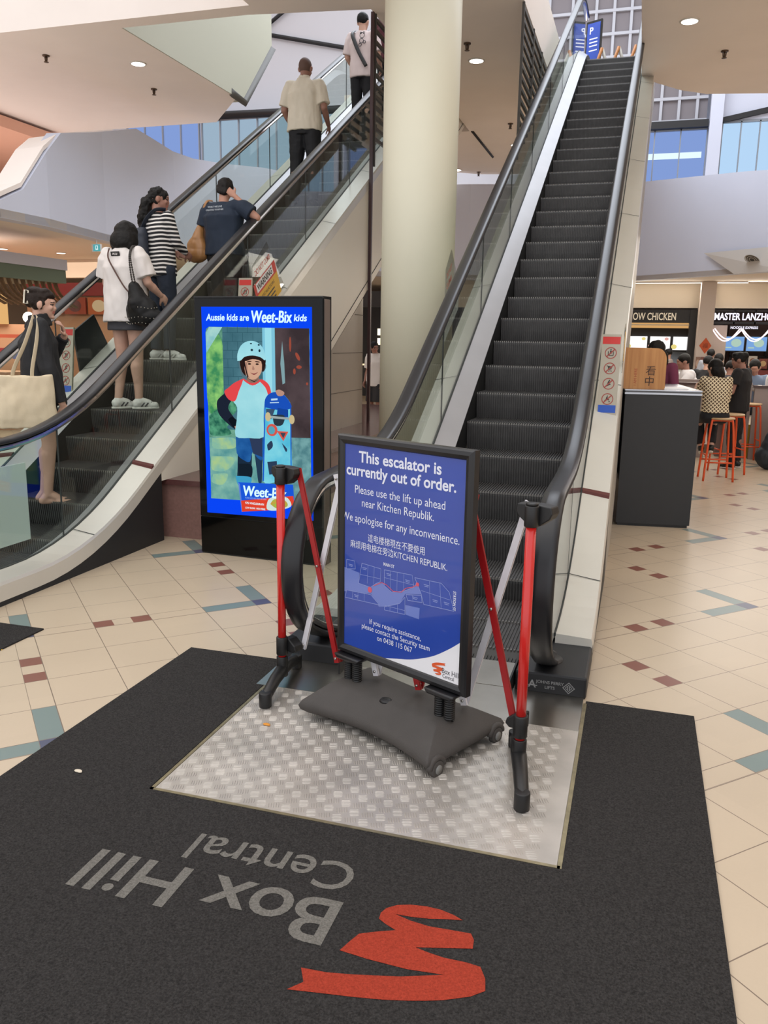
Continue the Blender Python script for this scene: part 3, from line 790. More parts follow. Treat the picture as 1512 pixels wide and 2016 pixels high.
light = [(0.036, 0.643), (0.126, 0.635), (0.122, 0.59), (0.191, 0.588), (0.227, 0.616), (0.267, 0.621), (0.306, 0.594), (0.366, 0.61), (0.419, 0.639), (0.446, 0.68), (0.468, 0.621), (0.379, 0.603), (0.35, 0.557), (0.264, 0.523), (0.238, 0.517), (0.192, 0.561), (0.036, 0.537)]
pz(mb, light, 0.0086); pz(mb, [(0.38, 0.558), (0.454, 0.563), (0.452, 0.517), (0.381, 0.519)], 0.0086)
mb.build('plan_walkway', mat('plan_light_blue', '6A7DC4', 0.2, coat=0.4), poster)
mb = MB(); ln = MB()
blocks = [[(0.051, 0.678), (0.098, 0.68), (0.103, 0.647), (0.051, 0.637)], [(0.14, 0.679), (0.248, 0.677), (0.245, 0.623), (0.223, 0.612), (0.191, 0.588), (0.122, 0.59)],
          [(0.265, 0.677), (0.413, 0.686), (0.423, 0.639), (0.366, 0.61), (0.306, 0.594), (0.267, 0.611)], [(0.426, 0.679), (0.557, 0.685), (0.596, 0.659), (0.622, 0.591), (0.474, 0.583), (0.46, 0.622)],
          [(0.052, 0.546), (0.192, 0.557), (0.242, 0.525), (0.043, 0.512)], [(0.269, 0.524), (0.35, 0.557), (0.378, 0.59), (0.379, 0.519), (0.269, 0.511)], [(0.383, 0.601), (0.461, 0.616), (0.466, 0.588), (0.392, 0.58)]]
def stroke(m, a, b, w=0.0011, d=0.0078):
    a = Vector((a[0], a[1])); b = Vector((b[0], b[1])); t = (b - a).normalized(); q = Vector((-t.y, t.x)) * w
    pz(m, [(a - q)[:], (b - q)[:], (b + q)[:], (a + q)[:]], d)
for bl in blocks:
    pz(mb, bl, 0.0083)
    for i in range(len(bl)): stroke(ln, bl[i], bl[(i + 1) % len(bl)])
for a, b in (((0.175, 0.678), (0.172, 0.60)), ((0.21, 0.678), (0.208, 0.605)), ((0.13, 0.63), (0.245, 0.635)), ((0.30, 0.68), (0.30, 0.60)), ((0.335, 0.682), (0.335, 0.605)), ((0.37, 0.684), (0.37, 0.612)), ((0.266, 0.645), (0.42, 0.648)),
             ((0.5, 0.683), (0.505, 0.587)), ((0.46, 0.635), (0.60, 0.63)), ((0.55, 0.684), (0.56, 0.59)), ((0.09, 0.55), (0.085, 0.518)), ((0.12, 0.552), (0.118, 0.52)), ((0.155, 0.554), (0.155, 0.522)), ((0.30, 0.535), (0.30, 0.515)), ((0.34, 0.55), (0.34, 0.517)), ((0.27, 0.53), (0.378, 0.535)), ((0.415, 0.608), (0.42, 0.584))):
    stroke(ln, a, b, 0.0008)
for x, z in ((0.075, 0.66), (0.155, 0.662), (0.29, 0.665), (0.39, 0.66), (0.485, 0.662), (0.53, 0.612), (0.585, 0.615), (0.43, 0.6), (0.11, 0.536)):
    for k in range(2): stroke(ln, (x - 0.013 + 0.003 * k, z - 0.006 * k), (x + 0.013 - 0.003 * k, z - 0.006 * k), 0.0013)
mb.build('plan_shops', mat('plan_dark_blue', '2C4AA6', 0.2, coat=0.4), poster); ln.build('plan_lines', mat('plan_line', '8C9BD2', 0.25), poster)
mb = MB(); rt = [(0.209, 0.599), (0.253, 0.622), (0.28, 0.617), (0.315, 0.599), (0.357, 0.605), (0.382, 0.627), (0.415, 0.638), (0.439, 0.653)]
for i in range(len(rt) - 1): stroke(mb, rt[i], rt[i + 1], 0.0014, 0.0075)
for c in ((0.187, 0.577), (0.441, 0.655)):
    rr = 0.012 if c[0] < 0.3 else 0.008
    pz(mb, [(c[0] + rr * cos(2 * pi * k / 16), c[1] + rr * sin(2 * pi * k / 16)) for k in range(16)], 0.0074)
mb.build('plan_route', mat('plan_red', 'D4566B', 0.3), poster)
mb = MB(); k = 0.075; ox, oz = 0.556, 0.348                              # small ribbon mark: the mat's mark, turned upright
pz(mb, [(ox + (-(x) - 0.48) * k / 0.47 * 0.9 + 0.0, oz + (1.79 - y) * k / 0.47 * 0.9) for x, y in rib], 0.0076)
mb.build('orange_ribbon_mark', mat('orange_print', 'D8582A', 0.3), poster)
mb = MB()
put_text(mb, 'Box Hill', 0.030, Mf @ Vector((0.572, 0.0076, 0.335)), U, up, width=0.078)
put_text(mb, 'Central', 0.022, Mf @ Vector((0.576, 0.0076, 0.317)), U, up, width=0.054)
mb.build('grey_small_lettering', mat('grey_print', '55555A', 0.4), poster)
# foot brackets, springs
for xs in (0.085, 0.585):
    mb = MB()
    mb.loft([[Mf @ Vector((xs + sx * hw, 0.017 + d, z)) for sx, d in ((-1, -0.045), (1, -0.045), (1, 0.045), (-1, 0.045))] for z, hw in ((0.248, 0.055), (0.256, 0.066), (0.2685, 0.074))])
    mb.build('foot_bracket', M_frame, root, bevel=0.006)
    for dx in (-0.024, 0.024):
        mb = MB(); pts = []
        turns, h0, h1 = 11, 0.152, 0.252
        for q in range(turns * 10 + 1):
            a = 2 * pi * q / 10; pts.append(Mf @ Vector((xs + dx + 0.017 * cos(a), 0.017 + 0.017 * sin(a), h0 + (h1 - h0) * q / (turns * 10))))
        mb.tube(pts, 0.0055, 6); mb.tube([Mf @ Vector((xs + dx, 0.017, h0)), Mf @ Vector((xs + dx, 0.017, h1))], 0.010, 8); mb.build('spring', M_black, root)
# moulded base: waisted slab with sloping faces
Mb = Matrix(((U.x, -N.x, 0, -0.838), (U.y, -N.y, 0, 3.02), (0, 0, 1, 0), (0, 0, 0, 1)))
def base_ring(sx, sy, z, waist):
    pts = []
    n = 14
    for k in range(n + 1):
        t = -1 + 2 * k / n; pts.append((sx * t, -sy + waist * (1 - t * t)))
    for k in range(n + 1):
        t = 1 - 2 * k / n; pts.append((sx * t, sy - waist * (1 - t * t)))
    return [Mb @ Vector((x, y, z)) for x, y in pts]
mb = MB()
mb.loft([base_ring(0.325, 0.205, 0.028, 0.05), base_ring(0.352, 0.237, 0.05, 0.06), base_ring(0.357, 0.243, 0.068, 0.062), base_ring(0.348, 0.232, 0.088, 0.06), base_ring(0.292, 0.125, 0.148, 0.02), base_ring(0.278, 0.10, 0.157, 0.012)])
mb.build('base', M_rubber, root, bevel=0.008)
mb = MB(); mb.loft([[Mb @ Vector((0.0 + 0.03 * cos(2 * pi * k / 20), -0.085 + 0.022 * sin(2 * pi * k / 20), 0.1535 + 0.01 * (sin(2 * pi * k / 20)) * 0.5)) for k in range(20)], [Mb @ Vector((0.022 * cos(2 * pi * k / 20), -0.085 + 0.015 * sin(2 * pi * k / 20), 0.1575 + 0.006 * sin(2 * pi * k / 20) * 0.5)) for k in range(20)]])
mb.build('filler_cap', M_black, root)
for yy in (-0.185, 0.185):
    mb = MB()
    c = Vector((0.352, yy, 0.033)); R0 = 0.033
    mb.tube([Mb @ (c + Vector((-0.012, 0, 0))), Mb @ (c + Vector((0.012, 0, 0)))], R0, 20); wheel = mb.build('wheel', M_rubber, root, bevel=0.004)
    mb = MB(); mb.tube([Mb @ (c + Vector((0.012, 0, 0))), Mb @ (c + Vector((0.0145, 0, 0)))], 0.018, 16); mb.build('wheel_hub', mat('grey_plastic', '7B7B78', 0.5), wheel)
    mb = MB(); arc = [c + Vector((0.0, 0.042 * cos(radians(10 + 160 * q / 10)), 0.042 * sin(radians(10 + 160 * q / 10)) - 0.0)) for q in range(11)]
    mb.tube([Mb @ p for p in arc], 0.012, 8, up=(0, 0, 1)); mb.build('wheel_arch', M_rubber, root)

# ------------------------------------------------------------------ expanding barrier
M_red = mat('glossy_red_enamel', 'C7231F', 0.25, coat=0.3, var=0.04, vscale=12)
M_red2 = mat('deep_red_enamel', '9E1A1E', 0.32, var=0.05, vscale=14)
M_whitebar = mat('white_enamel', 'DAD8DC', 0.35, var=0.04, vscale=20)
M_rivet = mat('zinc_rivet', 'BDBBB6', 0.3, metal=0.9)
root = empty('expanding_barrier', (-0.9, 3.05, 0), 'red and white folding lattice barrier with two red posts behind the blue notice', 'barrier')
PL = Vector((-1.462, 3.25, 0)); PR = Vector((-0.318, 2.80, 0))
D = (PR - PL).normalized(); Bk = Vector((-D.y, D.x, 0))                # Bk points away from the camera
for base, f_ang, sgn in ((PL, 95, 1), (PR, 98, -1)):
    mb = MB(); mb.cyl(base + Vector((0, 0, 0.10)), base + Vector((0, 0, 0.955)), 0.0185, 20); mb.build('post', M_red, root)
    mb = MB(); mb.cyl(base + Vector((0, 0, 0.945)), base + Vector((0, 0, 1.02)), 0.0255, 18); mb.cyl(base + Vector((0, 0, 1.02)), base + Vector((0, 0, 1.03)), 0.022, 18)
    # ears of the upper clamp
    for s in (-1, 1):
        e = [(0.0, 0.945), (s * 0.02, 0.945), (s * 0.062, 0.975), (s * 0.072, 0.995), (s * 0.066, 1.018), (0.0, 1.022)]
        if s < 0: e = e[::-1]
        Me = Matrix(((D.x, 0, Bk.x, base.x), (D.y, 0, Bk.y, base.y), (0, 1, 0, 0), (0, 0, 0, 1)))
        mb.prism(e, 0.012, 0.066, Me)
    mb.build('upper_clamp', M_black, root, bevel=0.004)
    mb = MB(); mb.cyl(base + Vector((0, 0, 0.158)), base + Vector((0, 0, 0.243)), 0.0265, 18)
    e = [(0.0, 0.173), (sgn * 0.055, 0.173), (sgn * 0.072, 0.186), (sgn * 0.066, 0.206), (sgn * 0.03, 0.233), (0.0, 0.236)]
    if sgn < 0: e = e[::-1]
    mb.prism(e, 0.012, 0.066, Me); mb.build('sliding_collar', M_black, root, bevel=0.004)
    mb = MB()
    # two-armed foot
    fd = Vector((cos(radians(-f_ang + 15)) * 0.0 + 0.10 * sgn, -0.99, 0)).normalized() if sgn > 0 else Vector((0.19, -0.98, 0)).normalized()
    mb.cyl(base + Vector((0, 0, 0.055)), base + Vector((0, 0, 0.15)), 0.026, 18)
    for s, ln_ in ((1, 0.235), (-1, 0.21)):
        tip = base + fd * (s * ln_)
        mb.tube([base + Vector((0, 0, 0.085)), base + fd * (s * ln_ * 0.45) + Vector((0, 0, 0.078)), tip + Vector((0, 0, 0.05))], [0.030, 0.027, 0.024], 12)
        mb.cyl(tip + Vector((0, 0, 0.0095)), tip + Vector((0, 0, 0.075)), 0.0275, 18)
    mb.build('foot', M_black, root, bevel=0.003)
# scissor lattice between the clamps
span = (PR - PL).length; x0, x1 = 0.062, span - 0.062
ncell = 5
cw = (x1 - x0) / ncell
zt_, zb_ = 0.996, 0.197
def slat(xa, za, xb, zb, off, m, name):
    a = PL + D * xa + Vector((0, 0, za)) + Bk * off; b = PL + D * xb + Vector((0, 0, zb)) + Bk * off
    t = (b - a).normalized(); q = t.cross(Bk).normalized() * 0.0135
    a2, b2 = a - t * 0.02, b + t * 0.02
    mb = MB(); th = Bk * 0.0025
    fl = Bk * 0.010
    mb.add([a2 - q - th, b2 - q - th, b2 + q - th, a2 + q - th, a2 - q + th, b2 - q + th, b2 + q + th, a2 + q + th], [(0, 1, 2, 3), (7, 6, 5, 4), (0, 4, 5, 1), (1, 5, 6, 2), (2, 6, 7, 3), (3, 7, 4, 0)], False)
    for s in (-1, 1):
        e = q * s
        mb.add([a2 + e - th, b2 + e - th, b2 + e * 0.85 - th, a2 + e * 0.85 - th, a2 + e - th - fl * 0 + fl, b2 + e + fl - th, b2 + e * 0.85 + fl - th, a2 + e * 0.85 + fl - th], [(0, 1, 5, 4), (3, 2, 6, 7), (4, 5, 6, 7)], False)
    sl = mb.build(name, m, root)
    for p in (a, (a + b) / 2, b):
        r = MB(); r.cyl(p - Bk * 0.0085, p - Bk * 0.002, 0.0055, 10); r.build('rivet', M_rivet, sl)
for k in range(ncell):
    xa = x0 + cw * k; xb = xa + cw
    dn, upm = ((M_red2, 'red_slat'), (M_whitebar, 'white_slat')) if k % 2 == 0 else ((M_whitebar, 'white_slat'), (M_red2, 'red_slat'))
    slat(xa, zt_, xb, zb_, 0.052, *dn)
    slat(xa, zb_, xb, zt_, 0.078, *upm)
# ------------------------------------------------------------------ advertising kiosk
A = Vector((-3.01, 5.262, 0.0)); U = Vector((0.986, -0.052, 0)).normalized(); N = Vector((U.y, -U.x, 0))
Mk = Matrix(((U.x, -N.x, 0, A.x), (U.y, -N.y, 0, A.y), (0, 0, 1, 0), (0, 0, 0, 1)))                     # x along the face, y away from us
KW, KH, KD = 0.987, 1.842, 0.135
root = empty('advertising_kiosk', (-2.52, 5.3, 0), 'tall black digital kiosk showing a cereal advertisement with a helmeted child', 'screen')
M_kblack = mat('gloss_black_glass', '050505', 0.07, spec=0.22)
M_kgrey = mat('bronze_side_panel', '8E7D76', 0.35, metal=0.5, var=0.05)
mb = MB(); mb.box((0, 0.012, 0), (KW, KD - 0.03, KH), Mk); mb.box((0.0, KD - 0.02, 0), (KW, KD, KH), Mk); mb.box((0.0, 0.0, KH - 0.012), (KW, KD, KH + 0.004), Mk)
mb.build('body', M_black, root)
mb = MB(); mb.box((0.012, 0.02, 0.02), (KW - 0.004, KD - 0.012, KH - 0.02), Mk); mb.box((KW - 0.002, 0.02, 0.0), (KW + 0.001, KD - 0.022, KH - 0.015), Mk); mb.build('side_panel', M_kgrey, root)
mb = MB(); mb.box((0.003, 0.0, 0.285), (KW - 0.003, 0.0125, KH - 0.004), Mk); mb.build('front_glass', M_kblack, root)
mb = MB(); mb.box((0.003, 0.0015, 0.012), (KW - 0.003, 0.0125, 0.278), Mk); mb.build('plinth_panel', M_kblack, root)
# the picture on the screen: flat shapes of light
SCR = empty('screen_picture', A); attach(SCR, root)
lay = [0]
def E(nm, col, st=1.0): return emat('screen_' + nm, col, st)
def scr(name, pts, m, d=None):
    lay[0] += 1
    dd = -0.0004 - 0.00022 * lay[0] if d is None else d
    mb = MB(); mb.poly([Mk @ Vector((x, dd, z)) for x, z in pts])
    # faces must look toward the viewer
    return mb.build(name, m, SCR)
def multi(name, polys, m):
    lay[0] += 1; dd = -0.0004 - 0.00022 * lay[0]; mb = MB()
    for pts in polys: mb.poly([Mk @ Vector((x, dd, z)) for x, z in pts])
    return mb.build(name, m, SCR)
def soft(pts, n=4):
    p = smooth_path([(x, z, 0) for x, z in pts] + [(*pts[0], 0)], n); return [(q.x, q.y) for q in p[:-1]]
def blob(cx, cz, rx, rz, n=18, rot=0): return [(cx + rx * cos(2 * pi * k / n) * cos(rot) - rz * sin(2 * pi * k / n) * sin(rot), cz + rx * cos(2 * pi * k / n) * sin(rot) + rz * sin(2 * pi * k / n) * cos(rot)) for k in range(n)]
def grad(name, col1, col2, scale=7, st=1.0, detail=6, lo=0.35, hi=0.65):
    nm = 'screen_' + name
    m = emat(nm, col1, st); nt = m.node_tree; e = [n for n in nt.nodes if n.type == 'EMISSION'][0]
    tc = nt.nodes.new('ShaderNodeTexCoord'); nz = nt.nodes.new('ShaderNodeTexNoise'); nz.inputs['Scale'].default_value = scale; nz.inputs['Detail'].default_value = detail
    nt.links.new(tc.outputs['Object'], nz.inputs['Vector'])
    cr = nt.nodes.new('ShaderNodeValToRGB'); cr.color_ramp.elements[0].position = lo; cr.color_ramp.elements[1].position = hi
    cr.color_ramp.elements[0].color = (*hexc(col1), 1); cr.color_ramp.elements[1].color = (*hexc(col2), 1)
    nt.links.new(nz.outputs['Fac'], cr.inputs[0]); nt.links.new(cr.outputs[0], e.inputs[0]); return m
scr('blue_field', [(0.06, 0.312), (0.915, 0.325), (0.906, 1.775), (0.058, 1.775)], E('blue', '0A46F5', 1.0))
scr('photo_ground', [(0.097, 0.42), (0.90, 0.437), (0.887, 1.636), (0.116, 1.64), (0.094, 1.625), (0.086, 1.597)], grad('garden', '2C6A5E', '7FB59B', 9))
scr('garden_leaves', soft([(0.088, 1.52), (0.16, 1.60), (0.225, 1.50), (0.222, 1.07), (0.096, 1.06)]), grad('leaves', '3E8A5A', '8FCB72', 14))
scr('garden_haze', [(0.09, 1.46), (0.222, 1.638), (0.118, 1.638), (0.09, 1.60)], grad('haze', '77B7C0', 'A9D6CF', 10))
scr('brick_wall', [(0.222, 1.638), (0.222, 0.93), (0.53, 0.93), (0.537, 1.637)], grad('brick', '38626F', '4B7885', 5))
ml = []
for k in range(11):
    z = 1.60 - k * 0.06; ml.append([(0.223, z), (0.535, z + 0.004), (0.535, z + 0.007), (0.223, z + 0.003)])
    for q in range(4): x = 0.26 + q * 0.08 + (k % 2) * 0.04; ml.append([(x, z), (x + 0.003, z), (x + 0.003, z + 0.06), (x, z + 0.06)])
multi('mortar_lines', ml, E('mortar', '2D5562'))
scr('dark_door', [(0.63, 1.637), (0.885, 1.636), (0.895, 0.90), (0.63, 0.895)], grad('door', '3A3033', '55474A', 4))
for q in [blob(0.80, 1.45, 0.012, 0.03, rot=0.5), blob(0.775, 1.35, 0.01, 0.02), blob(0.81, 1.38, 0.02, 0.012), blob(0.87, 1.27, 0.008, 0.01), blob(0.745, 1.53, 0.008, 0.05)]: scr('door_light', q, E('embers', '9A4A3A'))
scr('hanging_tool', [(0.685, 1.55), (0.70, 1.40), (0.705, 1.27), (0.685, 1.26), (0.67, 1.40)], E('tool', '7FA0A6'))
scr('road', [(0.63, 0.895), (0.895, 0.903), (0.90, 0.437), (0.63, 0.433)], grad('road', '4F7F86', '74A4A6', 18))
scr('lawn_edge', [(0.10, 0.865), (0.53, 0.893), (0.53, 0.433), (0.097, 0.42)], grad('path', '4D8E92', '86B9A9', 8))
multi('stepping_stones', [soft(s) for s in ([(0.107, 0.73), (0.30, 0.73), (0.24, 0.64), (0.116, 0.63)], [(0.12, 0.60), (0.24, 0.61), (0.20, 0.53), (0.11, 0.54)], [(0.12, 0.86), (0.30, 0.87), (0.30, 0.80), (0.13, 0.79)])], grad('stone', '79B3A6', 'A9C98A', 12))
multi('leaf_clumps', [soft(s) for s in ([(0.10, 1.02), (0.20, 1.08), (0.27, 1.0), (0.22, 0.93), (0.11, 0.92)], [(0.10, 0.93), (0.18, 0.98), (0.28, 0.90), (0.12, 0.88)], [(0.21, 1.13), (0.30, 1.15), (0.32, 1.06), (0.24, 1.02)])], grad('clump', '1F5B4B', '57A07C', 20))
scr('light_post', [(0.535, 1.637), (0.63, 1.637), (0.634, 0.895), (0.535, 0.895)], E('post', '7EC3DA', 1.0)); scr('post_edge', [(0.555, 1.637), (0.605, 1.637), (0.608, 0.895), (0.556, 0.895)], E('post2', '9BDCEA', 1.0))
# the child
scr('far_leg', soft([(0.46, 0.78), (0.525, 0.78), (0.522, 0.70), (0.514, 0.57), (0.49, 0.56), (0.475, 0.66)]), E('leg2', '243B52'))
scr('near_leg', soft([(0.328, 0.79), (0.43, 0.79), (0.437, 0.70), (0.425, 0.60), (0.42, 0.55), (0.325, 0.55), (0.322, 0.66)]), E('leg', '1B2B3E'))
scr('knee_pad', soft([(0.33, 0.69), (0.43, 0.69), (0.44, 0.62), (0.41, 0.58), (0.34, 0.58)]), E('pad', '15202C'))
scr('sock', soft([(0.305, 0.60), (0.425, 0.60), (0.42, 0.55), (0.33, 0.53)]), E('sock', '3F9CC4'))
scr('shorts', soft([(0.315, 0.90), (0.53, 0.90), (0.525, 0.735), (0.48, 0.745), (0.446, 0.78), (0.423, 0.71), (0.37, 0.72), (0.318, 0.767)], 3), grad('shorts', '164A8C', '2763A6', 9))
scr('shorts_shade', [(0.42, 0.89), (0.525, 0.89), (0.522, 0.75), (0.45, 0.77)], E('shorts2', '2E3B58'))
scr('hair_back', soft([(0.345, 1.42), (0.36, 1.34), (0.39, 1.29), (0.44, 1.31), (0.54, 1.34), (0.556, 1.40), (0.45, 1.46)]), E('hairb', '57707A'))
scr('arm', soft([(0.26, 1.20), (0.20, 1.16), (0.168, 1.12), (0.175, 1.05), (0.215, 1.0), (0.29, 0.945), (0.33, 0.93), (0.352, 0.962), (0.30, 1.02), (0.262, 1.07), (0.262, 1.10), (0.29, 1.15)]), E('arm', '1D2434'))
scr('wrist_guard', soft([(0.255, 1.0), (0.29, 1.02), (0.345, 0.975), (0.30, 0.945)]), E('guard', '10151E'))
scr('hand', soft([(0.305, 0.955), (0.345, 0.965), (0.372, 0.935), (0.35, 0.915), (0.32, 0.925)]), E('hand', 'B98F7E'))
scr('tee_shirt', soft([(0.385, 1.285), (0.46, 1.262), (0.535, 1.285), (0.59, 1.24), (0.60, 1.19), (0.545, 1.12), (0.535, 1.0), (0.535, 0.892), (0.42, 0.878), (0.313, 0.885), (0.325, 1.0), (0.33, 1.09), (0.298, 1.14), (0.33, 1.24)], 3), grad('tee', '8ED0DC', 'A6DFE6', 4))
scr('red_sleeve', soft([(0.385, 1.292), (0.31, 1.258), (0.262, 1.222), (0.23, 1.195), (0.262, 1.143), (0.315, 1.133), (0.345, 1.20), (0.37, 1.25)], 3), E('red', 'E2474B'))
scr('red_sleeve', soft([(0.50, 1.285), (0.535, 1.288), (0.58, 1.258), (0.598, 1.21), (0.596, 1.18), (0.578, 1.18), (0.555, 1.235)], 3), E('red', 'E2474B'))
scr('red_collar', soft([(0.385, 1.292), (0.455, 1.262), (0.525, 1.287), (0.515, 1.273), (0.455, 1.245), (0.39, 1.275)], 3), E('red', 'E2474B'))
scr('neck', soft([(0.42, 1.31), (0.50, 1.31), (0.50, 1.275), (0.45, 1.262), (0.41, 1.28)]), E('neck', '8A6A5E'))
scr('face', soft([(0.388, 1.42), (0.45, 1.435), (0.527, 1.42), (0.533, 1.37), (0.515, 1.32), (0.475, 1.288), (0.43, 1.292), (0.398, 1.335)]), E('skin', 'CFA389'))
scr('cheek_shade', soft([(0.388, 1.40), (0.415, 1.40), (0.42, 1.33), (0.435, 1.294), (0.40, 1.33)]), E('skin2', 'A97E6C'))
multi('eyes', [blob(0.435, 1.392, 0.013, 0.006), blob(0.495, 1.392, 0.013, 0.006)], E('eye', '33231F'))
multi('brows', [blob(0.433, 1.408, 0.02, 0.004, rot=0.15), blob(0.497, 1.408, 0.02, 0.004, rot=-0.1)], E('brow', '4B332C'))
scr('nose', soft([(0.462, 1.385), (0.474, 1.36), (0.468, 1.352), (0.455, 1.356)]), E('skin2', 'A97E6C'))
scr('mouth', soft([(0.44, 1.334), (0.47, 1.328), (0.50, 1.338), (0.47, 1.318)]), E('mouth', '8C4A48'))
multi('hair', [soft([(0.372, 1.44), (0.46, 1.452), (0.556, 1.44), (0.552, 1.36), (0.532, 1.345), (0.527, 1.41), (0.46, 1.425), (0.40, 1.41)], 3), soft([(0.37, 1.44), (0.40, 1.42), (0.395, 1.36), (0.405, 1.31), (0.375, 1.34), (0.36, 1.40)], 3)], E('hair', '2A1A18'))
scr('helmet', soft([(0.341, 1.41), (0.343, 1.46), (0.372, 1.516), (0.423, 1.545), (0.483, 1.545), (0.53, 1.516), (0.556, 1.47), (0.558, 1.42), (0.52, 1.44), (0.46, 1.45), (0.40, 1.44), (0.37, 1.415)], 3), grad('helmet', '86C8DC', 'A4E0E8', 3))
multi('helmet_vents', [blob(0.456, 1.487, 0.010, 0.008), blob(0.515, 1.483, 0.008, 0.010), blob(0.45, 1.53, 0.008, 0.005), blob(0.51, 1.522, 0.008, 0.006)], E('vent', '1C3440'))
multi('chin_strap', [[(0.385, 1.42), (0.395, 1.42), (0.425, 1.30), (0.418, 1.296)], [(0.41, 1.298), (0.47, 1.275), (0.50, 1.29), (0.47, 1.268)]], E('strap', '1C1518'))
scr('skateboard', soft([(0.548, 1.105), (0.553, 1.153), (0.584, 1.192), (0.637, 1.208), (0.69, 1.196), (0.737, 1.151), (0.752, 1.095), (0.752, 0.85), (0.752, 0.594), (0.63, 0.58), (0.53, 0.578), (0.538, 0.85)], 3), grad('deck', '4FB8D8', '8ADBE6', 5))
scr('board_edge', [(0.548, 1.10), (0.556, 1.10), (0.535, 0.58), (0.524, 0.58)], E('deckblue', '1858C8')); scr('board_edge', [(0.745, 1.10), (0.753, 1.10), (0.753, 0.59), (0.745, 0.59)], E('deckblue', '1858C8'))
scr('board_nose', soft([(0.548, 1.10), (0.553, 1.153), (0.584, 1.192), (0.637, 1.208), (0.69, 1.196), (0.737, 1.151), (0.752, 1.10), (0.65, 1.085)], 3), E('nose', '1B50B8'))
multi('board_scribble', [[(0.60, 1.16), (0.65, 1.165), (0.65, 1.152), (0.60, 1.147)], [(0.59, 1.135), (0.66, 1.14), (0.66, 1.134), (0.59, 1.129)]], E('scribble', 'BBD9EE'))
scr('board_print', [(0.56, 1.09), (0.63, 1.09), (0.60, 1.02), (0.56, 1.03)], E('print', '3A506A')); scr('board_print', [(0.65, 1.10), (0.73, 1.09), (0.73, 1.04), (0.64, 1.03)], E('print2', '16449A'))
scr('truck', soft([(0.61, 1.05), (0.70, 1.05), (0.69, 0.99), (0.65, 0.975), (0.62, 0.99)]), E('truck', '2A3944')); scr('axle', [(0.56, 1.045), (0.77, 1.035), (0.77, 1.02), (0.56, 1.028)], E('axle', '9AA7A6'))
scr('wheel', blob(0.575, 1.035, 0.021, 0.032), E('wheel', 'C9B88C')); scr('wheel', blob(0.758, 1.025, 0.021, 0.032), E('wheel', 'C9B88C'))
scr('sticker', blob(0.605, 0.945, 0.043, 0.043), E('stickred', 'D5574C')); scr('sticker', blob(0.602, 0.943, 0.026, 0.028), E('stickin', '57A3B8'))
scr('sticker', [(0.642, 0.94), (0.732, 0.94), (0.692, 0.872)], E('stickred', 'D5574C')); scr('sticker', [(0.668, 0.93), (0.712, 0.93), (0.692, 0.892)], E('stickin2', '3C4658'))
multi('board_marks', [soft([(0.565, 0.84), (0.60, 0.87), (0.61, 0.83), (0.575, 0.80)]), soft([(0.68, 0.86), (0.72, 0.82), (0.71, 0.80)]), [(0.565, 0.72), (0.64, 0.73), (0.645, 0.64), (0.58, 0.63)]], E('marks', '2B3E58'))
scr('fingers', soft([(0.635, 1.215), (0.664, 1.225), (0.702, 1.208), (0.692, 1.185), (0.653, 1.183)]), E('hand', 'B98F7E'))
# cereal box
scr('cereal_box', [(0.330, 0.558), (0.765, 0.572), (0.775, 0.43), (0.64, 0.382), (0.353, 0.342)], E('boxblue', '1A56D8')); scr('box_side', [(0.330, 0.558), (0.344, 0.545), (0.362, 0.345), (0.353, 0.342)], E('boxside', '5F7FD8'))
scr('box_band', [(0.350, 0.425), (0.765, 0.492), (0.775, 0.43), (0.64, 0.382), (0.358, 0.345)], E('boxred', 'E0432C'))
scr('bowl', soft([(0.555, 0.405), (0.575, 0.455), (0.639, 0.482), (0.72, 0.475), (0.747, 0.416), (0.638, 0.378), (0.565, 0.376)]), E('bowl', 'CFE3DC')); scr('cereal', soft([(0.585, 0.42), (0.62, 0.458), (0.70, 0.455), (0.72, 0.415), (0.64, 0.392)]), grad('cereal', 'D98A3C', '9FB84A', 40))
def stext(name, body, size, x, z, width, m, **kw):
    lay[0] += 1; mb = MB()
    put_text(mb, body, size, Mk @ Vector((x, -0.0004 - 0.00022 * lay[0], z)), U, Vector((0, 0, 1)), width=width, **kw)
    return mb.build(name, m, SCR)
E_w = E('white', 'D9FBFF', 1.05)
stext('headline', 'Aussie kids are', 0.062, 0.105, 1.683, 0.338, E_w, bold=0.025, shear=0.12)
stext('headline_large', 'Weet-Bix', 0.112, 0.455, 1.672, 0.31, E_w, bold=0.012, heavy=0.022, shear=0.12)
stext('headline', 'kids', 0.062, 0.778, 1.683, 0.096, E_w, bold=0.025, shear=0.12)
stext('box_title', 'Weet-Bix', 0.105, 0.366, 0.465, 0.345, E_w, bold=0.012, heavy=0.022, shear=0.12)
stext('box_small_print', 'AUSSIE KIDS ARE WEET-BIX KIDS', 0.016, 0.385, 0.445, 0.17, E('faint', '9DBDF0'))
stext('box_claims', '97% WHOLEGRAIN', 0.022, 0.385, 0.405, 0.15, E_w, bold=0.02)
stext('box_claims', 'LOW SUGAR  HIGH FIBRE', 0.018, 0.385, 0.372, 0.16, E_w, bold=0.02)

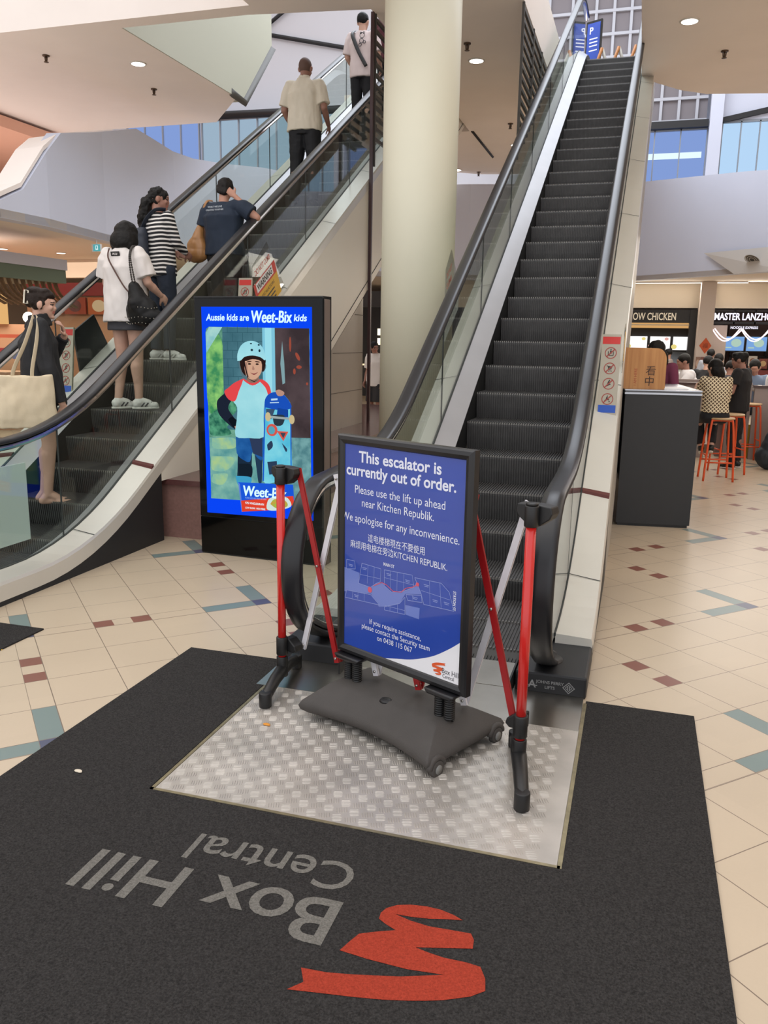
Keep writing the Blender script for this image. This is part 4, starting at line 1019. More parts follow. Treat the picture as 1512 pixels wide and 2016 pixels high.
# ------------------------------------------------------------------ black counter and the plywood screen on it
root = empty('service_counter', (0.17, 7.6, 0), 'black laminate counter block with a steel edged top right of the stopped escalator', 'counter')
Uc = Vector((0.678, 0.089, 0)).normalized(); Nc = Vector((Uc.y, -Uc.x, 0))
Mc = Matrix(((Uc.x, -Nc.x, 0, -0.165), (Uc.y, -Nc.y, 0, 7.363), (0, 0, 1, 0), (0, 0, 0, 1)))
mb = MB(); mb.box((0.065, 0, 0.025), (0.684, 1.2, 1.15), Mc); mb.build('body', mat('black_laminate', '242527', 0.5, var=0.05, vscale=20), root)
mb = MB(); mb.box((0.08, 0.02, 0.0), (0.67, 1.18, 0.03), Mc); mb.build('plinth', M_black, root)
mb = MB(); mb.box((0.06, -0.008, 1.15), (0.69, 1.2, 1.165), Mc); mb.box((0.06, -0.008, 1.18), (0.69, 1.2, 1.19), Mc); mb.build('worktop', mat('steel_edge', 'AFB1B6', 0.25, metal=0.9), root)
mb = MB(); mb.box((0.065, -0.002, 1.165), (0.684, 1.2, 1.18), Mc); mb.build('edge_strip', mat('grey_edge', '5C5E63', 0.4), root)
def wood(name, c1, c2, axis='X', scale=14):
    m = mat(name, c1, 0.45); nt = m.node_tree; b = nt.nodes['Principled BSDF']
    tc = nt.nodes.new('ShaderNodeTexCoord'); mp = nt.nodes.new('ShaderNodeMapping')
    mp.inputs['Scale'].default_value = (scale, scale, 0.8)
    nz = nt.nodes.new('ShaderNodeTexNoise'); nz.inputs['Scale'].default_value = 2.5; nz.inputs['Detail'].default_value = 6
    cr = nt.nodes.new('ShaderNodeValToRGB'); cr.color_ramp.elements[0].position = 0.3; cr.color_ramp.elements[1].position = 0.7
    cr.color_ramp.elements[0].color = (*hexc(c1), 1); cr.color_ramp.elements[1].color = (*hexc(c2), 1)
    nt.links.new(tc.outputs['Object'], mp.inputs[0]); nt.links.new(mp.outputs[0], nz.inputs['Vector']); nt.links.new(nz.outputs['Fac'], cr.inputs[0]); nt.links.new(cr.outputs[0], b.inputs['Base Color'])
    return m
M_ply = wood('warm_plywood', 'A9713C', 'C28C52')
root = empty('counter_screen', (0.05, 7.5, 1.19), 'upright plywood screen with a rounded corner standing on the black counter', 'screen panel')
xz = [(0.0, 1.19), (0.385, 1.19), (0.383, 1.40)] + [(0.303 + 0.08 * cos(radians(a)), 1.43 + 0.105 * sin(radians(a))) for a in range(0, 91, 10)] + [(0.015, 1.538), (0.012, 1.70), (-0.02, 1.72), (-0.02, 1.19)]
Mx = Mc @ Matrix(((1, 0, 0, 0.02), (0, 0, 1, 0), (0, 1, 0, 0), (0, 0, 0, 1)))
mb = MB(); mb.prism(xz, 0.135, 0.157, Mx); mb.build('panel', M_ply, root)
mb = MB()
put_text(mb, '看中', 0.085, Mc @ Vector((0.262, 0.134, 1.30)), Uc, Vector((0, 0, 1)))
vs, fs = text_geo('看中', 0.09)
mb = MB()
put_text(mb, '看', 0.088, Mc @ Vector((0.235, 0.134, 1.312)), Uc, Vector((0, 0, 1))); put_text(mb, '中', 0.088, Mc @ Vector((0.228, 0.134, 1.222)), Uc, Vector((0, 0, 1)))
mb.build('dark_characters', mat('dark_print', '38241A', 0.6), root)
mb = MB(); put_text(mb, 'I AM HERE', 0.034, Mc @ Vector((0.165, 0.134, 1.215)), Vector((0, 0, 1)), -Uc, width=0.145); mb.build('red_lettering', mat('red_ink', 'A5452C', 0.6), root)
mb = MB(); mb.box((0.40, 0.12, 1.1905), (0.60, 0.40, 1.198), Mc); tag(mb.build('paper_stack', M_white), 'flat white papers lying on the black counter beside the plywood screen', 'paper')

# ------------------------------------------------------------------ orange bar stools
M_orange = mat('orange_enamel', 'D9501E', 0.35, var=0.05, vscale=10)
M_seat = mat('pale_wood_seat', 'B99A72', 0.45, var=0.1, vscale=20)
def stool(x, y, rot, h, label):
    root = empty('bar_stool', (x, y, 0), label, 'stool', 'orange bar stools'); Ms = Matrix.Translation((x, y, 0)) @ Matrix.Rotation(rot, 4, 'Z')
    mb = MB(); mb.loft([[Ms @ Vector((0.16 * r * cos(2 * pi * k / 28), 0.16 * r * sin(2 * pi * k / 28), z)) for k in range(28)] for r, z in ((0.96, h - 0.022), (1, h - 0.016), (1, h - 0.006), (0.96, h))]); mb.build('seat', M_seat, root)
    for i in range(2):
        for s in (-1, 1):
            q = 0.145; t = 0.165
            sx = s; sy = -1 if i == 0 else 1
            mb = MB(); pts = [(0, sy * 0.09, h - 0.03), (sx * 0.09, sy * 0.10, h - 0.032), (sx * 0.118, sy * 0.11, h - 0.06), (sx * q, sy * t * 0.85, h * 0.5), (sx * t, sy * t, 0.0)]
            mb.tube([Ms @ Vector(p) for p in smooth_path(pts, 5)], 0.0125, 10); mb.build('leg', M_orange, root)
    for z, r, ends in ((0.22, 0.155, (((-1, -1), (1, -1)), ((-1, 1), (1, 1)))), (0.30, 0.152, (((-1, -1), (-1, 1)), ((1, -1), (1, 1))))):
        for (a0, b0), (a1, b1) in ends:
            mb = MB(); mb.tube([Ms @ Vector((r * a0, r * .97 * b0, z)), Ms @ Vector((r * a1, r * .97 * b1, z))], 0.009, 8); mb.build('rung', M_orange, root)
    return root
stool(0.955, 10.42, 0.12, 0.74, 'orange legged bar stool under the woman in the cream patterned top')
stool(1.13, 11.05, 0.3, 0.74, 'orange legged bar stool half hidden behind the occupied one')
stool(1.47, 12.25, 0.1, 0.80, 'empty orange legged bar stool furthest right, in front of the brown bench')
# ------------------------------------------------------------------ people
def remesh(mb, name, mats, parent, voxel=0.009, smooth=4, folds=0.0, fscale=9.0, seed=0, M=None, pick=None, fold_z=1.0):
    me = bpy.data.meshes.new(name)
    vs = [M @ p for p in mb.v] if M else mb.v
    me.from_pydata([tuple(p) for p in vs], [], mb.f); me.update()
    ob = bpy.data.objects.new(name, me); COL.objects.link(ob)
    r = ob.modifiers.new('r', 'REMESH'); r.mode = 'VOXEL'; r.voxel_size = voxel; r.adaptivity = 0.0
    if smooth:
        s = ob.modifiers.new('s', 'SMOOTH'); s.iterations = smooth; s.factor = 0.5
    dg = bpy.context.evaluated_depsgraph_get()
    m2 = bpy.data.meshes.new_from_object(ob.evaluated_get(dg))
    bpy.data.objects.remove(ob); bpy.data.meshes.remove(me)
    m2.name = name
    if folds:
        off = Vector((seed * 3.1, seed * 1.7, seed * 2.3))
        ns = [v.normal.copy() for v in m2.vertices]
        for v, n in zip(m2.vertices, ns):
            p = Vector((v.co.x * fscale, v.co.y * fscale, v.co.z * fscale * fold_z)) + off
            v.co += n * (folds * (noise.noise(p) + 0.5 * noise.noise(p * 2.3)))
    m2.materials.clear()
    for m in (mats if isinstance(mats, (list, tuple)) else [mats]): m2.materials.append(m)
    for p in m2.polygons:
        p.use_smooth = True
        if pick: p.material_index = pick(p.center)
    o = bpy.data.objects.new(name, m2); COL.objects.link(o)
    if parent is not None: attach(o, parent)
    return o
def cap(mb, a, b, ra, rb, seg=14):
    """tapered limb with round ends"""
    a, b = Vector(a), Vector(b); t = (b - a).normalized()
    n = 4; pts = []; rs = []
    for k in range(n, 0, -1): an = pi / 2 * k / n; pts.append(a - t * ra * sin(an)); rs.append(max(1e-3, ra * cos(an)))
    pts.append(a); rs.append(ra)
    pts.append(b); rs.append(rb)
    for k in range(1, n + 1): an = pi / 2 * k / n; pts.append(b + t * rb * sin(an)); rs.append(max(1e-3, rb * cos(an)))
    mb.tube(pts, rs, seg)
def limb(mb, pts, rs):
    for i in range(len(pts) - 1): cap(mb, pts[i], pts[i + 1], rs[i], rs[i + 1])
def torso_loft(mb, rings, n=24, sq=2.4):
    """rings: (centre, rx, ry); super-ellipse sections"""
    out = []
    for c, rx, ry in rings:
        c = Vector(c); rg = []
        for k in range(n):
            a = 2 * pi * k / n; ca, sa = cos(a), sin(a)
            rg.append(c + Vector((rx * math.copysign(abs(ca) ** (2 / sq), ca), ry * math.copysign(abs(sa) ** (2 / sq), sa), 0)))
        out.append(rg)
    mb.loft(out)
def hand(mb, wrist, d, palm, s=1.0, curl=0.5, side=1):
    """five separate fingers and a thumb; d: direction of the hand, palm: palm normal"""
    w = Vector(wrist); d = Vector(d).normalized(); p = Vector(palm); p = (p - d * p.dot(d)).normalized(); q = d.cross(p).normalized() * side
    c = w + d * 0.05 * s
    R = Matrix((q, d, p)).transposed().to_4x4()
    mb.ell(c, (0.039 * s, 0.052 * s, 0.016 * s), R, 14, 8)
    for i, (o, l) in enumerate(((-0.029, 0.068), (-0.010, 0.078), (0.010, 0.073), (0.028, 0.058))):
        b = w + d * 0.088 * s + q * o * s; r = 0.0088 * s
        a1 = curl * 0.6; e1 = b + (d * cos(a1) + p * sin(a1)) * l * 0.45 * s
        a2 = curl * 1.5; e2 = e1 + (d * cos(a2) + p * sin(a2)) * l * 0.32 * s
        a3 = curl * 2.2; e3 = e2 + (d * cos(a3) + p * sin(a3)) * l * 0.24 * s
        cap(mb, b - d * 0.015 * s, e1, r, r, 8); cap(mb, e1, e2, r, r * 0.93, 8); cap(mb, e2, e3, r * 0.93, r * 0.8, 8)
    tb = w + d * 0.03 * s - q * 0.03 * s; t1 = tb + (d * 0.6 - q * 0.65 + p * 0.35).normalized() * 0.04 * s; t2 = t1 + (d * 0.9 - q * 0.15 + p * 0.45).normalized() * 0.034 * s
    cap(mb, tb, t1, 0.013 * s, 0.0105 * s, 8); cap(mb, t1, t2, 0.0105 * s, 0.0085 * s, 8)
def head(mb, c, R, s=1.0):
    """c: centre of the skull, R: rotation whose +y is where the face looks"""
    E = lambda p, r: mb.ell(Vector(c) + R @ (Vector(p) * s), tuple(x * s for x in r), R.to_4x4())
    E((0, -0.008, 0.015), (0.074, 0.092, 0.092)); E((0, 0.022, -0.03), (0.062, 0.068, 0.075)); E((0, 0.045, -0.072), (0.040, 0.040, 0.036)); E((0, 0.05, -0.05), (0.048, 0.036, 0.05))
    E((0, 0.080, 0.028), (0.046, 0.014, 0.020)); E((0, 0.094, -0.018), (0.010, 0.014, 0.014)); E((0, 0.089, 0.002), (0.008, 0.010, 0.024))
    E((0.011, 0.090, -0.024), (0.009, 0.012, 0.008)); E((-0.011, 0.090, -0.024), (0.009, 0.012, 0.008))
    E((0, 0.086, -0.046), (0.021, 0.011, 0.007)); E((0, 0.084, -0.056), (0.018, 0.011, 0.007)); E((0, 0.076, -0.088), (0.022, 0.020, 0.018))
    E((0.036, 0.072, -0.018), (0.02, 0.016, 0.02)); E((-0.036, 0.072, -0.018), (0.02, 0.016, 0.02))
    for sx in (-1, 1): E((sx * 0.077, -0.004, -0.012), (0.010, 0.022, 0.033)); E((sx * 0.083, -0.010, -0.008), (0.008, 0.018, 0.026))
def rot3(yaw=0, pitch=0, roll=0):
    return (Matrix.Rotation(radians(yaw), 3, 'Z') @ Matrix.Rotation(radians(pitch), 3, 'X') @ Matrix.Rotation(radians(roll), 3, 'Y'))

class Person:
    """joints in the person's own frame: +y is forward, +x is the person's right, z up from the soles"""
    def __init__(self, loc, yaw, height, label, group=None, voxel=0.008, build=1.0):
        self.s = height / 1.70; s = self.s
        self.root = empty('person', loc, label, 'person', group)
        self.M = Matrix.Translation(Vector(loc)) @ Matrix.Rotation(radians(yaw), 4, 'Z')
        self.vx = voxel; self.b = build; self.seed = abs(hash(label)) % 17 if False else (len(label) * 7) % 17
        J = dict(hipR=(0.085, 0, 0.90), hipL=(-0.085, 0, 0.90), kneeR=(0.095, 0.02, 0.49), kneeL=(-0.095, 0.02, 0.49), ankR=(0.10, -0.02, 0.085), ankL=(-0.10, -0.02, 0.085),
                 pel=(0, 0, 0.93), waist=(0, 0.0, 1.07), chest=(0, -0.005, 1.28), neck=(0, -0.015, 1.44), head=(0, 0.01, 1.585),
                 shR=(0.175, -0.01, 1.40), shL=(-0.175, -0.01, 1.40), elR=(0.225, -0.03, 1.13), elL=(-0.225, -0.03, 1.13), wrR=(0.225, 0.06, 0.90), wrL=(-0.225, 0.06, 0.90))
        self.J = {k: Vector(v) * s for k, v in J.items()}
        self.hR = rot3(); self.footdir = {'R': Vector((0.12, 1, 0)), 'L': Vector((-0.12, 1, 0))}
        self.handdir = {}; self.palm = {}; self.curl = 0.5; self.drop = 0
    def j(self, **kw):
        for k, v in kw.items(): self.J[k] = Vector(v) * self.s
        return self
    def body(self, skin, bare_feet=False, lips=True, hands=True, heads=True):
        J = self.J; s = self.s; b = self.b; mb = MB()
        torso_loft(mb, [(J['pel'] - Vector((0, 0, 0.09 * s)), 0.14 * s * b, 0.10 * s * b), (J['pel'], 0.155 * s * b, 0.115 * s * b), (J['waist'], 0.13 * s * b, 0.095 * s * b), (J['chest'], 0.155 * s * b, 0.11 * s * b), (J['neck'] - Vector((0, 0, 0.04 * s)), 0.13 * s, 0.07 * s), (J['neck'], 0.06 * s, 0.055 * s)])
        cap(mb, J['neck'] - Vector((0, 0, 0.03 * s)), J['head'] - self.hR @ Vector((0, 0.02, 0.05)) * s, 0.056 * s, 0.05 * s)
        if heads: head(mb, J['head'], self.hR, s)
        for q, sd in (('R', 1), ('L', -1)):
            limb(mb, [J['sh' + q], J['el' + q], J['wr' + q]], [0.050 * s, 0.039 * s, 0.027 * s])
            cap(mb, J['el' + q] * 0.65 + J['wr' + q] * 0.35, J['el' + q] * 0.3 + J['wr' + q] * 0.7, 0.040 * s, 0.032 * s)
            cap(mb, J['chest'] + Vector((sd * 0.10 * s, 0, 0.06 * s)), J['sh' + q], 0.075 * s, 0.055 * s)
            limb(mb, [J['hip' + q], J['knee' + q], J['ank' + q]], [0.088 * s * b, 0.056 * s, 0.036 * s])
            kn, an = J['knee' + q], J['ank' + q]
            cap(mb, kn * 0.78 + an * 0.22 + Vector((0, -0.018 * s, 0)), kn * 0.45 + an * 0.55 + Vector((0, -0.01 * s, 0)), 0.056 * s, 0.042 * s)
            fd = self.footdir[q].normalized()
            a = Vector((an.x, an.y, an.z))
            if bare_feet:
                z0 = an.z - 0.085 * s
                heel = Vector((an.x, an.y, z0)) - fd * 0.045 * s
                cap(mb, a, heel + Vector((0, 0, 0.032 * s)), 0.034 * s, 0.031 * s); cap(mb, a, heel + fd * 0.13 * s + Vector((0, 0, 0.035 * s)), 0.034 * s, 0.03 * s)
                px = fd.cross(Vector((0, 0, 1)))
                cap(mb, heel + Vector((0, 0, 0.028 * s)), heel + fd * 0.15 * s + Vector((0, 0, 0.024 * s)), 0.028 * s, 0.026 * s)
                for k, (o, l, r) in enumerate(((-0.028, 0.225, 0.0135), (-0.010, 0.222, 0.0105), (0.006, 0.214, 0.0105), (0.020, 0.203, 0.010), (0.033, 0.190, 0.0095))):
                    sg = -1 if q == 'R' else 1
                    o2 = o * (1 if q == 'R' else -1)
                    cap(mb, heel + fd * 0.12 * s + px * o2 * 0.8 * s + Vector((0, 0, 0.022 * s)), heel + fd * (l - r) * s + px * o2 * s + Vector((0, 0, r * s)), 0.017 * s, r * s, 8)
            if hands:
                d = self.handdir.get(q, (J['wr' + q] - J['el' + q])); pl = self.palm.get(q, Vector((-sd, 0.2, 0)))
                hand(mb, J['wr' + q], d, pl, s * 1.0, self.curl, 1 if q == 'R' else -1)
        Mi = self.M; hc = self.M @ J['head']; hR = (self.M.to_3x3() @ self.hR)
        inv = hR.transposed()
        def pick(c):
            p = inv @ (c - hc) / s
            if p.y > 0.07 and abs(p.x) < 0.024 and -0.063 < p.z < -0.041: return 1
            if p.y > 0.055 and 0.016 < abs(p.x) < 0.045:
                if 0.001 < p.z < 0.0095: return 2
                if 0.023 < p.z < 0.0285: return 2
            return 0
        self.bodyo = remesh(mb, 'body', [skin, M_lip, M_eye], self.root, self.vx, 2, M=self.M, pick=pick if lips else None)
        return self
    def top(self, name, m, hem=0.86, sleeve=0.45, loose=1.15, folds=0.006, hem_w=None, sleeve_r=None, neck=0.075, tuckx=0, front=1.0):
        """shirt: body with a cut hem, sleeves to a fraction of the upper arm (1 = elbow, 2 = wrist)"""
        J = self.J; s = self.s; b = self.b; mb = MB()
        P, Wt, Cc, Nk = J['pel'], J['waist'], J['chest'], J['neck']
        hz = hem * s
        lo = Vector((P.x, P.y, hz)) if hz < P.z + 0.3 else P
        hw = (hem_w or 0.165) * s * b * loose; 
        rings = [(lo, hw, hw * 0.74), (lo + Vector((0, 0, 0.012 * s)), hw * 1.0, hw * 0.745)]
        if hz < Wt.z - 0.1 * s: rings.append((P * 0.45 + Wt * 0.55, 0.158 * s * b * loose, 0.118 * s * b * loose))
        rings += [(Wt + Vector((0, 0, 0.06 * s)), 0.152 * s * b * loose, 0.112 * s * b * loose), (Cc, 0.172 * s * b * (loose * 0.5 + 0.5), 0.126 * s * b * (loose * 0.5 + 0.5)),
                  (Cc * 0.35 + Nk * 0.65 + Vector((0, 0, -0.01 * s)), 0.165 * s, 0.098 * s), (Nk + Vector((0, 0, -0.012 * s)), neck * 1.35 * s, 0.078 * s), (Nk + Vector((0, 0, 0.012 * s)), neck * s, 0.066 * s)]
        torso_loft(mb, rings)
        for q, sd in (('R', 1), ('L', -1)):
            A, B, Wd = J['sh' + q], J['el' + q], J['wr' + q]
            r0 = (sleeve_r or 0.066) * s
            cap(mb, Cc + Vector((sd * 0.09 * s, 0, 0.07 * s)), A, 0.085 * s, 0.064 * s)
            if sleeve <= 1:
                e = A + (B - A) * sleeve; t = (B - A).normalized()
                mb.tube([A - t * 0.01, A + t * 0.04 * s, e, e + t * 0.004], [0.06 * s, r0, r0 * 1.06, r0 * 1.05], 18)
            else:
                e = B + (Wd - B) * min(1, (sleeve - 1)); t2 = (Wd - B).normalized()
                cap(mb, A, B, r0 * 0.95, r0 * 0.78); mb.tube([B - t2 * 0.01, B + t2 * 0.03, e, e + t2 * 0.004], [r0 * 0.76, r0 * 0.76, r0 * 0.58, r0 * 0.57], 16); mb.ell(B, r0 * 0.78)
        return remesh(mb, name, m, self.root, self.vx, 3, folds, 10, self.seed, self.M, fold_z=0.55)
    def bottoms(self, name, m, length=2.0, loose=1.1, folds=0.004, skirt=False, top_z=None):
        """trousers (length 2 = ankle, 1 = knee) or a skirt"""
        J = self.J; s = self.s; b = self.b; mb = MB(); P = J['pel']
        if skirt:
            lo = (J['hipR'] + (J['kneeR'] - J['hipR']) * length + J['hipL'] + (J['kneeL'] - J['hipL']) * length) / 2
            torso_loft(mb, [(lo, 0.185 * s * b * loose, 0.135 * s * b * loose), (lo + Vector((0, 0, 0.01)), 0.186 * s * b * loose, 0.136 * s * b * loose), (P - Vector((0, 0, 0.06 * s)), 0.172 * s * b, 0.13 * s * b), (P + Vector((0, 0, 0.08 * s)), 0.145 * s * b, 0.11 * s * b)])
        else:
            torso_loft(mb, [(P - Vector((0, 0, 0.10 * s)), 0.14 * s * b, 0.115 * s * b), (P - Vector((0, 0, 0.03 * s)), 0.165 * s * b, 0.13 * s * b), (P + Vector((0, 0, 0.06 * s)), 0.152 * s * b, 0.112 * s * b), (P + Vector((0, 0, 0.12 * s)), 0.14 * s * b, 0.104 * s * b)])
            for q in 'RL':
                h, k, a = J['hip' + q], J['knee' + q], J['ank' + q]
                if length <= 1:
                    e = h + (k - h) * length; t = (k - h).normalized()
                    mb.ell(h, 0.10 * s * b); mb.tube([h, h * 0.5 + e * 0.5, e, e + t * 0.004], [0.10 * s * b * loose, 0.095 * s * b * loose, 0.088 * s * b * loose, 0.087 * s * b * loose], 18)
                else:
                    e = k + (a - k) * (length - 1); t = (a - k).normalized()
                    cap(mb, h, k, 0.098 * s * b * loose, 0.068 * s * loose); mb.ell(k, 0.068 * s * loose)
                    mb.tube([k, k * 0.5 + e * 0.5, e - t * 0.01, e], [0.068 * s * loose, 0.062 * s * loose, 0.054 * s * loose, 0.053 * s * loose], 16)
        return remesh(mb, name, m, self.root, self.vx, 3, folds, 11, self.seed + 3, self.M, fold_z=1.6)
    def shoes(self, m, sole=None, laces=None):
        s = self.s
        for q in 'RL':
            an = self.J['ank' + q]; fd = self.footdir[q].normalized(); z0 = an.z - 0.085 * s; px = fd.cross(Vector((0, 0, 1)))
            heel = Vector((an.x, an.y, z0)) - fd * 0.055 * s
            mb = MB()
            cap(mb, heel + fd * 0.03 * s + Vector((0, 0, 0.046 * s)), heel + fd * 0.20 * s + Vector((0, 0, 0.037 * s)), 0.036 * s, 0.031 * s); cap(mb, heel + fd * 0.025 * s + Vector((0, 0, 0.06 * s)), heel + fd * 0.12 * s + Vector((0, 0, 0.062 * s)), 0.034 * s, 0.030 * s)
            cap(mb, heel + fd * 0.16 * s + Vector((0, 0, 0.034 * s)), heel + fd * 0.205 * s + Vector((0, 0, 0.031 * s)), 0.036 * s, 0.028 * s)
            cap(mb, an + Vector((0, 0, -0.005)), heel + fd * 0.14 * s + Vector((0, 0, 0.06 * s)), 0.042 * s, 0.032 * s); mb.ell(an + Vector((0, 0, -0.02 * s)), (0.045 * s, 0.045 * s, 0.035 * s))
            sh = remesh(mb, 'shoe', m, self.root, min(self.vx, 0.007), 2, M=self.M)
            pts = []
            for k in range(24):
                a = 2 * pi * k / 24; w = 0.032 + 0.006 * max(0, sin(a)); pts.append((cos(a) * w * s, (0.107 + sin(a) * 0.124) * s))
            mb = MB(); mb.loft([[self.M @ (heel + px * x + fd * (y + 0.005) + Vector((0, 0, z))) for x, y in pts] for z in (0.0012, 0.022 * s)])
            so = mb.build('sole', sole or M_shoesole, sh)
            if laces:
                mb = MB()
                for k in range(4):
                    c = heel + fd * (0.12 + 0.022 * k) * s + Vector((0, 0, (0.092 - 0.009 * k) * s)); mb.tube([self.M @ (c - px * 0.024 * s - Vector((0, 0, 0.010 * s))), self.M @ (c + Vector((0, 0, 0.002))), self.M @ (c + px * 0.024 * s - Vector((0, 0, 0.010 * s)))], 0.0035, 6)
                mb.build('laces', laces, sh)
                mb = MB()
                for sd in (-1, 1):
                    for k in range(2): mb.tube([self.M @ (heel + fd * (0.07 + 0.035 * k) * s + px * sd * 0.0365 * s + Vector((0, 0, 0.028 * s))), self.M @ (heel + fd * (0.10 + 0.035 * k) * s + px * sd * 0.033 * s + Vector((0, 0, 0.062 * s)))], 0.006, 6)
                mb.build('side_stripes', laces, sh)
    def hair(self, prims, m, folds=0.006, voxel=None, fscale=16, name='hair'):
        """prims in head space (metres before scaling): ('e', centre, radii) or ('c', a, b, ra, rb)"""
        mb = MB(); s = self.s; hc = self.J['head']; R = self.hR
        X = lambda p: hc + R @ (Vector(p) * s)
        for p in prims:
            if p[0] == 'e': mb.ell(X(p[1]), tuple(x * s for x in p[2]), R.to_4x4())
            else: cap(mb, X(p[1]), X(p[2]), p[3] * s, p[4] * s)
        return remesh(mb, name, m, self.root, voxel or self.vx, 1, folds, fscale, self.seed, self.M)
    def W(self, p): return self.M @ (Vector(p) * self.s)

M_lip = mat('lip', 'A9655A', 0.5); M_eye = mat('dark_eye', '2A1E1B', 0.3)
M_skinA = mat('skin_light', 'BF9784', 0.6, var=0.04, vscale=20); M_skinB = mat('skin_tan', '92695A', 0.6, var=0.05, vscale=20); M_skinC = mat('skin_warm', 'AC7F6B', 0.6, var=0.04, vscale=20)
M_hairBlk = mat('black_hair', '0D0B0A', 0.6, spec=0.25, bump=0.35, bscale=90); M_hairBrn = mat('dark_brown_hair', '20150F', 0.6, spec=0.25, bump=0.35, bscale=90)
M_shoesole = mat('white_sole', 'D9D5CC', 0.6)
CAPHAIR = [('e', (0, -0.014, 0.028), (0.084, 0.098, 0.092))]

# escalator step heights used to stand people on the treads
def tread(y, yo=-0.054, phase=-0.128):
    k = math.floor((y - yo - 5.6) / DH - phase + 1e-6)
    return 0.5468 + (k + phase) * DH * T30

# --- woman with the tote bag, near the foot
P1 = Person((-4.27, 5.19, 0.303), -46, 1.60, 'woman in a black jacket with hair clipped up, barefoot low on the escalator', voxel=0.007)
P1.j(hipR=(0.075, 0, 0.88), hipL=(-0.075, 0, 0.88), kneeR=(0.08, 0.02, 0.49), kneeL=(-0.07, 0.03, 0.49), ankR=(0.075, -0.015, 0.085), ankL=(-0.06, -0.03, 0.085),
     elR=(0.25, 0.03, 1.09), wrR=(0.25, 0.12, 0.815), elL=(-0.22, 0.10, 1.16), wrL=(-0.07, 0.20, 1.335), head=(0, 0.045, 1.575), neck=(0, 0.0, 1.43))
P1.hR = rot3(-16, -7, 0); P1.handdir['L'] = Vector((0.45, -0.15, 0.75)); P1.palm['L'] = Vector((0.2, -0.9, 0.1)); P1.curl = 0.6
P1.body(M_skinA, bare_feet=True)
P1.top('jacket', mat('black_jacket_cloth', '16171B', 0.75, bump=0.2, bscale=90), hem=0.80, sleeve=1.93, loose=1.30, folds=0.012, hem_w=0.178, sleeve_r=0.080, neck=0.09)
mb = MB(); c = P1.J['neck'] + Vector((0, 0.012, 0.02)); mb.loft([[c + Vector((0.082 * r * cos(2 * pi * k / 22), 0.078 * r * sin(2 * pi * k / 22), z + 0.012 * sin(2 * pi * k / 22))) for k in range(22)] for r, z in ((1.15, -0.045), (1.0, 0.0), (0.96, 0.045), (0.86, 0.05), (0.86, -0.02))]); remesh(mb, 'collar', MATS['black_jacket_cloth'], P1.root, 0.007, 2, 0.004, 14, 1, P1.M)
P1.bottoms('shorts', mat('black_shorts_cloth', '1A1A1D', 0.8), length=0.42, loose=1.0)
P1.hair([('e', (0, -0.022, 0.03), (0.086, 0.095, 0.092)), ('e', (0, 0.04, 0.070), (0.066, 0.045, 0.03)), ('e', (0, -0.085, 0.035), (0.066, 0.06, 0.075)), ('e', (0.0, -0.05, 0.095), (0.075, 0.075, 0.035)), ('e', (0.0, 0.0, 0.098), (0.065, 0.06, 0.028)), ('c', (0.072, 0.02, 0.02), (0.076, 0.005, -0.035), 0.014, 0.008), ('c', (-0.072, 0.02, 0.02), (-0.076, 0.005, -0.035), 0.014, 0.008)], M_hairBrn, 0.008)
mb = MB(); hc = P1.J['head']; X = lambda p: P1.M @ (hc + P1.hR @ (Vector(p) * P1.s))
ringp = [X((0.065, -0.12 + 0.018 * cos(a) , 0.045 + 0.062 * sin(a))) for a in [2 * pi * k / 20 for k in range(20)]]
fr = [(-0.014, -0.05), (0.014, -0.05), (0.014, 0.05), (-0.014, 0.05)]
for x0c in (0.03,):
    mb.tube([X((0.050 - b * 0.1, -0.112 + a, 0.04 + b)) for a, b in fr], 0.0065, 8, closed=True)
tag(mb.build('hair_clip', mat('ivory_plastic', 'DDD6C4', 0.35)), 'ivory rectangular claw clip in the hair of the woman with the canvas tote', 'hair clip')
# canvas tote hanging from her right shoulder
root = empty('tote_bag', P1.W((0.27, -0.02, 0.75)), 'cream canvas tote bag on the shoulder of the woman in the black jacket', 'bag')
M_canvas = mat('natural_canvas', 'CFC0A4', 0.85, bump=0.3, bscale=350, var=0.05, vscale=10)
mb = MB(); n = 28; rings = []
for z, w, t, dx in ((0.645, 0.185, 0.03, 0), (0.65, 0.205, 0.045, 0), (0.72, 0.21, 0.058, 0), (0.83, 0.205, 0.058, 0), (0.94, 0.20, 0.048, 0), (1.05, 0.19, 0.03, 0)):
    rg = []
    for k in range(n):
        a = 2 * pi * k / n; ca, sa = cos(a), sin(a)
        rg.append(Vector((0.325 + t * math.copysign(abs(sa) ** 0.8, sa), -0.135 + w * math.copysign(abs(ca) ** 0.6, ca), z - (0.02 * (1 - abs(ca)) if z > 1.0 else 0))))
    rings.append(rg)
mb.loft(rings); remesh(mb, 'bag_body', M_canvas, root, 0.007, 3, 0.012, 9, 4, P1.M @ Matrix.Scale(P1.s, 4), fold_z=0.6)
for dy, sx in ((-0.09, 0.0), (0.045, 0.02)):
    mb = MB()
    pa = [(0.325 + sx, -0.135 + dy, 0.97), (0.318 + sx, -0.13 + dy * 0.95, 1.08), (0.285, -0.07 + dy * 0.6, 1.27), (0.235, -0.03 + dy * 0.35, 1.425), (0.155, -0.02 + dy * 0.2, 1.478)]
    pts = smooth_path([P1.W(p) for p in pa], 6)
    mb.tube(pts, 0.020, 8, flat=0.12, up=(1, 0, 0)); mb.build('strap', M_canvas, root)

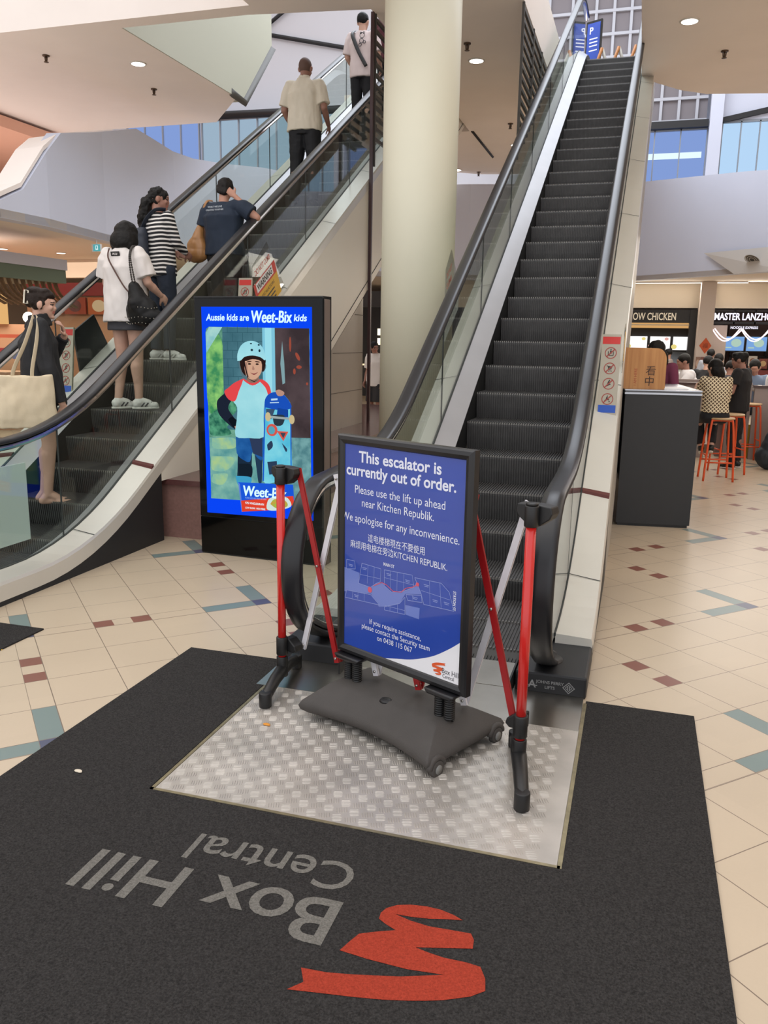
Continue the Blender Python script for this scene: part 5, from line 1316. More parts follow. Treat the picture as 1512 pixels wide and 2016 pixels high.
# --- woman in the white T-shirt
P2 = Person((-4.30, 6.36, tread(6.35) + 0.002), -6, 1.60, 'woman in a loose white T-shirt and grey skirt seen from behind on the escalator', voxel=0.008)
P2.j(kneeR=(0.085, 0.02, 0.48), kneeL=(-0.085, 0.02, 0.48), ankR=(0.10, 0.0, 0.085), ankL=(-0.085, -0.07, 0.085), elR=(0.24, 0.02, 1.15), wrR=(0.235, 0.20, 1.05), elL=(-0.24, 0.03, 1.15), wrL=(-0.20, 0.22, 1.08), head=(0, 0.055, 1.565))
P2.hR = rot3(2, -20, 0); P2.body(M_skinA)
P2.footdir = {'R': Vector((0.75, 0.7, 0)), 'L': Vector((0.55, 0.85, 0))}
M_tee = mat('white_cotton', 'D2CCC8', 0.85, var=0.02)
t = P2.top('t_shirt', M_tee, hem=0.80, sleeve=0.80, loose=1.3, folds=0.011, hem_w=0.172, sleeve_r=0.088)
P2.bottoms('skirt', mat('dark_grey_skirt', '35353A', 0.8), length=0.42, skirt=True, loose=1.05)
P2.hair([('e', (0, -0.02, 0.022), (0.108, 0.112, 0.104)), ('e', (0, -0.068, -0.06), (0.118, 0.062, 0.10)), ('e', (0.085, -0.02, -0.065), (0.045, 0.07, 0.095)), ('e', (-0.085, -0.02, -0.065), (0.045, 0.07, 0.095))], M_hairBlk, 0.006)
P2.shoes(mat('white_sneaker', 'D5D2CC', 0.6, var=0.08, vscale=30), None, mat('dark_lace', '34343A', 0.7))
mb = MB(); b0 = P2.W((0.0, -0.112, 1.395)); mb.box((-0.045, -0.004, -0.018), (0.045, 0.002, 0.018), Matrix.Translation(b0) @ Matrix.Rotation(radians(-6), 4, 'Z') @ Matrix.Rotation(radians(14), 4, 'X')); mb.build('black_label', M_black, t)
mb = MB(); put_text(mb, 'N.G', 0.03, b0 + Vector((-0.025, -0.0075, -0.010)), (1, -0.1, 0), (0, 0.24, 1), bold=0.02); mb.build('label_lettering', M_tee, t)
# studded black bag with a plaited chain, and the thin brown strap
root = empty('studded_bag', P2.W((0.24, -0.12, 0.9)), 'black studded bucket bag hanging behind the woman in the white T-shirt', 'bag')
mb = MB()
mb.ell(P2.W((0.265, -0.11, 0.90)), (0.15, 0.085, 0.125)); mb.ell(P2.W((0.295, -0.10, 0.845)), (0.175, 0.085, 0.085)); cap(mb, P2.W((0.24, -0.11, 0.96)), P2.W((0.20, -0.115, 1.10)), 0.105, 0.05)
remesh(mb, 'bag_body', mat('black_leather', '0A0A0B', 0.6, spec=0.3), root, 0.008, 4, 0.010, 11, 2)
mb = MB()
for row, (z, rx) in enumerate(((0.785, 0.165), (0.835, 0.182), (0.92, 0.155))):
    for k in range(13):
        a = radians(200 + k * 11.5); p = P2.W((0.285, -0.10, z)); mb.ell(p + Vector((rx * cos(a), (0.088 if row < 2 else 0.09) * sin(a), 0.006 * cos(k))), 0.0042, None, 6, 4)
mb.build('studs', mat('pale_studs', 'B9B3A5', 0.3, metal=0.8), root)
for off in (0.0, 0.028):
    mb = MB(); pts = smooth_path([P2.W(p) for p in ((0.20 + off, -0.115, 1.06), (0.185 + off, -0.135, 1.20), (0.165 + off * 0.5, -0.125, 1.36), (0.15 + off * 0.3, -0.07, 1.45), (0.14, 0.0, 1.465))], 8)
    for i in range(len(pts) - 1): mb.ell((pts[i] + pts[i + 1]) / 2, (0.0075, 0.0075, 0.011), None, 8, 6)
    mb.build('chain_strap', mat('dark_plaited_chain', '3A3633', 0.4, metal=0.5), root)
mb = MB(); mb.tube(smooth_path([P2.W(p) for p in ((-0.10, -0.075, 1.445), (-0.055, -0.145, 1.36), (0.03, -0.165, 1.24), (0.13, -0.165, 1.10), (0.19, -0.14, 1.03))], 6), 0.0065, 6); mb.build('thin_brown_strap', mat('brown_leather_cord', '4A2C22', 0.5), root)

# --- woman in the striped top
P3 = Person((-4.37, 7.05, tread(7.04) + 0.002), -24, 1.57, 'woman in a black and white striped top with long curly ponytail on the escalator', voxel=0.008)
P3.j(elR=(0.20, 0.06, 1.16), wrR=(0.13, 0.22, 1.08), elL=(-0.20, 0.06, 1.16), wrL=(-0.10, 0.24, 1.10), kneeR=(0.085, 0.03, 0.49), ankR=(0.09, 0.0, 0.085), ankL=(-0.09, -0.04, 0.085))
P3.hR = rot3(-38, -8, 0); P3.body(M_skinB)
P3.footdir = {'R': Vector((0.8, 0.6, 0)), 'L': Vector((0.5, 0.85, 0))}
def stripes(name, c1, c2, axis, period, duty=0.5):
    m = mat(name, c1, 0.85); nt = m.node_tree; b = nt.nodes['Principled BSDF']
    g = nt.nodes.new('ShaderNodeTexCoord'); sp = nt.nodes.new('ShaderNodeSeparateXYZ'); nt.links.new(g.outputs['Object'], sp.inputs[0])
    nz = nt.nodes.new('ShaderNodeTexNoise'); nz.inputs['Scale'].default_value = 5; nt.links.new(g.outputs['Object'], nz.inputs['Vector'])
    ad = nt.nodes.new('ShaderNodeMath'); ad.operation = 'MULTIPLY_ADD'; nt.links.new(nz.outputs['Fac'], ad.inputs[0]); ad.inputs[1].default_value = 0.03; nt.links.new(sp.outputs[axis], ad.inputs[2])
    md = nt.nodes.new('ShaderNodeMath'); md.operation = 'FLOORED_MODULO'; nt.links.new(ad.outputs[0], md.inputs[0]); md.inputs[1].default_value = period
    lt = nt.nodes.new('ShaderNodeMath'); lt.operation = 'LESS_THAN'; nt.links.new(md.outputs[0], lt.inputs[0]); lt.inputs[1].default_value = period * duty
    mx = nt.nodes.new('ShaderNodeMix'); mx.data_type = 'RGBA'; nt.links.new(lt.outputs[0], mx.inputs[0]); mx.inputs[6].default_value = (*hexc(c1), 1); mx.inputs[7].default_value = (*hexc(c2), 1)
    nt.links.new(mx.outputs[2], b.inputs['Base Color']); return m
P3.top('striped_top', stripes('black_white_stripes', '17171B', 'D8D4D0', 2, 0.036, 0.42), hem=0.84, sleeve=1.9, loose=1.08, folds=0.006, sleeve_r=0.064)
M_jean = mat('dark_navy_denim', '1B2433', 0.8, var=0.12, vscale=14)
P3.bottoms('jeans', M_jean, 1.95, 1.05)
P3.shoes(MATS['white_sneaker'], None, mat('grey_lace', '9A9890', 0.7))
P3.hair(CAPHAIR + [('e', (0.01, -0.09, -0.03), (0.06, 0.05, 0.06)), ('c', (0.0, -0.11, -0.05), (-0.03, -0.12, -0.20), 0.06, 0.075), ('c', (-0.03, -0.12, -0.20), (-0.05, -0.12, -0.36), 0.078, 0.04)], M_hairBlk, 0.014, fscale=24)
root = empty('backpack', P3.W((-0.13, -0.17, 1.15)), 'dark navy backpack on the back of the woman in the striped top', 'backpack')
mb = MB()
torso_loft(mb, [(Vector((-0.11, -0.17, 0.90)), 0.12, 0.05), (Vector((-0.11, -0.18, 0.93)), 0.14, 0.075), (Vector((-0.11, -0.185, 1.10)), 0.14, 0.08), (Vector((-0.11, -0.175, 1.24)), 0.125, 0.065), (Vector((-0.11, -0.16, 1.30)), 0.09, 0.04)])
remesh(mb, 'pack_body', mat('navy_nylon', '1A2230', 0.6), root, 0.009, 4, 0.007, 9, 2, P3.M @ Matrix.Scale(P3.s, 4))
mb = MB(); mb.tube(smooth_path([P3.W(p) for p in ((-0.10, -0.14, 1.28), (-0.02, -0.135, 1.38), (0.07, -0.09, 1.465), (0.12, 0.0, 1.475))], 6), 0.024, 8, flat=0.25); mb.build('strap', MATS['navy_nylon'], root)

# --- person in the navy T-shirt scratching the head
P4 = Person((-3.99, 7.60, tread(7.60) + 0.002), -8, 1.55, 'person in a navy T-shirt scratching the back of the head on the escalator', voxel=0.008, build=1.22)
P4.j(shR=(0.20, -0.01, 1.39), shL=(-0.20, -0.01, 1.38), elR=(0.40, 0.03, 1.26), wrR=(0.17, -0.03, 1.475), elL=(-0.26, -0.02, 1.12), wrL=(-0.25, 0.06, 0.90), head=(-0.01, 0.05, 1.56), neck=(0, 0.0, 1.42))
P4.hR = rot3(22, -20, 6); P4.handdir['R'] = Vector((-0.75, -0.05, 0.6)); P4.palm['R'] = Vector((-0.3, 0.9, 0)); P4.curl = 0.8; P4.body(M_skinC)
M_navy = mat('navy_cotton', '1B2738', 0.85, var=0.04)
t = P4.top('t_shirt', M_navy, hem=0.88, sleeve=0.72, loose=1.12, folds=0.009, sleeve_r=0.085)
P4.bottoms('trousers', mat('black_trousers_cloth', '131318', 0.8), 1.95, 1.08)
P4.hair([('e', (0, -0.018, 0.025), (0.089, 0.102, 0.095)), ('e', (0, -0.07, -0.045), (0.068, 0.035, 0.05))], mat('greying_black_hair', '151110', 0.6, spec=0.25, bump=0.35, bscale=90), 0.008, fscale=22)
P4.shoes(M_black, M_black)
mb = MB(); o = P4.W((-0.005, -0.148, 1.34))
put_text(mb, 'WHAT WE LIVE', 0.024, o + Vector((0, -0.004, 0.014)), (1, -0.14, 0), (0, 0.22, 1), align='CENTER', bold=0.02)
put_text(mb, 'CREATING TOGETHER', 0.02, o + Vector((0, -0.010, -0.014)), (1, -0.14, 0), (0, 0.22, 1), align='CENTER', bold=0.02); mb.build('back_lettering', mat('pale_shirt_print', 'A9AFB4', 0.8), t)
root = empty('shoulder_bag', P4.W((-0.30, -0.08, 1.0)), 'tan leather shoulder bag hanging at the left of the person in navy', 'bag')
mb = MB(); mb.ell(P4.W((-0.285, -0.10, 0.96)), (0.105, 0.075, 0.12)); mb.ell(P4.W((-0.295, -0.10, 0.90)), (0.12, 0.085, 0.09)); cap(mb, P4.W((-0.28, -0.09, 1.05)), P4.W((-0.265, -0.07, 1.16)), 0.07, 0.035)
remesh(mb, 'bag_body', mat('tan_leather', '9C6F42', 0.42, var=0.08, vscale=12), root, 0.008, 3, 0.009, 13, 5, fold_z=0.5)
mb = MB(); mb.tube(smooth_path([P4.W(p) for p in ((-0.27, -0.08, 1.13), (-0.24, -0.075, 1.28), (-0.18, -0.06, 1.43), (-0.16, 0.02, 1.455))], 6), 0.013, 8, flat=0.4); mb.build('strap', MATS['tan_leather'], root)
mb = MB(); p = P4.W((-0.25, 0.10, 0.80)); mb.ell(p, (0.03, 0.045, 0.06)); mb.ell(p + Vector((0.01, 0, -0.05)), (0.045, 0.03, 0.03)); tag(remesh(mb, 'cap', M_black, None, 0.007, 2, 0.006, 20, 1), 'small black folded cap held low by the person in navy', 'cap')

# --- man in the cream shirt
P5 = Person((-4.26, 10.33, tread(10.33) + 0.002), 2, 1.80, 'man with shaved head in an untucked cream shirt high on the escalator', voxel=0.009, build=1.06)
P5.j(elR=(0.25, -0.03, 1.12), wrR=(0.235, 0.17, 0.98), elL=(-0.262, 0.0, 1.12), wrL=(-0.24, 0.18, 0.99), shR=(0.18, 0, 1.385), shL=(-0.18, 0, 1.385), kneeR=(0.11, 0.02, 0.49), kneeL=(-0.12, 0.02, 0.49), ankR=(0.10, -0.0, 0.085), ankL=(-0.13, -0.04, 0.085), head=(0, 0.03, 1.575))
P5.hR = rot3(0, -12, 0); P5.body(M_skinB)
M_cream = mat('cream_linen', 'CFC6B4', 0.85, var=0.03)
P5.top('shirt', M_cream, hem=0.87, sleeve=0.85, loose=1.2, folds=0.011, sleeve_r=0.074, hem_w=0.165)
mb = MB(); c = P5.J['neck']; mb.loft([[c + Vector((0.07 * r * cos(2 * pi * k / 20), 0.065 * r * sin(2 * pi * k / 20), z)) for k in range(20)] for r, z in ((1.1, -0.02), (1.0, 0.045), (0.9, 0.045), (0.9, -0.01))]); remesh(mb, 'collar', M_cream, P5.root, 0.008, 1, M=P5.M)
P5.bottoms('trousers', mat('black_suit_trousers', '101116', 0.75), 1.97, 1.12, 0.006)
P5.hair([('e', (0, -0.016, 0.018), (0.0775, 0.094, 0.094))], mat('shaved_hair', '5A4238', 0.7), 0.0, name='cropped_hair')
P5.shoes(M_black, M_black)

# --- people at the head of the escalator
P6 = Person((-4.17, 12.3, tread(12.3) + 0.002), -4, 1.72, 'person in a pale top with a black cross strap near the top of the escalator', voxel=0.010)
P6.j(elR=(0.24, 0.0, 1.14), wrR=(0.2, 0.2, 1.02), elL=(-0.24, 0.0, 1.14), wrL=(-0.2, 0.2, 1.02)); P6.body(M_skinA)
t = P6.top('top', mat('pale_pink_cotton', 'CDBDBB', 0.85), hem=0.84, sleeve=0.9, loose=1.15, folds=0.008, sleeve_r=0.075)
P6.bottoms('trousers', mat('black_trousers_cloth', '131318', 0.8), 1.97, 1.05); P6.hair(CAPHAIR, M_hairBlk); P6.shoes(M_black, M_black)
mb = MB()
for cxx, czz, r in ((0.05, 1.36, 0.035), (0.03, 1.39, 0.012), (0.075, 1.39, 0.012), (0.04, 1.29, 0.03), (0.085, 1.27, 0.018), (0.02, 1.24, 0.02)):
    mb.tube([P6.W((cxx + r * cos(2 * pi * k / 14), -0.142 - 0.02 * (1.4 - czz), czz + r * sin(2 * pi * k / 14))) for k in range(14)], 0.004, 5, closed=True)
mb.build('line_drawing', mat('ink_print', '2A2A30', 0.7), t)
mb = MB(); mb.tube(smooth_path([P6.W(p) for p in ((-0.12, -0.02, 1.47), (-0.10, -0.14, 1.38), (0.0, -0.17, 1.16), (0.12, -0.155, 0.95))], 6), 0.026, 8, flat=0.3); tag(mb.build('cross_strap', M_black), 'wide black strap across the back of the person in the pale top', 'strap')
P7 = Person((-3.99, 13.0, tread(13.0) + 0.002), -4, 1.70, 'person in a maroon top behind the slatted screen at the top of the escalator', voxel=0.011)
P7.body(M_skinB); P7.top('top', mat('maroon_cotton', '4A1E26', 0.85), hem=0.86, sleeve=0.9); P7.bottoms('trousers', MATS['black_trousers_cloth'], 1.97); P7.hair(CAPHAIR, M_hairBlk); P7.shoes(M_black, M_black)
# ------------------------------------------------------------------ people at the black counter
P8 = Person((0.885, 10.42, 0.0), 12, 1.50, 'woman with a black bob and cream patterned top sitting on an orange stool', voxel=0.009)
sz = 0.775
P8.j(pel=(0, 0, 0.86), waist=(0, 0.02, 1.00), chest=(0, 0.06, 1.20), neck=(0, 0.09, 1.36), head=(-0.02, 0.13, 1.485), shR=(0.155, 0.06, 1.31), shL=(-0.155, 0.08, 1.31), hipR=(0.09, 0.0, 0.85), hipL=(-0.09, 0, 0.85),
     kneeR=(0.11, 0.40, 0.80), kneeL=(-0.10, 0.40, 0.80), ankR=(0.06, 0.22, 0.42), ankL=(-0.05, 0.30, 0.40), elR=(0.195, 0.18, 1.06), wrR=(0.10, 0.38, 1.10), elL=(-0.20, 0.20, 1.06), wrL=(-0.16, 0.42, 1.18))
P8.hR = rot3(38, -14, 0); P8.footdir = {'R': Vector((0.3, 0.9, -0.2)), 'L': Vector((0.3, 0.9, -0.2))}
P8.body(M_skinA)
def check_pattern(name):
    m = mat(name, 'D8C8A8', 0.85); nt = m.node_tree; b = nt.nodes['Principled BSDF']
    tc = nt.nodes.new('ShaderNodeTexCoord'); sp = nt.nodes.new('ShaderNodeSeparateXYZ'); nt.links.new(tc.outputs['Object'], sp.inputs[0])
    def op(o, a, b2):
        n = nt.nodes.new('ShaderNodeMath'); n.operation = o
        for i, x in enumerate((a, b2)):
            if isinstance(x, (int, float)): n.inputs[i].default_value = x
            else: nt.links.new(x, n.inputs[i])
        return n.outputs[0]
    a = op('ADD', sp.outputs[0], sp.outputs[2]); c = op('SUBTRACT', sp.outputs[0], sp.outputs[2])
    fa = op('FLOORED_MODULO', a, 0.042); fc = op('FLOORED_MODULO', c, 0.042)
    d = op('MULTIPLY', op('GREATER_THAN', fa, 0.013), op('GREATER_THAN', fc, 0.013))
    mx = nt.nodes.new('ShaderNodeMix'); mx.data_type = 'RGBA'; nt.links.new(d, mx.inputs[0]); mx.inputs[6].default_value = (*hexc('E2D4B4'), 1); mx.inputs[7].default_value = (*hexc('574433'), 1)
    nt.links.new(mx.outputs[2], b.inputs['Base Color']); return m
P8.top('patterned_top', check_pattern('cream_diamond_pattern'), hem=0.90, sleeve=1.5, loose=1.08, folds=0.008, sleeve_r=0.066, hem_w=0.165)
P8.bottoms('trousers', mat('black_trousers_cloth', '131318', 0.8), 1.9, 1.05); P8.shoes(M_black)
P8.hair([('e', (0, -0.016, 0.022), (0.09, 0.104, 0.097)), ('e', (0, -0.062, -0.06), (0.086, 0.055, 0.10)), ('e', (0.066, -0.02, -0.06), (0.032, 0.06, 0.095)), ('e', (-0.066, -0.03, -0.05), (0.03, 0.05, 0.08)), ('c', (0.04, -0.06, -0.1), (0.055, -0.055, -0.19), 0.05, 0.02)], M_hairBlk, 0.006)
P9 = Person((1.25, 11.5, 0.0), 62, 1.50, 'woman in a black polo shirt with tied back hair standing at the counter', voxel=0.009)
P9.j(elR=(0.24, 0.02, 1.12), wrR=(0.17, 0.26, 1.06), elL=(-0.24, 0.02, 1.12), wrL=(-0.10, 0.24, 1.08), head=(0, 0.06, 1.57)); P9.hR = rot3(18, -12, 0)
P9.body(M_skinB); P9.top('polo_shirt', mat('black_cotton', '131215', 0.85), hem=0.84, sleeve=0.6, loose=1.14, folds=0.007, sleeve_r=0.072); P9.bottoms('trousers', MATS['black_trousers_cloth'], 1.95, 1.05); P9.shoes(M_black)
P9.hair(CAPHAIR + [('e', (0, -0.09, 0.05), (0.055, 0.05, 0.055)), ('e', (0, 0.04, 0.085), (0.06, 0.04, 0.03))], M_hairBlk, 0.007)
P10 = Person((0.17, 9.05, 0.0), 150, 1.62, 'person with long dark hair and maroon sleeves behind the plywood screen', voxel=0.011)
P10.j(elR=(0.24, 0.05, 1.14), elL=(-0.26, 0.06, 1.14), wrR=(0.15, 0.2, 1.2), wrL=(-0.2, 0.24, 1.2), head=(0, 0.06, 1.57)); P10.hR = rot3(-30, -14, 0)
P10.body(M_skinA); P10.top('cardigan', mat('plum_knit', '6A2A44', 0.85), hem=0.85, sleeve=1.9, loose=1.12, folds=0.008); P10.bottoms('trousers', MATS['black_trousers_cloth'], 1.95)
P10.hair(CAPHAIR + [('c', (0.05, -0.06, -0.05), (0.06, -0.06, -0.26), 0.06, 0.05), ('c', (-0.06, -0.05, -0.05), (-0.07, -0.02, -0.26), 0.05, 0.045)], M_hairBlk, 0.01); P10.shoes(M_black)
# man walking behind the column
P11 = Person((-4.64, 14.6, 0.0), 160, 1.55, 'man in a white T-shirt and dark shorts seen between the maroon pole and the column', voxel=0.011)
P11.j(head=(0.0, 0.05, 1.57)); P11.hR = rot3(60, -12, 0); P11.body(M_skinB)
P11.top('t_shirt', M_tee, hem=0.80, sleeve=0.9, loose=1.2, folds=0.008, sleeve_r=0.08); P11.bottoms('shorts', mat('charcoal_shorts', '26262A', 0.8), 1.0, 1.25); P11.hair(CAPHAIR, M_hairBlk); P11.shoes(M_black)

# ------------------------------------------------------------------ diners in the food court
def seated(loc, yaw, h, label, top_m, skin, hair_m=None, sl=0.8, vox=0.013, hx=(0, -12, 0)):
    p = Person(loc, yaw, h, label, 'food court diners', vox)
    p.j(pel=(0, 0, 0.53), waist=(0, 0.03, 0.68), chest=(0, 0.08, 0.88), neck=(0, 0.12, 1.03), head=(0, 0.17, 1.16), shR=(0.175, 0.09, 0.99), shL=(-0.175, 0.09, 0.99), hipR=(0.09, 0, 0.52), hipL=(-0.09, 0, 0.52), kneeR=(0.12, 0.42, 0.49), kneeL=(-0.12, 0.42, 0.49), ankR=(0.11, 0.40, 0.085), ankL=(-0.11, 0.40, 0.085),
        elR=(0.23, 0.22, 0.78), elL=(-0.23, 0.22, 0.78), wrR=(0.12, 0.42, 0.84), wrL=(-0.12, 0.42, 0.84))
    p.hR = rot3(*hx); p.body(skin, lips=False); p.top('top', top_m, hem=0.50, sleeve=sl, loose=1.12, folds=0.008, sleeve_r=0.075); p.bottoms('trousers', M_jean, 1.95); p.hair(CAPHAIR, hair_m or M_hairBlk); p.shoes(M_black); return p
def standing(loc, yaw, h, label, top_m, skin, bot, hair_m=None, vox=0.014, hairx=()):
    p = Person(loc, yaw, h, label, 'food court diners', vox); p.body(skin, lips=False); p.top('top', top_m, hem=0.84, sleeve=0.9, loose=1.15, folds=0.008); p.bottoms('trousers', bot, 1.95); p.hair(CAPHAIR + list(hairx), hair_m or M_hairBlk); p.shoes(M_black); return p
M_greytop = mat('grey_shirt', '8F929A', 0.85); M_bluetop = mat('dusty_blue_shirt', '6F8098', 0.85); M_whitetop = mat('white_shirt', 'D5D3D6', 0.85)
seated((0.80, 13.5, 0.13), 100, 1.74, 'diner in a white T-shirt leaning left at a table before the glowing food display', M_whitetop, M_skinB)
standing((1.27, 17.0, 0.0), -10, 1.50, 'person in pale grey with a strap standing under the orange diamond poster', M_greytop, M_skinB, M_jean)
standing((0.55, 18.6, 0.0), 70, 1.48, 'person in a dark cap and grey shirt beside the chicken counter', mat('taupe_shirt', '8A7F78', 0.85), M_skinC, M_jean)
seated((1.02, 15.0, 0.13), -30, 1.68, 'diner with a dark ponytail below the food photographs', mat('black_cotton', '131215', 0.85), M_skinA)
seated((1.42, 16.2, 0.13), 20, 1.72, 'diner with dark hair facing the noodle counter', M_greytop, M_skinA)
seated((1.66, 15.0, 0.13), 15, 1.70, 'diner in a beige top with short brown hair beyond the man in blue', mat('beige_shirt', 'BDB2A0', 0.85), M_skinB, M_hairBrn)
seated((1.64, 13.45, 0.13), 170, 1.66, 'diner in a dusty blue shirt bent over food with a yellow wrapper', M_bluetop, M_skinC, hx=(0, -28, 0))
seated((1.36, 14.1, 0.13), -5, 1.60, 'dark haired diner just left of the man in the blue shirt', mat('charcoal_top', '33333A', 0.85), M_skinB)
standing((1.84, 12.85, 0.0), 70, 1.50, 'person in a white shirt at the right edge with an arm reaching left', M_whitetop, M_skinC, M_jean)
mb = MB(); mb.ell((1.43, 12.62, 0.98), (0.085, 0.05, 0.06)); mb.ell((1.40, 12.62, 1.03), (0.05, 0.04, 0.05)); tag(remesh(mb, 'food_wrapper', mat('yellow_paper', 'D8C021', 0.6), None, 0.01, 1, 0.012, 20, 3), 'crumpled yellow food wrapper before the diner in blue', 'wrapper')
mb = MB(); mb.ell((1.60, 12.6, 0.98), (0.10, 0.05, 0.055)); tag(remesh(mb, 'plastic_bag', M_white, None, 0.01, 1, 0.014, 20, 6), 'white plastic bag on the booth ledge beside the yellow wrapper', 'bag')
# booth benches and tables
mb = MB(); mb.box((0.1, 12.98, 0.0), (3.0, 16.7, 0.13)); struct('floor_raised', mb, mat('raised_floor_vinyl', '8C7A6C', 0.5))
M_booth = mat('taupe_booth_panel', '9C8F8A', 0.5, var=0.04); M_boothtop = mat('dark_brown_ledge', '4B352F', 0.35); M_brownpanel = mat('brown_bench_panel', '7C6660', 0.45, var=0.05)
def booth(x0, x1, y, z0, z1, label, m=M_booth, depth=0.09, ledge=True):
    r = empty('booth_partition', ((x0 + x1) / 2, y, 0), label, 'partition', 'food court booth partitions'); b = MB(); b.box((x0, y, z0), (x1, y + depth, z1)); b.build('panel', m, r)
    if ledge: b = MB(); b.box((x0 - 0.02, y - 0.03, z1), (x1 + 0.02, y + depth + 0.03, z1 + 0.03)); b.build('ledge', M_boothtop, r)
booth(0.25, 0.95, 12.4, 0, 1.02, 'taupe booth partition with dark ledge behind the counter papers')
booth(0.55, 0.86, 12.75, 0, 1.08, 'taller taupe partition in front of the diner in white', ledge=False)
booth(1.22, 1.52, 12.55, 0, 1.06, 'taupe booth partition right of the woman in the black polo', ledge=False)
booth(1.55, 2.1, 12.5, 0, 1.0, 'taupe booth partition at the right edge under the white bag')
booth(1.78, 2.4, 11.9, 0, 0.80, 'brown low bench front with dark ledge behind the empty stool', M_brownpanel, 0.3)
booth(1.12, 1.50, 12.66, 0, 0.46, 'lower brown bench block behind the orange stool legs', M_brownpanel, 0.3)
mb = MB(); mb.box((1.52, 12.66, 0.0), (1.56, 12.70, 0.47)); tag(mb.build('yellow_edge_post', mat('yellow_edge_paint', 'C9A52C', 0.5)), 'yellow painted edge post at the end of the lower brown bench', 'post')
mb = MB(); mb.ell((1.70, 11.55, 0.17), (0.19, 0.13, 0.17)); mb.ell((1.74, 11.55, 0.36), (0.14, 0.10, 0.16)); cap(mb, (1.70, 11.55, 0.30), (1.80, 11.58, 0.52), 0.13, 0.10); tag(remesh(mb, 'rucksack', mat('slate_nylon', '23292F', 0.6), None, 0.012, 3, 0.014, 8, 2), 'dark grey rucksack on the floor at the right edge by the bench', 'backpack')

# ------------------------------------------------------------------ food shops across the back
root = empty('chicken_shop', (0.4, 22.5, 0), 'dark fronted chicken shop with glowing white menu boards behind the counter', 'shop')
M_shopdark = mat('shop_charcoal', '1D1B1C', 0.5); M_amber = emat('amber_lit_soffit', (0.72, 0.40, 0.15), 0.9)
mb = MB(); mb.box((-3.2, 22.3, 2.10), (1.31, 22.6, 2.42)); mb.build('fascia', M_shopdark, root)
mb = MB(); mb.box((1.10, 22.25, 0.0), (1.30, 22.6, 2.42)); mb.build('pier', M_shopdark, root); mb = MB(); mb.box((-3.3, 22.3, 0), (-3.1, 22.6, 2.42)); mb.build('pier', M_shopdark, root)
mb = MB(); mb.box((-3.1, 22.9, 1.98), (1.2, 23.0, 2.12)); mb.build('lit_band', M_amber, root)
mb = MB(); mb.box((-3.1, 22.28, 2.03), (1.25, 22.33, 2.06)); mb.build('rail', mat('pale_rail', 'B9A88C', 0.4), root)
for k, x in enumerate((-0.95, -0.36, 0.20, 0.76)):
    mb = MB(); mb.box((x - 0.03, 22.62, 1.40), (x + 0.52, 22.70, 1.79)); f = mb.build('menu_frame', M_shopdark, root)
    mb = MB(); mb.box((x, 22.60, 1.43), (x + 0.49, 22.625, 1.76)); mb.build('menu_board', emat('white_menu_light', (1.0, 0.97, 0.96), 1.15), f)
    mb = MB(); mb.poly([(x + 0.03 + 0.07 * cos(a), 22.597, 1.51 + 0.06 * sin(a)) for a in [2 * pi * q / 12 for q in range(12)]]); mb.poly([(x + 0.40 + 0.05 * cos(a), 22.597, 1.70 + 0.04 * sin(a)) for a in [2 * pi * q / 12 for q in range(12)]]); mb.build('menu_picture', emat('menu_picture_%d' % (k % 2), ((0.85, 0.45, 0.40), (0.9, 0.75, 0.25))[k % 2], 0.9), f)
mb = MB(); put_text(mb, 'GOW CHICKEN', 0.25, (0.78, 22.29, 2.165), (1, 0, 0), (0, 0, 1), align='RIGHT', bold=0.012, width=1.15, extrude=0.02); mb.build('sign_letters', emat('lit_cream_letters', (0.75, 0.60, 0.42), 0.9), root)
mb = MB(); mb.box((-3.1, 23.6, 0.0), (1.2, 23.8, 2.4)); mb.build('rear_wall', mat('kitchen_grey', '4A4C50', 0.6), root)
mb = MB(); mb.box((0.55, 23.4, 0.95), (1.2, 23.55, 1.38)); mb.build('steel_rack', mat('kitchen_steel', '9BA6B2', 0.4, metal=0.3), root)
mb = MB()
for x, z, w, h in ((-0.25, 1.12, 0.12, 0.22), (0.12, 1.14, 0.26, 0.1), (0.2, 1.02, 0.3, 0.08), (0.45, 1.1, 0.2, 0.2)): mb.box((x, 23.2, z), (x + w, 23.3, z + h))
mb.build('kitchen_boxes', mat('kitchen_white', 'A8A6A8', 0.5), root)
mb = MB(); mb.box((-3.0, 22.4, 0.0), (0.45, 22.95, 0.95)); mb.build('serving_counter', mat('counter_brown', '6C4A38', 0.5), root)
root = empty('food_display', (0.75, 21.8, 0), 'glowing glass food display case left of the grey pillar', 'display case')
mb = MB(); mb.box((0.45, 21.7, 0.0), (1.12, 22.2, 0.62)); mb.build('base', mat('cream_laminate', 'B9A58C', 0.5), root)
mb = MB(); mb.box((0.45, 21.72, 0.62), (1.12, 22.2, 0.92)); mb.build('lit_interior', emat('display_glow', (0.95, 0.88, 0.72), 0.85), root)
mb = MB(); mb.box((0.44, 21.70, 0.92), (1.13, 22.22, 0.96)); mb.box((0.44, 21.70, 0.76), (1.13, 21.72, 0.78)); mb.build('case_frame', M_steel, root)
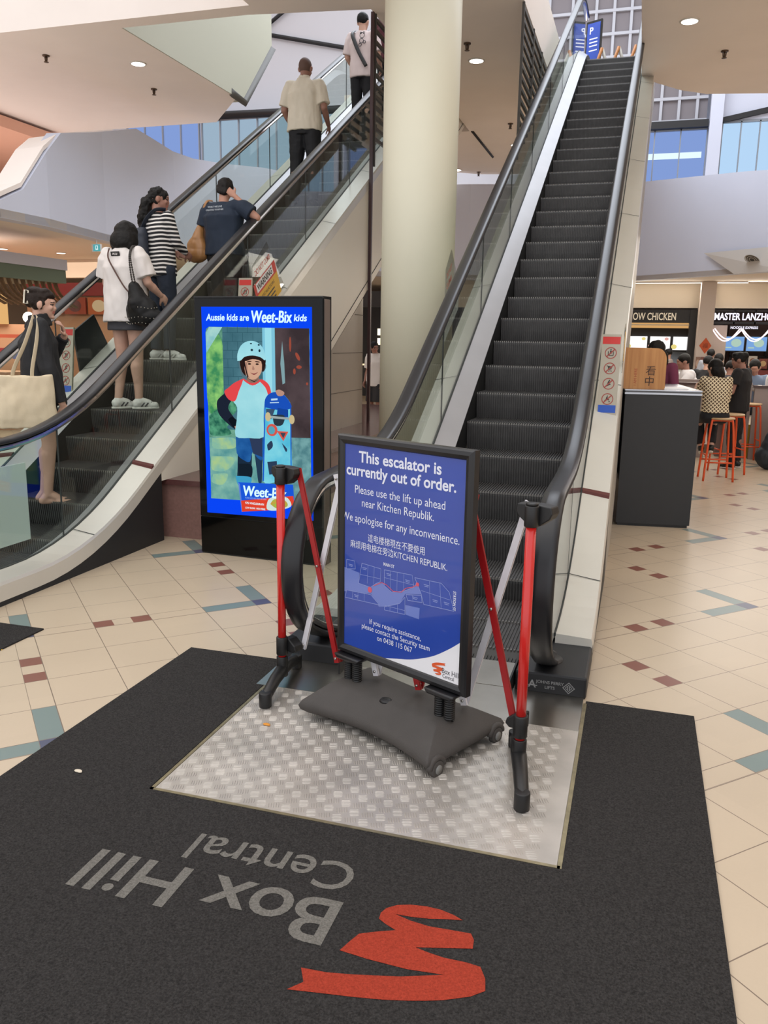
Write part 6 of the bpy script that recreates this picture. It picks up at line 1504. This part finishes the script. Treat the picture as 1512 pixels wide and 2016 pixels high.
# grey pillar with the diamond poster
mb = MB(); mb.box((1.27, 21.6, 0), (1.61, 22.6, 3.045)); mb.box((1.61, 22.42, 0), (2.0, 22.6, 2.05)); struct('wall_shop_pillar', mb, mat('shop_pillar_grey', 'CFC3BB', 0.7))
mb = MB(); mb.add([(1.47, 21.59, 1.36), (1.61, 21.59, 1.55), (1.47, 21.59, 1.74), (1.33, 21.59, 1.55)], [(0, 1, 2, 3)]); mb.mat(1); put_text(mb, '福', 0.13, (1.405, 21.585, 1.50), (1, 0, 0), (0, 0, 1)); tag(mb.build('diamond_poster', [mat('orange_red_paper', 'C2511F', 0.6), mat('gold_ink', '8C3A14', 0.6)]), 'orange red diamond poster on the grey pillar between the shops', 'poster')
for k in range(3):
    x = 1.28 + k * 0.11; mb = MB().mat(0); mb.box((x, 21.57, 0.98), (x + 0.10, 21.6, 1.28)); mb.mat(1).poly([(x + 0.05 + 0.04 * cos(a), 21.566, 1.13 + 0.09 * sin(a)) for a in [2 * pi * q / 14 for q in range(14)]])
    tag(mb.build('food_photo', [mat('photo_brown_%d' % k, ('8A6A5A', '7A4A40', '9A8A7C')[k], 0.5), mat('photo_dish_%d' % k, ('B9A090', 'C9B49C', '86624A')[k], 0.5)]), ('leftmost food photograph low on the grey pillar', 'middle food photograph low on the grey pillar', 'rightmost food photograph low on the grey pillar')[k], 'picture', 'food photographs on the grey pillar')
root = empty('noodle_shop', (3.2, 22.6, 0), 'noodle shop with a bright lilac sign and looping white neon tubes', 'shop')
mb = MB(); mb.box((1.63, 22.4, 2.08), (6.0, 22.5, 2.14)); mb.box((1.63, 22.4, 2.38), (6.0, 22.5, 2.42))
for x in (1.64, 2.12, 2.6, 3.1, 3.6): mb.box((x, 22.4, 2.08), (x + 0.03, 22.5, 2.42))
mb.build('sign_frame', M_shopdark, root)
mb = MB(); put_text(mb, 'MASTER LANZHOU', 0.235, (1.66, 22.3, 2.18), (1, 0, 0), (0, 0, 1), bold=0.02, width=1.42, extrude=0.02); mb.build('sign_letters', emat('lilac_white_letters', (0.90, 0.86, 1.0), 1.3), root)
mb = MB(); mb.box((2.04, 22.32, 1.95), (2.70, 22.38, 2.05)); pl = mb.build('small_sign', M_shopdark, root)
mb = MB(); put_text(mb, 'NOODLE EXPRESS', 0.085, (2.06, 22.315, 1.968), (1, 0, 0), (0, 0, 1), bold=0.02, width=0.62); mb.build('small_sign_letters', MATS['lilac_white_letters'], pl)
for j in range(3):
    for off in (0.0, 0.085):
        mb = MB(); pts = [(1.63 + j * 0.66 + off * (0.7 if j == 0 else 0.4) + 0.64 * k / 16, 22.2, 1.97 - 0.30 * sin(pi * k / 16) * (1.0 - off * 1.8)) for k in range(17)]; mb.tube(pts, 0.017, 6); mb.build('neon_tube', emat('neon_white_pink', (1.0, 0.80, 0.82), 1.6), root)
for k in range(4):
    x = 1.95 + k * 0.52
    mb = MB(); mb.box((x, 22.55, 1.42), (x + 0.5, 22.62, 1.80)); f = mb.build('screen_case', M_shopdark, root)
    mb = MB(); mb.box((x + 0.02, 22.54, 1.44), (x + 0.48, 22.552, 1.78)); mb.build('menu_screen', emat('menu_blue', (0.22, 0.42, 0.80), 0.9), f)
    mb = MB(); mb.poly([(x + 0.30 + 0.12 * cos(a), 22.537, 1.63 + 0.10 * sin(a)) for a in [2 * pi * q / 14 for q in range(14)]]); mb.poly([(x + 0.06, 22.537, 1.50), (x + 0.2, 22.537, 1.50), (x + 0.2, 22.537, 1.53), (x + 0.06, 22.537, 1.53)]); mb.build('menu_dish', emat('menu_dish_light', (0.48, 0.66, 0.55), 0.9), f)
mb = MB(); mb.box((2.15, 23.6, 0), (6.0, 23.8, 2.4)); mb.build('rear_wall', mat('noodle_rear', '5A4038', 0.6), root)
mb = MB()
for k in range(5): mb.box((2.2 + k * 0.42, 23.4, 0.9), (2.24 + k * 0.42, 23.5, 1.45))
mb.box((2.2, 23.4, 1.28), (4.4, 23.5, 1.31)); mb.build('kitchen_frame', mat('noodle_dark', '2F2422', 0.5), root)
mb = MB(); mb.box((2.15, 22.3, 0), (6.0, 22.9, 0.98)); mb.build('serving_counter', mat('noodle_counter', '7C2E28', 0.5), root)
for k in range(6):
    x = 2.3 + k * 0.24; mb = MB().mat(0); mb.box((x, 22.28, 1.02 + 0.06 * (k % 2)), (x + 0.2, 22.3, 1.26 + 0.06 * (k % 2))); mb.mat(1).poly([(x + 0.1 + 0.07 * cos(a), 22.276, 1.14 + 0.06 * (k % 2) + 0.07 * sin(a)) for a in [2 * pi * q / 14 for q in range(14)]]); mb.build('dish_card', [mat('card_%d' % (k % 3), ('A03A30', 'C8C0B8', '7A3A2C')[k % 3], 0.5), mat('card_dish_%d' % (k % 3), ('D8C8B0', '8C5A3C', 'C9A878')[k % 3], 0.5)], root)
# bright drop wall above the shops and a strip light
mb = MB(); mb.box((-6.0, 22.35, 2.46), (7.5, 22.5, 3.05)); struct('wall_shop_drop', mb, mat('cream_drop_wall', 'EDE4D4', 0.8))
root = empty('strip_light', (1.0, 21.75, 3.02), 'long thin strip light under the food court ceiling above the chicken shop', 'light')
mb = MB(); mb.box((-2.5, 21.7, 3.025), (2.3, 21.8, 3.051)); mb.build('housing', M_white, root); mb = MB(); mb.box((-2.5, 21.71, 3.015), (2.3, 21.79, 3.025)); mb.build('diffuser', emat('strip_glow', (1, 0.95, 0.86), 2.2), root)
area('cove_light', (0.5, 21.9, 2.98), (radians(-60), 0, 0), 5.5, 70, (1.0, 0.90, 0.74), 0.2)
# shops glimpsed left of the column
root = empty('dark_shop', (-7.2, 21.5, 0), 'dark shop with lit lanterns glimpsed between the maroon pole and the column', 'shop')
mb = MB(); mb.box((-9.0, 22.4, 0), (-3.6, 22.6, 2.45)); mb.build('front', M_shopdark, root)
mb = MB(); mb.box((-6.55, 22.3, 1.95), (-6.2, 22.4, 2.25)); mb.build('sign_box', emat('amber_sign', (0.85, 0.50, 0.16), 0.9), root)
for z in (1.52, 1.78): mb = MB(); mb.cyl((-6.98, 22.25, z - 0.09), (-6.98, 22.25, z + 0.09), 0.05, 12); mb.build('lantern', emat('lantern_glow', (1, 0.86, 0.6), 1.8), root)
mb = MB(); mb.box((-6.75, 22.3, 1.0), (-6.3, 22.4, 1.2)); mb.build('blue_screen', emat('blue_screen', (0.15, 0.4, 1.0), 1.2), root)
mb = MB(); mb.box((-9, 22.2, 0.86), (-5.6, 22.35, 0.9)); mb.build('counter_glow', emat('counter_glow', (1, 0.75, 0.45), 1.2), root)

# ------------------------------------------------------------------ food stalls at the left
root = empty('slatted_canopy', (-8.8, 9.8, 2.3), 'stall canopy with green fascia and curved timber slats at far left', 'canopy')
mb = MB(); mb.box((-11.0, 6.5, 2.56), (-8.76, 11.42, 2.72)); mb.build('white_cap', mat('pale_lilac_paint', 'BDBAC2', 0.7), root)
mb = MB(); mb.box((-11.0, 6.5, 2.36), (-8.78, 11.40, 2.56)); mb.build('green_fascia', mat('sage_green_fascia', '5E6A58', 0.6), root)
M_slat = wood('brown_slat_wood', '4E3823', '6F5436')
for k in range(26):
    y = 7.6 + k * 0.145
    mb = MB(); pts = smooth_path([(-8.86, y, 2.37), (-8.86, y + 0.05, 2.25), (-8.84, y + 0.17, 2.12), (-8.78, y + 0.40, 1.995)], 5)
    mb.tube(pts, 0.042, 6, flat=0.28, up=(0, 1, 0)); mb.build('slat', M_slat, root)
root = empty('warm_stall', (-11.0, 12.5, 0), 'warmly lit food stall with glowing globes behind the woman with the tote', 'shop')
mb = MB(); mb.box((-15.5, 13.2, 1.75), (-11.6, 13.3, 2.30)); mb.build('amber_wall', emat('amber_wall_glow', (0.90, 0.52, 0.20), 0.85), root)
mb = MB(); mb.box((-15.5, 13.3, 0.0), (-11.0, 13.4, 1.75)); mb.build('back_wall', mat('stall_tan', 'A8846A', 0.6), root)
for x, z in ((-11.45, 1.88), (-10.55, 1.86)): mb = MB(); mb.ell((x, 12.6, z), 0.10); mb.build('globe_lamp', emat('globe_glow', (1, 0.93, 0.78), 2.5), root)
mb = MB(); mb.box((-13.5, 12.4, 1.5), (-10.3, 12.7, 1.56)); mb.build('shelf', mat('stall_shelf', 'B0553F', 0.5), root)
mb = MB(); mb.box((-13.5, 11.2, 0.0), (-9.9, 11.9, 0.95)); mb.build('stall_counter', mat('stall_counter_tan', 'B98E70', 0.5), root)
for k, (x, z, c) in enumerate(((-11.6, 1.65, 'B03A2C'), (-11.1, 1.2, '8C2F3A'), (-10.7, 1.25, '5C6AA0'), (-12.0, 1.1, 'C99A5A'), (-10.4, 1.05, 'D0B08C'))): mb = MB(); mb.box((x, 12.3, z - 0.12), (x + 0.22, 12.38, z + 0.12)); mb.build('packet', mat('packet_%d' % k, c, 0.5), root)
root = empty('maroon_shop', (-12.0, 16.0, 0), 'shop with a maroon fascia and food pictures beyond the slatted canopy', 'shop')
mb = MB(); mb.box((-13.5, 16.0, 2.42), (-10.4, 16.1, 2.70)); mb.build('fascia', mat('maroon_fascia', '7A2226', 0.5), root)
for k in range(4): x = -13.0 + k * 0.62; mb = MB().mat(0); mb.box((x, 15.95, 2.02), (x + 0.56, 16.0, 2.38)); mb.mat(1).poly([(x + 0.28 + 0.17 * cos(a), 15.946, 2.2 + 0.13 * sin(a)) for a in [2 * pi * q / 16 for q in range(16)]]); mb.build('food_picture', [mat('stall_picture_%d' % (k % 2), ('A0522E', '8A3A2A')[k % 2], 0.5), mat('stall_dish_%d' % (k % 2), ('C9B8A0', '5A3030')[k % 2], 0.5)], root)
mb = MB(); mb.box((-13.5, 16.1, 0), (-10.4, 16.2, 2.42)); mb.build('back_wall', mat('stall_warm_wall', 'B08870', 0.6), root)
mb = MB(); mb.box((-14.0, 14.6, 2.70), (-9.2, 14.8, 3.05)); struct('wall_stall_drop', mb, mat('warm_drop_wall', 'E8D8C6', 0.85))
area('stall_light', (-11.5, 12.0, 2.9), (0, 0, 0), 2.5, 130, (1.0, 0.84, 0.66), 2.5)
root = empty('exit_sign', (-8.32, 11.6, 2.9), 'small teal running man exit sign under the ceiling behind the white T-shirt', 'sign')
mb = MB(); mb.box((-8.42, 11.6, 2.86), (-8.26, 11.64, 2.975)); mb.build('case', M_white, root); mb = MB(); mb.cyl((-8.34, 11.62, 2.97), (-8.34, 11.62, 3.052), 0.008, 8); mb.build('rod', M_white, root)
mb = MB(); mb.box((-8.385, 11.592, 2.868), (-8.265, 11.6, 2.968)); pn = mb.build('panel', emat('exit_teal', (0.10, 0.42, 0.45), 0.9), root)
mb = MB(); mb.box((-8.345, 11.588, 2.885), (-8.30, 11.592, 2.952)); mb.mat(1); mb.box((-8.333, 11.585, 2.905), (-8.312, 11.588, 2.94)); mb.build('pictogram', [emat('exit_white', (0.75, 0.95, 0.95), 0.9), MATS['exit_teal']], pn)

# ------------------------------------------------------------------ downlights and sprinklers
M_glow = emat('downlight_glow', (1.0, 0.95, 0.85), 6.0); M_trimw = mat('downlight_trim', 'D8D2C8', 0.4)
def downlight(x, y, z, label, r=0.10):
    o = empty('downlight', (x, y, z), label, 'light', 'ceiling downlights')
    mb = MB(); mb.loft([[(x + q * cos(2 * pi * k / 28), y + q * sin(2 * pi * k / 28), zz) for k in range(28)] for q, zz in ((r * 1.22, z - 0.001), (r * 1.2, z - 0.010), (r, z - 0.012), (r * 0.98, z - 0.004))], True); mb.build('trim_ring', M_trimw, o)
    mb = MB(); mb.loft([[(x + q * cos(2 * pi * k / 28), y + q * sin(2 * pi * k / 28), zz) for k in range(28)] for q, zz in ((r * 0.97, z - 0.006), (r * 0.97, z - 0.0125))]); mb.build('lamp', M_glow, o)
downlight(-7.406, 11.546, 5.5, 'downlight in the cream soffit at upper left')
downlight(-2.562, 12.629, 5.5, 'downlight just right of the column')
downlight(0.27, 11.822, 5.5, 'downlight in the soffit at upper right')
downlight(-4.45, 20.1, 5.5, 'small far downlight low beside the column')
downlight(-2.75, 17.9, 5.5, 'downlight half hidden behind the handrail of the stopped escalator')
for x, y, l in ((-11.0, 12.6, 'downlight in the low ceiling above the exit sign, further left'), (-10.4, 13.4, 'downlight in the low ceiling above the exit sign, nearer the sign')): downlight(x, y, 3.052, l, 0.08)
M_brass = mat('sprinkler_brass', '5E4A3A', 0.4, metal=0.6)
def sprinkler(x, y, z, label):
    o = empty('fire_sprinkler', (x, y, z), label, 'sprinkler', 'ceiling fire sprinklers')
    mb = MB(); mb.cyl((x, y, z), (x, y, z - 0.014), 0.05, 16); mb.build('escutcheon', M_brass, o)
    mb = MB(); mb.cyl((x, y, z - 0.01), (x, y, z - 0.075), 0.012, 10); mb.tube([(x - 0.022, y, z - 0.02), (x - 0.018, y, z - 0.07), (x, y, z - 0.085), (x + 0.018, y, z - 0.07), (x + 0.022, y, z - 0.02)], 0.006, 6); mb.build('nozzle', M_brass, o)
    mb = MB(); mb.cyl((x, y, z - 0.088), (x, y, z - 0.093), 0.034, 14); mb.build('deflector', M_brass, o)
sprinkler(-7.884, 12.717, 5.5, 'sprinkler below the downlight in the upper left soffit')
sprinkler(-2.55, 11.911, 5.5, 'sprinkler above the downlight beside the column')
sprinkler(-2.61, 16.203, 5.5, 'sprinkler beside the handrail of the stopped escalator')
sprinkler(-4.0, 20.45, 5.5, 'farthest sprinkler above the pale parapet beside the column')
sprinkler(0.785, 13.065, 5.5, 'sprinkler in the soffit at upper right')
sprinkler(-13.3, 16.34, 5.25, 'sprinkler in the salmon lit ceiling at far left')
sprinkler(-8.505, 10.9, 5.5, 'sprinkler at the far left edge of the upper soffit')
mb = MB(); mb.tube([(-3.40, 16.6, 5.495), (-3.40, 18.9, 5.495)], 0.03, 4); struct('trim_10', mb, M_blackline)
root = empty('ceiling_speaker', (1.95, 18.9, 3.25), 'round grey ceiling speaker grille in the parapet drop at right', 'speaker')
nrm = Vector((-0.38, -0.42, -0.82)).normalized(); ux = nrm.cross(Vector((0, 0, 1))).normalized(); uy = nrm.cross(ux)
c = Vector((2.05, 19.02, 3.32)) + nrm * 0.02
for r0, r1, m in ((0.16, 0.14, 'speaker_rim'), (0.115, 0.095, 'speaker_rim'), (0.07, 0.05, 'speaker_rim'), (0.14, 0.0, 'speaker_dark')):
    mb = MB(); off = nrm * (0.012 if m == 'speaker_rim' else 0.004)
    mb.loft([[c + off + (ux * cos(2 * pi * k / 30) + uy * sin(2 * pi * k / 30)) * max(q, 0.001) for k in range(30)] for q in (r0, r1)], False); mb.build('grille_ring' if m == 'speaker_rim' else 'cone', mat(m, 'A9A6A2' if m == 'speaker_rim' else '3A3836', 0.5), root)

# ------------------------------------------------------------------ safety signs on the escalators
M_plaque = mat('brushed_sign_plate', 'ADA495', 0.45, metal=0.2)
def safety(x, y, z, h, label, shards=True):
    w = 0.136
    o = empty('safety_sign', (x, y, z), label, 'sign'); m = Matrix.Translation((x, y, z)) @ Matrix.Rotation(radians(-8), 4, 'X')
    mb = MB(); mb.box((-w / 2, 0, 0), (w / 2, 0.02, h), m); mb.box((-w / 2 - 0.004, 0.0, -0.04), (w / 2 + 0.004, 0.03, 0.0), m); mb.build('plate', M_plaque, o)
    mb = MB(); mb.box((-w / 2 + 0.006, -0.001, h * 0.88), (w / 2 - 0.006, 0.0, h * 0.97), m); mb.build('red_band', mat('sign_red', 'C8302A', 0.4), o)
    mb = MB(); mb.box((-w / 2 + 0.006, -0.001, h * 0.03), (w / 2 - 0.006, 0.0, h * 0.125), m); mb.build('blue_band', mat('sign_blue', '2350B0', 0.4), o)
    for k in range(4):
        rd = MB(); bk = MB()
        zc = h * (0.77 - k * 0.19); r = 0.042
        pts = [(r * cos(2 * pi * q / 28), zc + r * sin(2 * pi * q / 28)) for q in range(28)]
        for q in range(28):
            a, b = pts[q], pts[(q + 1) % 28]; f = 0.86
            rd.add([m @ Vector((p[0], -0.0012, p[1])) for p in (a, b, (b[0] * f, zc + (b[1] - zc) * f), (a[0] * f, zc + (a[1] - zc) * f))], [(3, 2, 1, 0)], False)
        d = r * 0.66; t = 0.0028
        rd.add([m @ Vector(p) for p in ((-d - t, -0.0022, zc - d + t), (-d + t, -0.0022, zc - d - t), (d + t, -0.0022, zc + d - t), (d - t, -0.0022, zc + d + t))], [(0, 1, 2, 3)], False)
        def bar(x0, z0, x1, z1, tt=0.0025):
            a = Vector((x0, z0)); b = Vector((x1, z1)); tn = (b - a).normalized(); n = Vector((-tn.y, tn.x)) * tt
            bk.add([m @ Vector((p.x, -0.0016, zc + p.y)) for p in (a - n, b - n, b + n, a + n)], [(0, 1, 2, 3)], False)
        def dot(x0, z0, rr): bk.add([m @ Vector((x0 + rr * cos(2 * pi * q / 10), -0.0016, zc + z0 + rr * sin(2 * pi * q / 10))) for q in range(10)], [tuple(range(10))], False)
        if k == 0: dot(0, 0.025, 0.005); bar(0, 0.018, 0, -0.006, 0.006); bar(-0.018, 0.012, -0.018, -0.014); bar(0.018, 0.012, 0.018, -0.014); bar(-0.02, -0.018, 0.02, -0.018)
        elif k == 1: bar(-0.022, 0.02, -0.008, 0.014); bar(-0.014, 0.014, 0.018, 0.01, 0.004); bar(-0.012, 0.004, 0.014, 0.0, 0.005); bar(-0.006, -0.01, 0.012, -0.012); dot(-0.004, -0.02, 0.004); dot(0.012, -0.02, 0.004)
        elif k == 2: dot(0.005, 0.024, 0.005); bar(0.003, 0.018, -0.004, -0.002, 0.006); bar(-0.004, -0.002, 0.014, -0.004, 0.004); bar(-0.022, -0.02, 0.004, -0.008, 0.003)
        else: dot(0.0, 0.022, 0.004); bar(-0.002, 0.016, -0.006, 0.0, 0.005); bar(-0.006, 0.0, 0.012, -0.006, 0.004); bar(-0.004, 0.0, -0.02, -0.016, 0.004); dot(0.014, -0.018, 0.005)
        ring = rd.build('prohibition_ring', mat('sign_dark_red', '9C3A32', 0.45), o); bk.build('pictogram', mat('sign_black', '33302C', 0.5), ring)
safety(-0.210, 6.25, 1.055, 0.585, 'upright safety sign with four red prohibition rings right of the stopped escalator')
safety(-4.86, 6.20, 1.055, 0.585, 'upright safety sign with four red prohibition rings behind the woman with the tote')
safety(-3.585, 7.15, 1.56, 0.56, 'safety sign partly hidden behind the lit advertising kiosk')
# clear anti-climb boards with printed warnings
def board(pts, x, label, mirror=1, warn=True, txt_z=0.0):
    o = empty('warning_board', (x, pts[0][0], pts[0][1]), label, 'sign'); mb = MB()
    Mx = Matrix(((0, 0, 1, 0), (1, 0, 0, 0), (0, 1, 0, 0), (0, 0, 0, 1))); mb.prism(pts, x - 0.003, x + 0.003, Mx); mb.build('clear_board', glass('clear_acrylic', (0.80, 0.80, 0.78)), o)
    return o
b1 = board([(7.22, 1.70), (7.24, 2.22), (7.56, 2.47), (8.02, 2.05), (8.02, 1.95)], -3.52, 'clear board printed WARNING in red, white and yellow behind the kiosk')
def yzt(m, body, size, y, z, ang, width, **kw): put_text(m, body, size, (-3.5155, y, z), (0, cos(ang), sin(ang)), (0, -sin(ang), cos(ang)), width=width, **kw)
mb = MB(); yzt(mb, 'DO NOT CLIMB', 0.075, 7.30, 2.13, radians(31), 0.38, bold=0.01); mb.build('red_lettering', mat('faded_red_ink', 'C8665C', 0.5), b1)
a = radians(31); ca, sa = cos(a), sin(a)
def yq(y, z, du, dv): return (-3.516, y + du * ca - dv * sa, z + du * sa + dv * ca)
for nm, m, (u0, u1, v0, v1), dx in (('red_panel', mat('warning_red', 'C4392E', 0.5), (0.0, 0.55, -0.02, 0.10), 0.0), ('white_panel', M_white, (0.05, 0.47, 0.0, 0.09), 0.0006), ('yellow_panel', mat('warning_yellow', 'D6A62A', 0.5), (0.02, 0.55, -0.36, -0.02), 0.0003)):
    mb = MB(); q = [yq(7.30, 1.955, u, v) for u, v in ((u0, v0), (u1, v0), (u1, v1), (u0, v1))]; mb.add([(p[0] + dx, p[1], p[2]) for p in q], [(0, 1, 2, 3)], False); mb.build(nm, m, b1)
mb = MB(); o0 = yq(7.30, 1.955, 0.07, 0.015); put_text(mb, 'WARNING', 0.085, (o0[0] + 0.0015, o0[1], o0[2]), (0, ca, sa), (0, -sa, ca), width=0.38, bold=0.03)
o0 = yq(7.30, 1.955, 0.12, -0.085); put_text(mb, 'ESCALATORS', 0.045, (o0[0] + 0.0015, o0[1], o0[2]), (0, ca, sa), (0, -sa, ca), width=0.32)
for k in range(4): q = [yq(7.30, 1.955, u, v) for u, v in ((0.18, -0.13 - k * 0.04), (0.42, -0.13 - k * 0.04), (0.42, -0.115 - k * 0.04), (0.18, -0.115 - k * 0.04))]; mb.add([(p[0] + 0.0015, p[1], p[2]) for p in q], [(0, 1, 2, 3)], False)
mb.build('black_lettering', mat('sign_black', '33302C', 0.5), b1)
b2 = board([(6.86, 1.55), (6.86, 2.14), (7.05, 2.32), (7.38, 2.05), (7.38, 1.85)], -1.585, 'clear board with red lettering between the column and the stopped escalator')
mb = MB(); a = radians(31); put_text(mb, 'DO NOT', 0.06, (-1.58, 6.90, 2.07), (0, cos(a), sin(a)), (0, -sin(a), cos(a)), width=0.2, bold=0.01); put_text(mb, 'CLIMB', 0.06, (-1.58, 6.90, 1.98), (0, cos(a), sin(a)), (0, -sin(a), cos(a)), width=0.2, bold=0.01); mb.build('red_lettering', mat('faded_red_ink', 'C8665C', 0.5), b2)
b3 = board([(6.6, 1.35), (6.6, 1.66), (6.75, 1.72), (6.9, 1.55), (6.9, 1.42)], -0.128, 'yellow edged warning board behind the right safety sign')
mb = MB(); mb.box((-0.1255, 6.62, 1.44), (-0.1245, 6.85, 1.66)); mb.build('yellow_panel', MATS['warning_yellow'], b3)
# thin dark plate outside the left balustrade
mb = MB(); mb.add([(-4.93, 6.46, 1.60), (-4.93, 6.77, 1.76), (-4.93, 6.96, 1.49), (-4.93, 6.53, 1.21), (-4.945, 6.46, 1.60), (-4.945, 6.77, 1.76), (-4.945, 6.96, 1.49), (-4.945, 6.53, 1.21)], [(0, 3, 2, 1), (4, 5, 6, 7), (0, 1, 5, 4), (1, 2, 6, 5), (2, 3, 7, 6), (3, 0, 4, 7)]); tag(mb.build('dark_board', M_black), 'dark tilted panel behind the glass between the tote woman and the white T-shirt', 'panel')

# ------------------------------------------------------------------ head of the right escalator
mb = MB(); mb.box((-3.4, 16.4, 6.31), (-1.62, 22, 6.42)); mb.box((-0.28, 15.4, 6.31), (-0.08, 17.0, 6.42)); mb.box((-1.62, 17.6, 6.31), (-0.28, 23.7, 6.42)); struct('floor_upper', mb, M_soffit)
root = empty('upper_notice', (-1.2, 17.2, ZTOP), 'blue notice in a black frame at the head of the stopped escalator', 'sign')
m = Matrix.Translation((-1.28, 17.1, ZTOP)) @ Matrix.Rotation(radians(-28), 4, 'Z')
mb = MB(); mb.box((-0.16, 0, 0.12), (0.16, 0.04, 0.98), m); mb.build('frame', M_frame, root)
mb = MB(); mb.box((-0.135, -0.004, 0.16), (0.135, 0.0, 0.94), m); p = mb.build('poster', M_blue, root)
mb = MB(); put_text(mb, 'P', 0.16, m @ Vector((-0.09, -0.006, 0.76)), m.to_3x3() @ Vector((1, 0, 0)), (0, 0, 1), bold=0.02)
mb.build('white_letter', M_print, p)
for z in (0.66, 0.60, 0.54, 0.46):
    mb = MB(); mb.add([m @ Vector(q) for q in ((-0.08, -0.006, z), (0.09, -0.006, z), (0.09, -0.006, z + 0.02), (-0.08, -0.006, z + 0.02))], [(0, 1, 2, 3)], False); mb.build('text_line', M_print, p)
mb = MB(); mb.box((-0.2, -0.12, 0), (0.2, 0.16, 0.1), m); mb.build('base', M_black, root)
root = empty('upper_barrier', (-0.8, 17.0, ZTOP), 'orange brown folding barrier across the head of the stopped escalator', 'barrier')
for k in range(4):
    x = -1.25 + k * 0.30
    mb = MB(); mb.tube([(x, 16.95, ZTOP), (x + 0.15, 16.95, ZTOP + 0.46)], 0.028, 4); mb.build('slat', mat('amber_barrier_paint', 'A5682E', 0.5), root)
    mb = MB(); mb.tube([(x + 0.15, 16.98, ZTOP + 0.46), (x + 0.30, 16.98, ZTOP)], 0.028, 4); mb.build('slat', mat('grey_barrier_paint', '9C968C', 0.5), root)
# crumbs on the floor and plate
for nm, (x, y, z), c, l in (('orange_scrap', (-1.36, 2.86, 0.012), 'D08A2E', 'small orange peel scrap on the tread plate'), ('yellow_scrap', (-3.0, 3.2, 0.002), 'C9A83A', 'tiny yellow scrap on the cream tiles at left'), ('pale_crumb', (-1.85, 2.3, 0.012), 'CFC4B0', 'pale crumb on the left edge of the charcoal mat'), ('yellow_crumb', (-0.43, 1.53, 0.010), 'D9A832', 'yellow crumb on the mat at the bottom of the photograph')):
    mb = MB(); mb.ell((x, y, z), (0.016, 0.009, 0.004)); mb.ell((x + 0.01, y - 0.004, z), (0.009, 0.006, 0.003)); tag(mb.build(nm, mat(nm + '_colour', c, 0.7)), l, 'scrap')
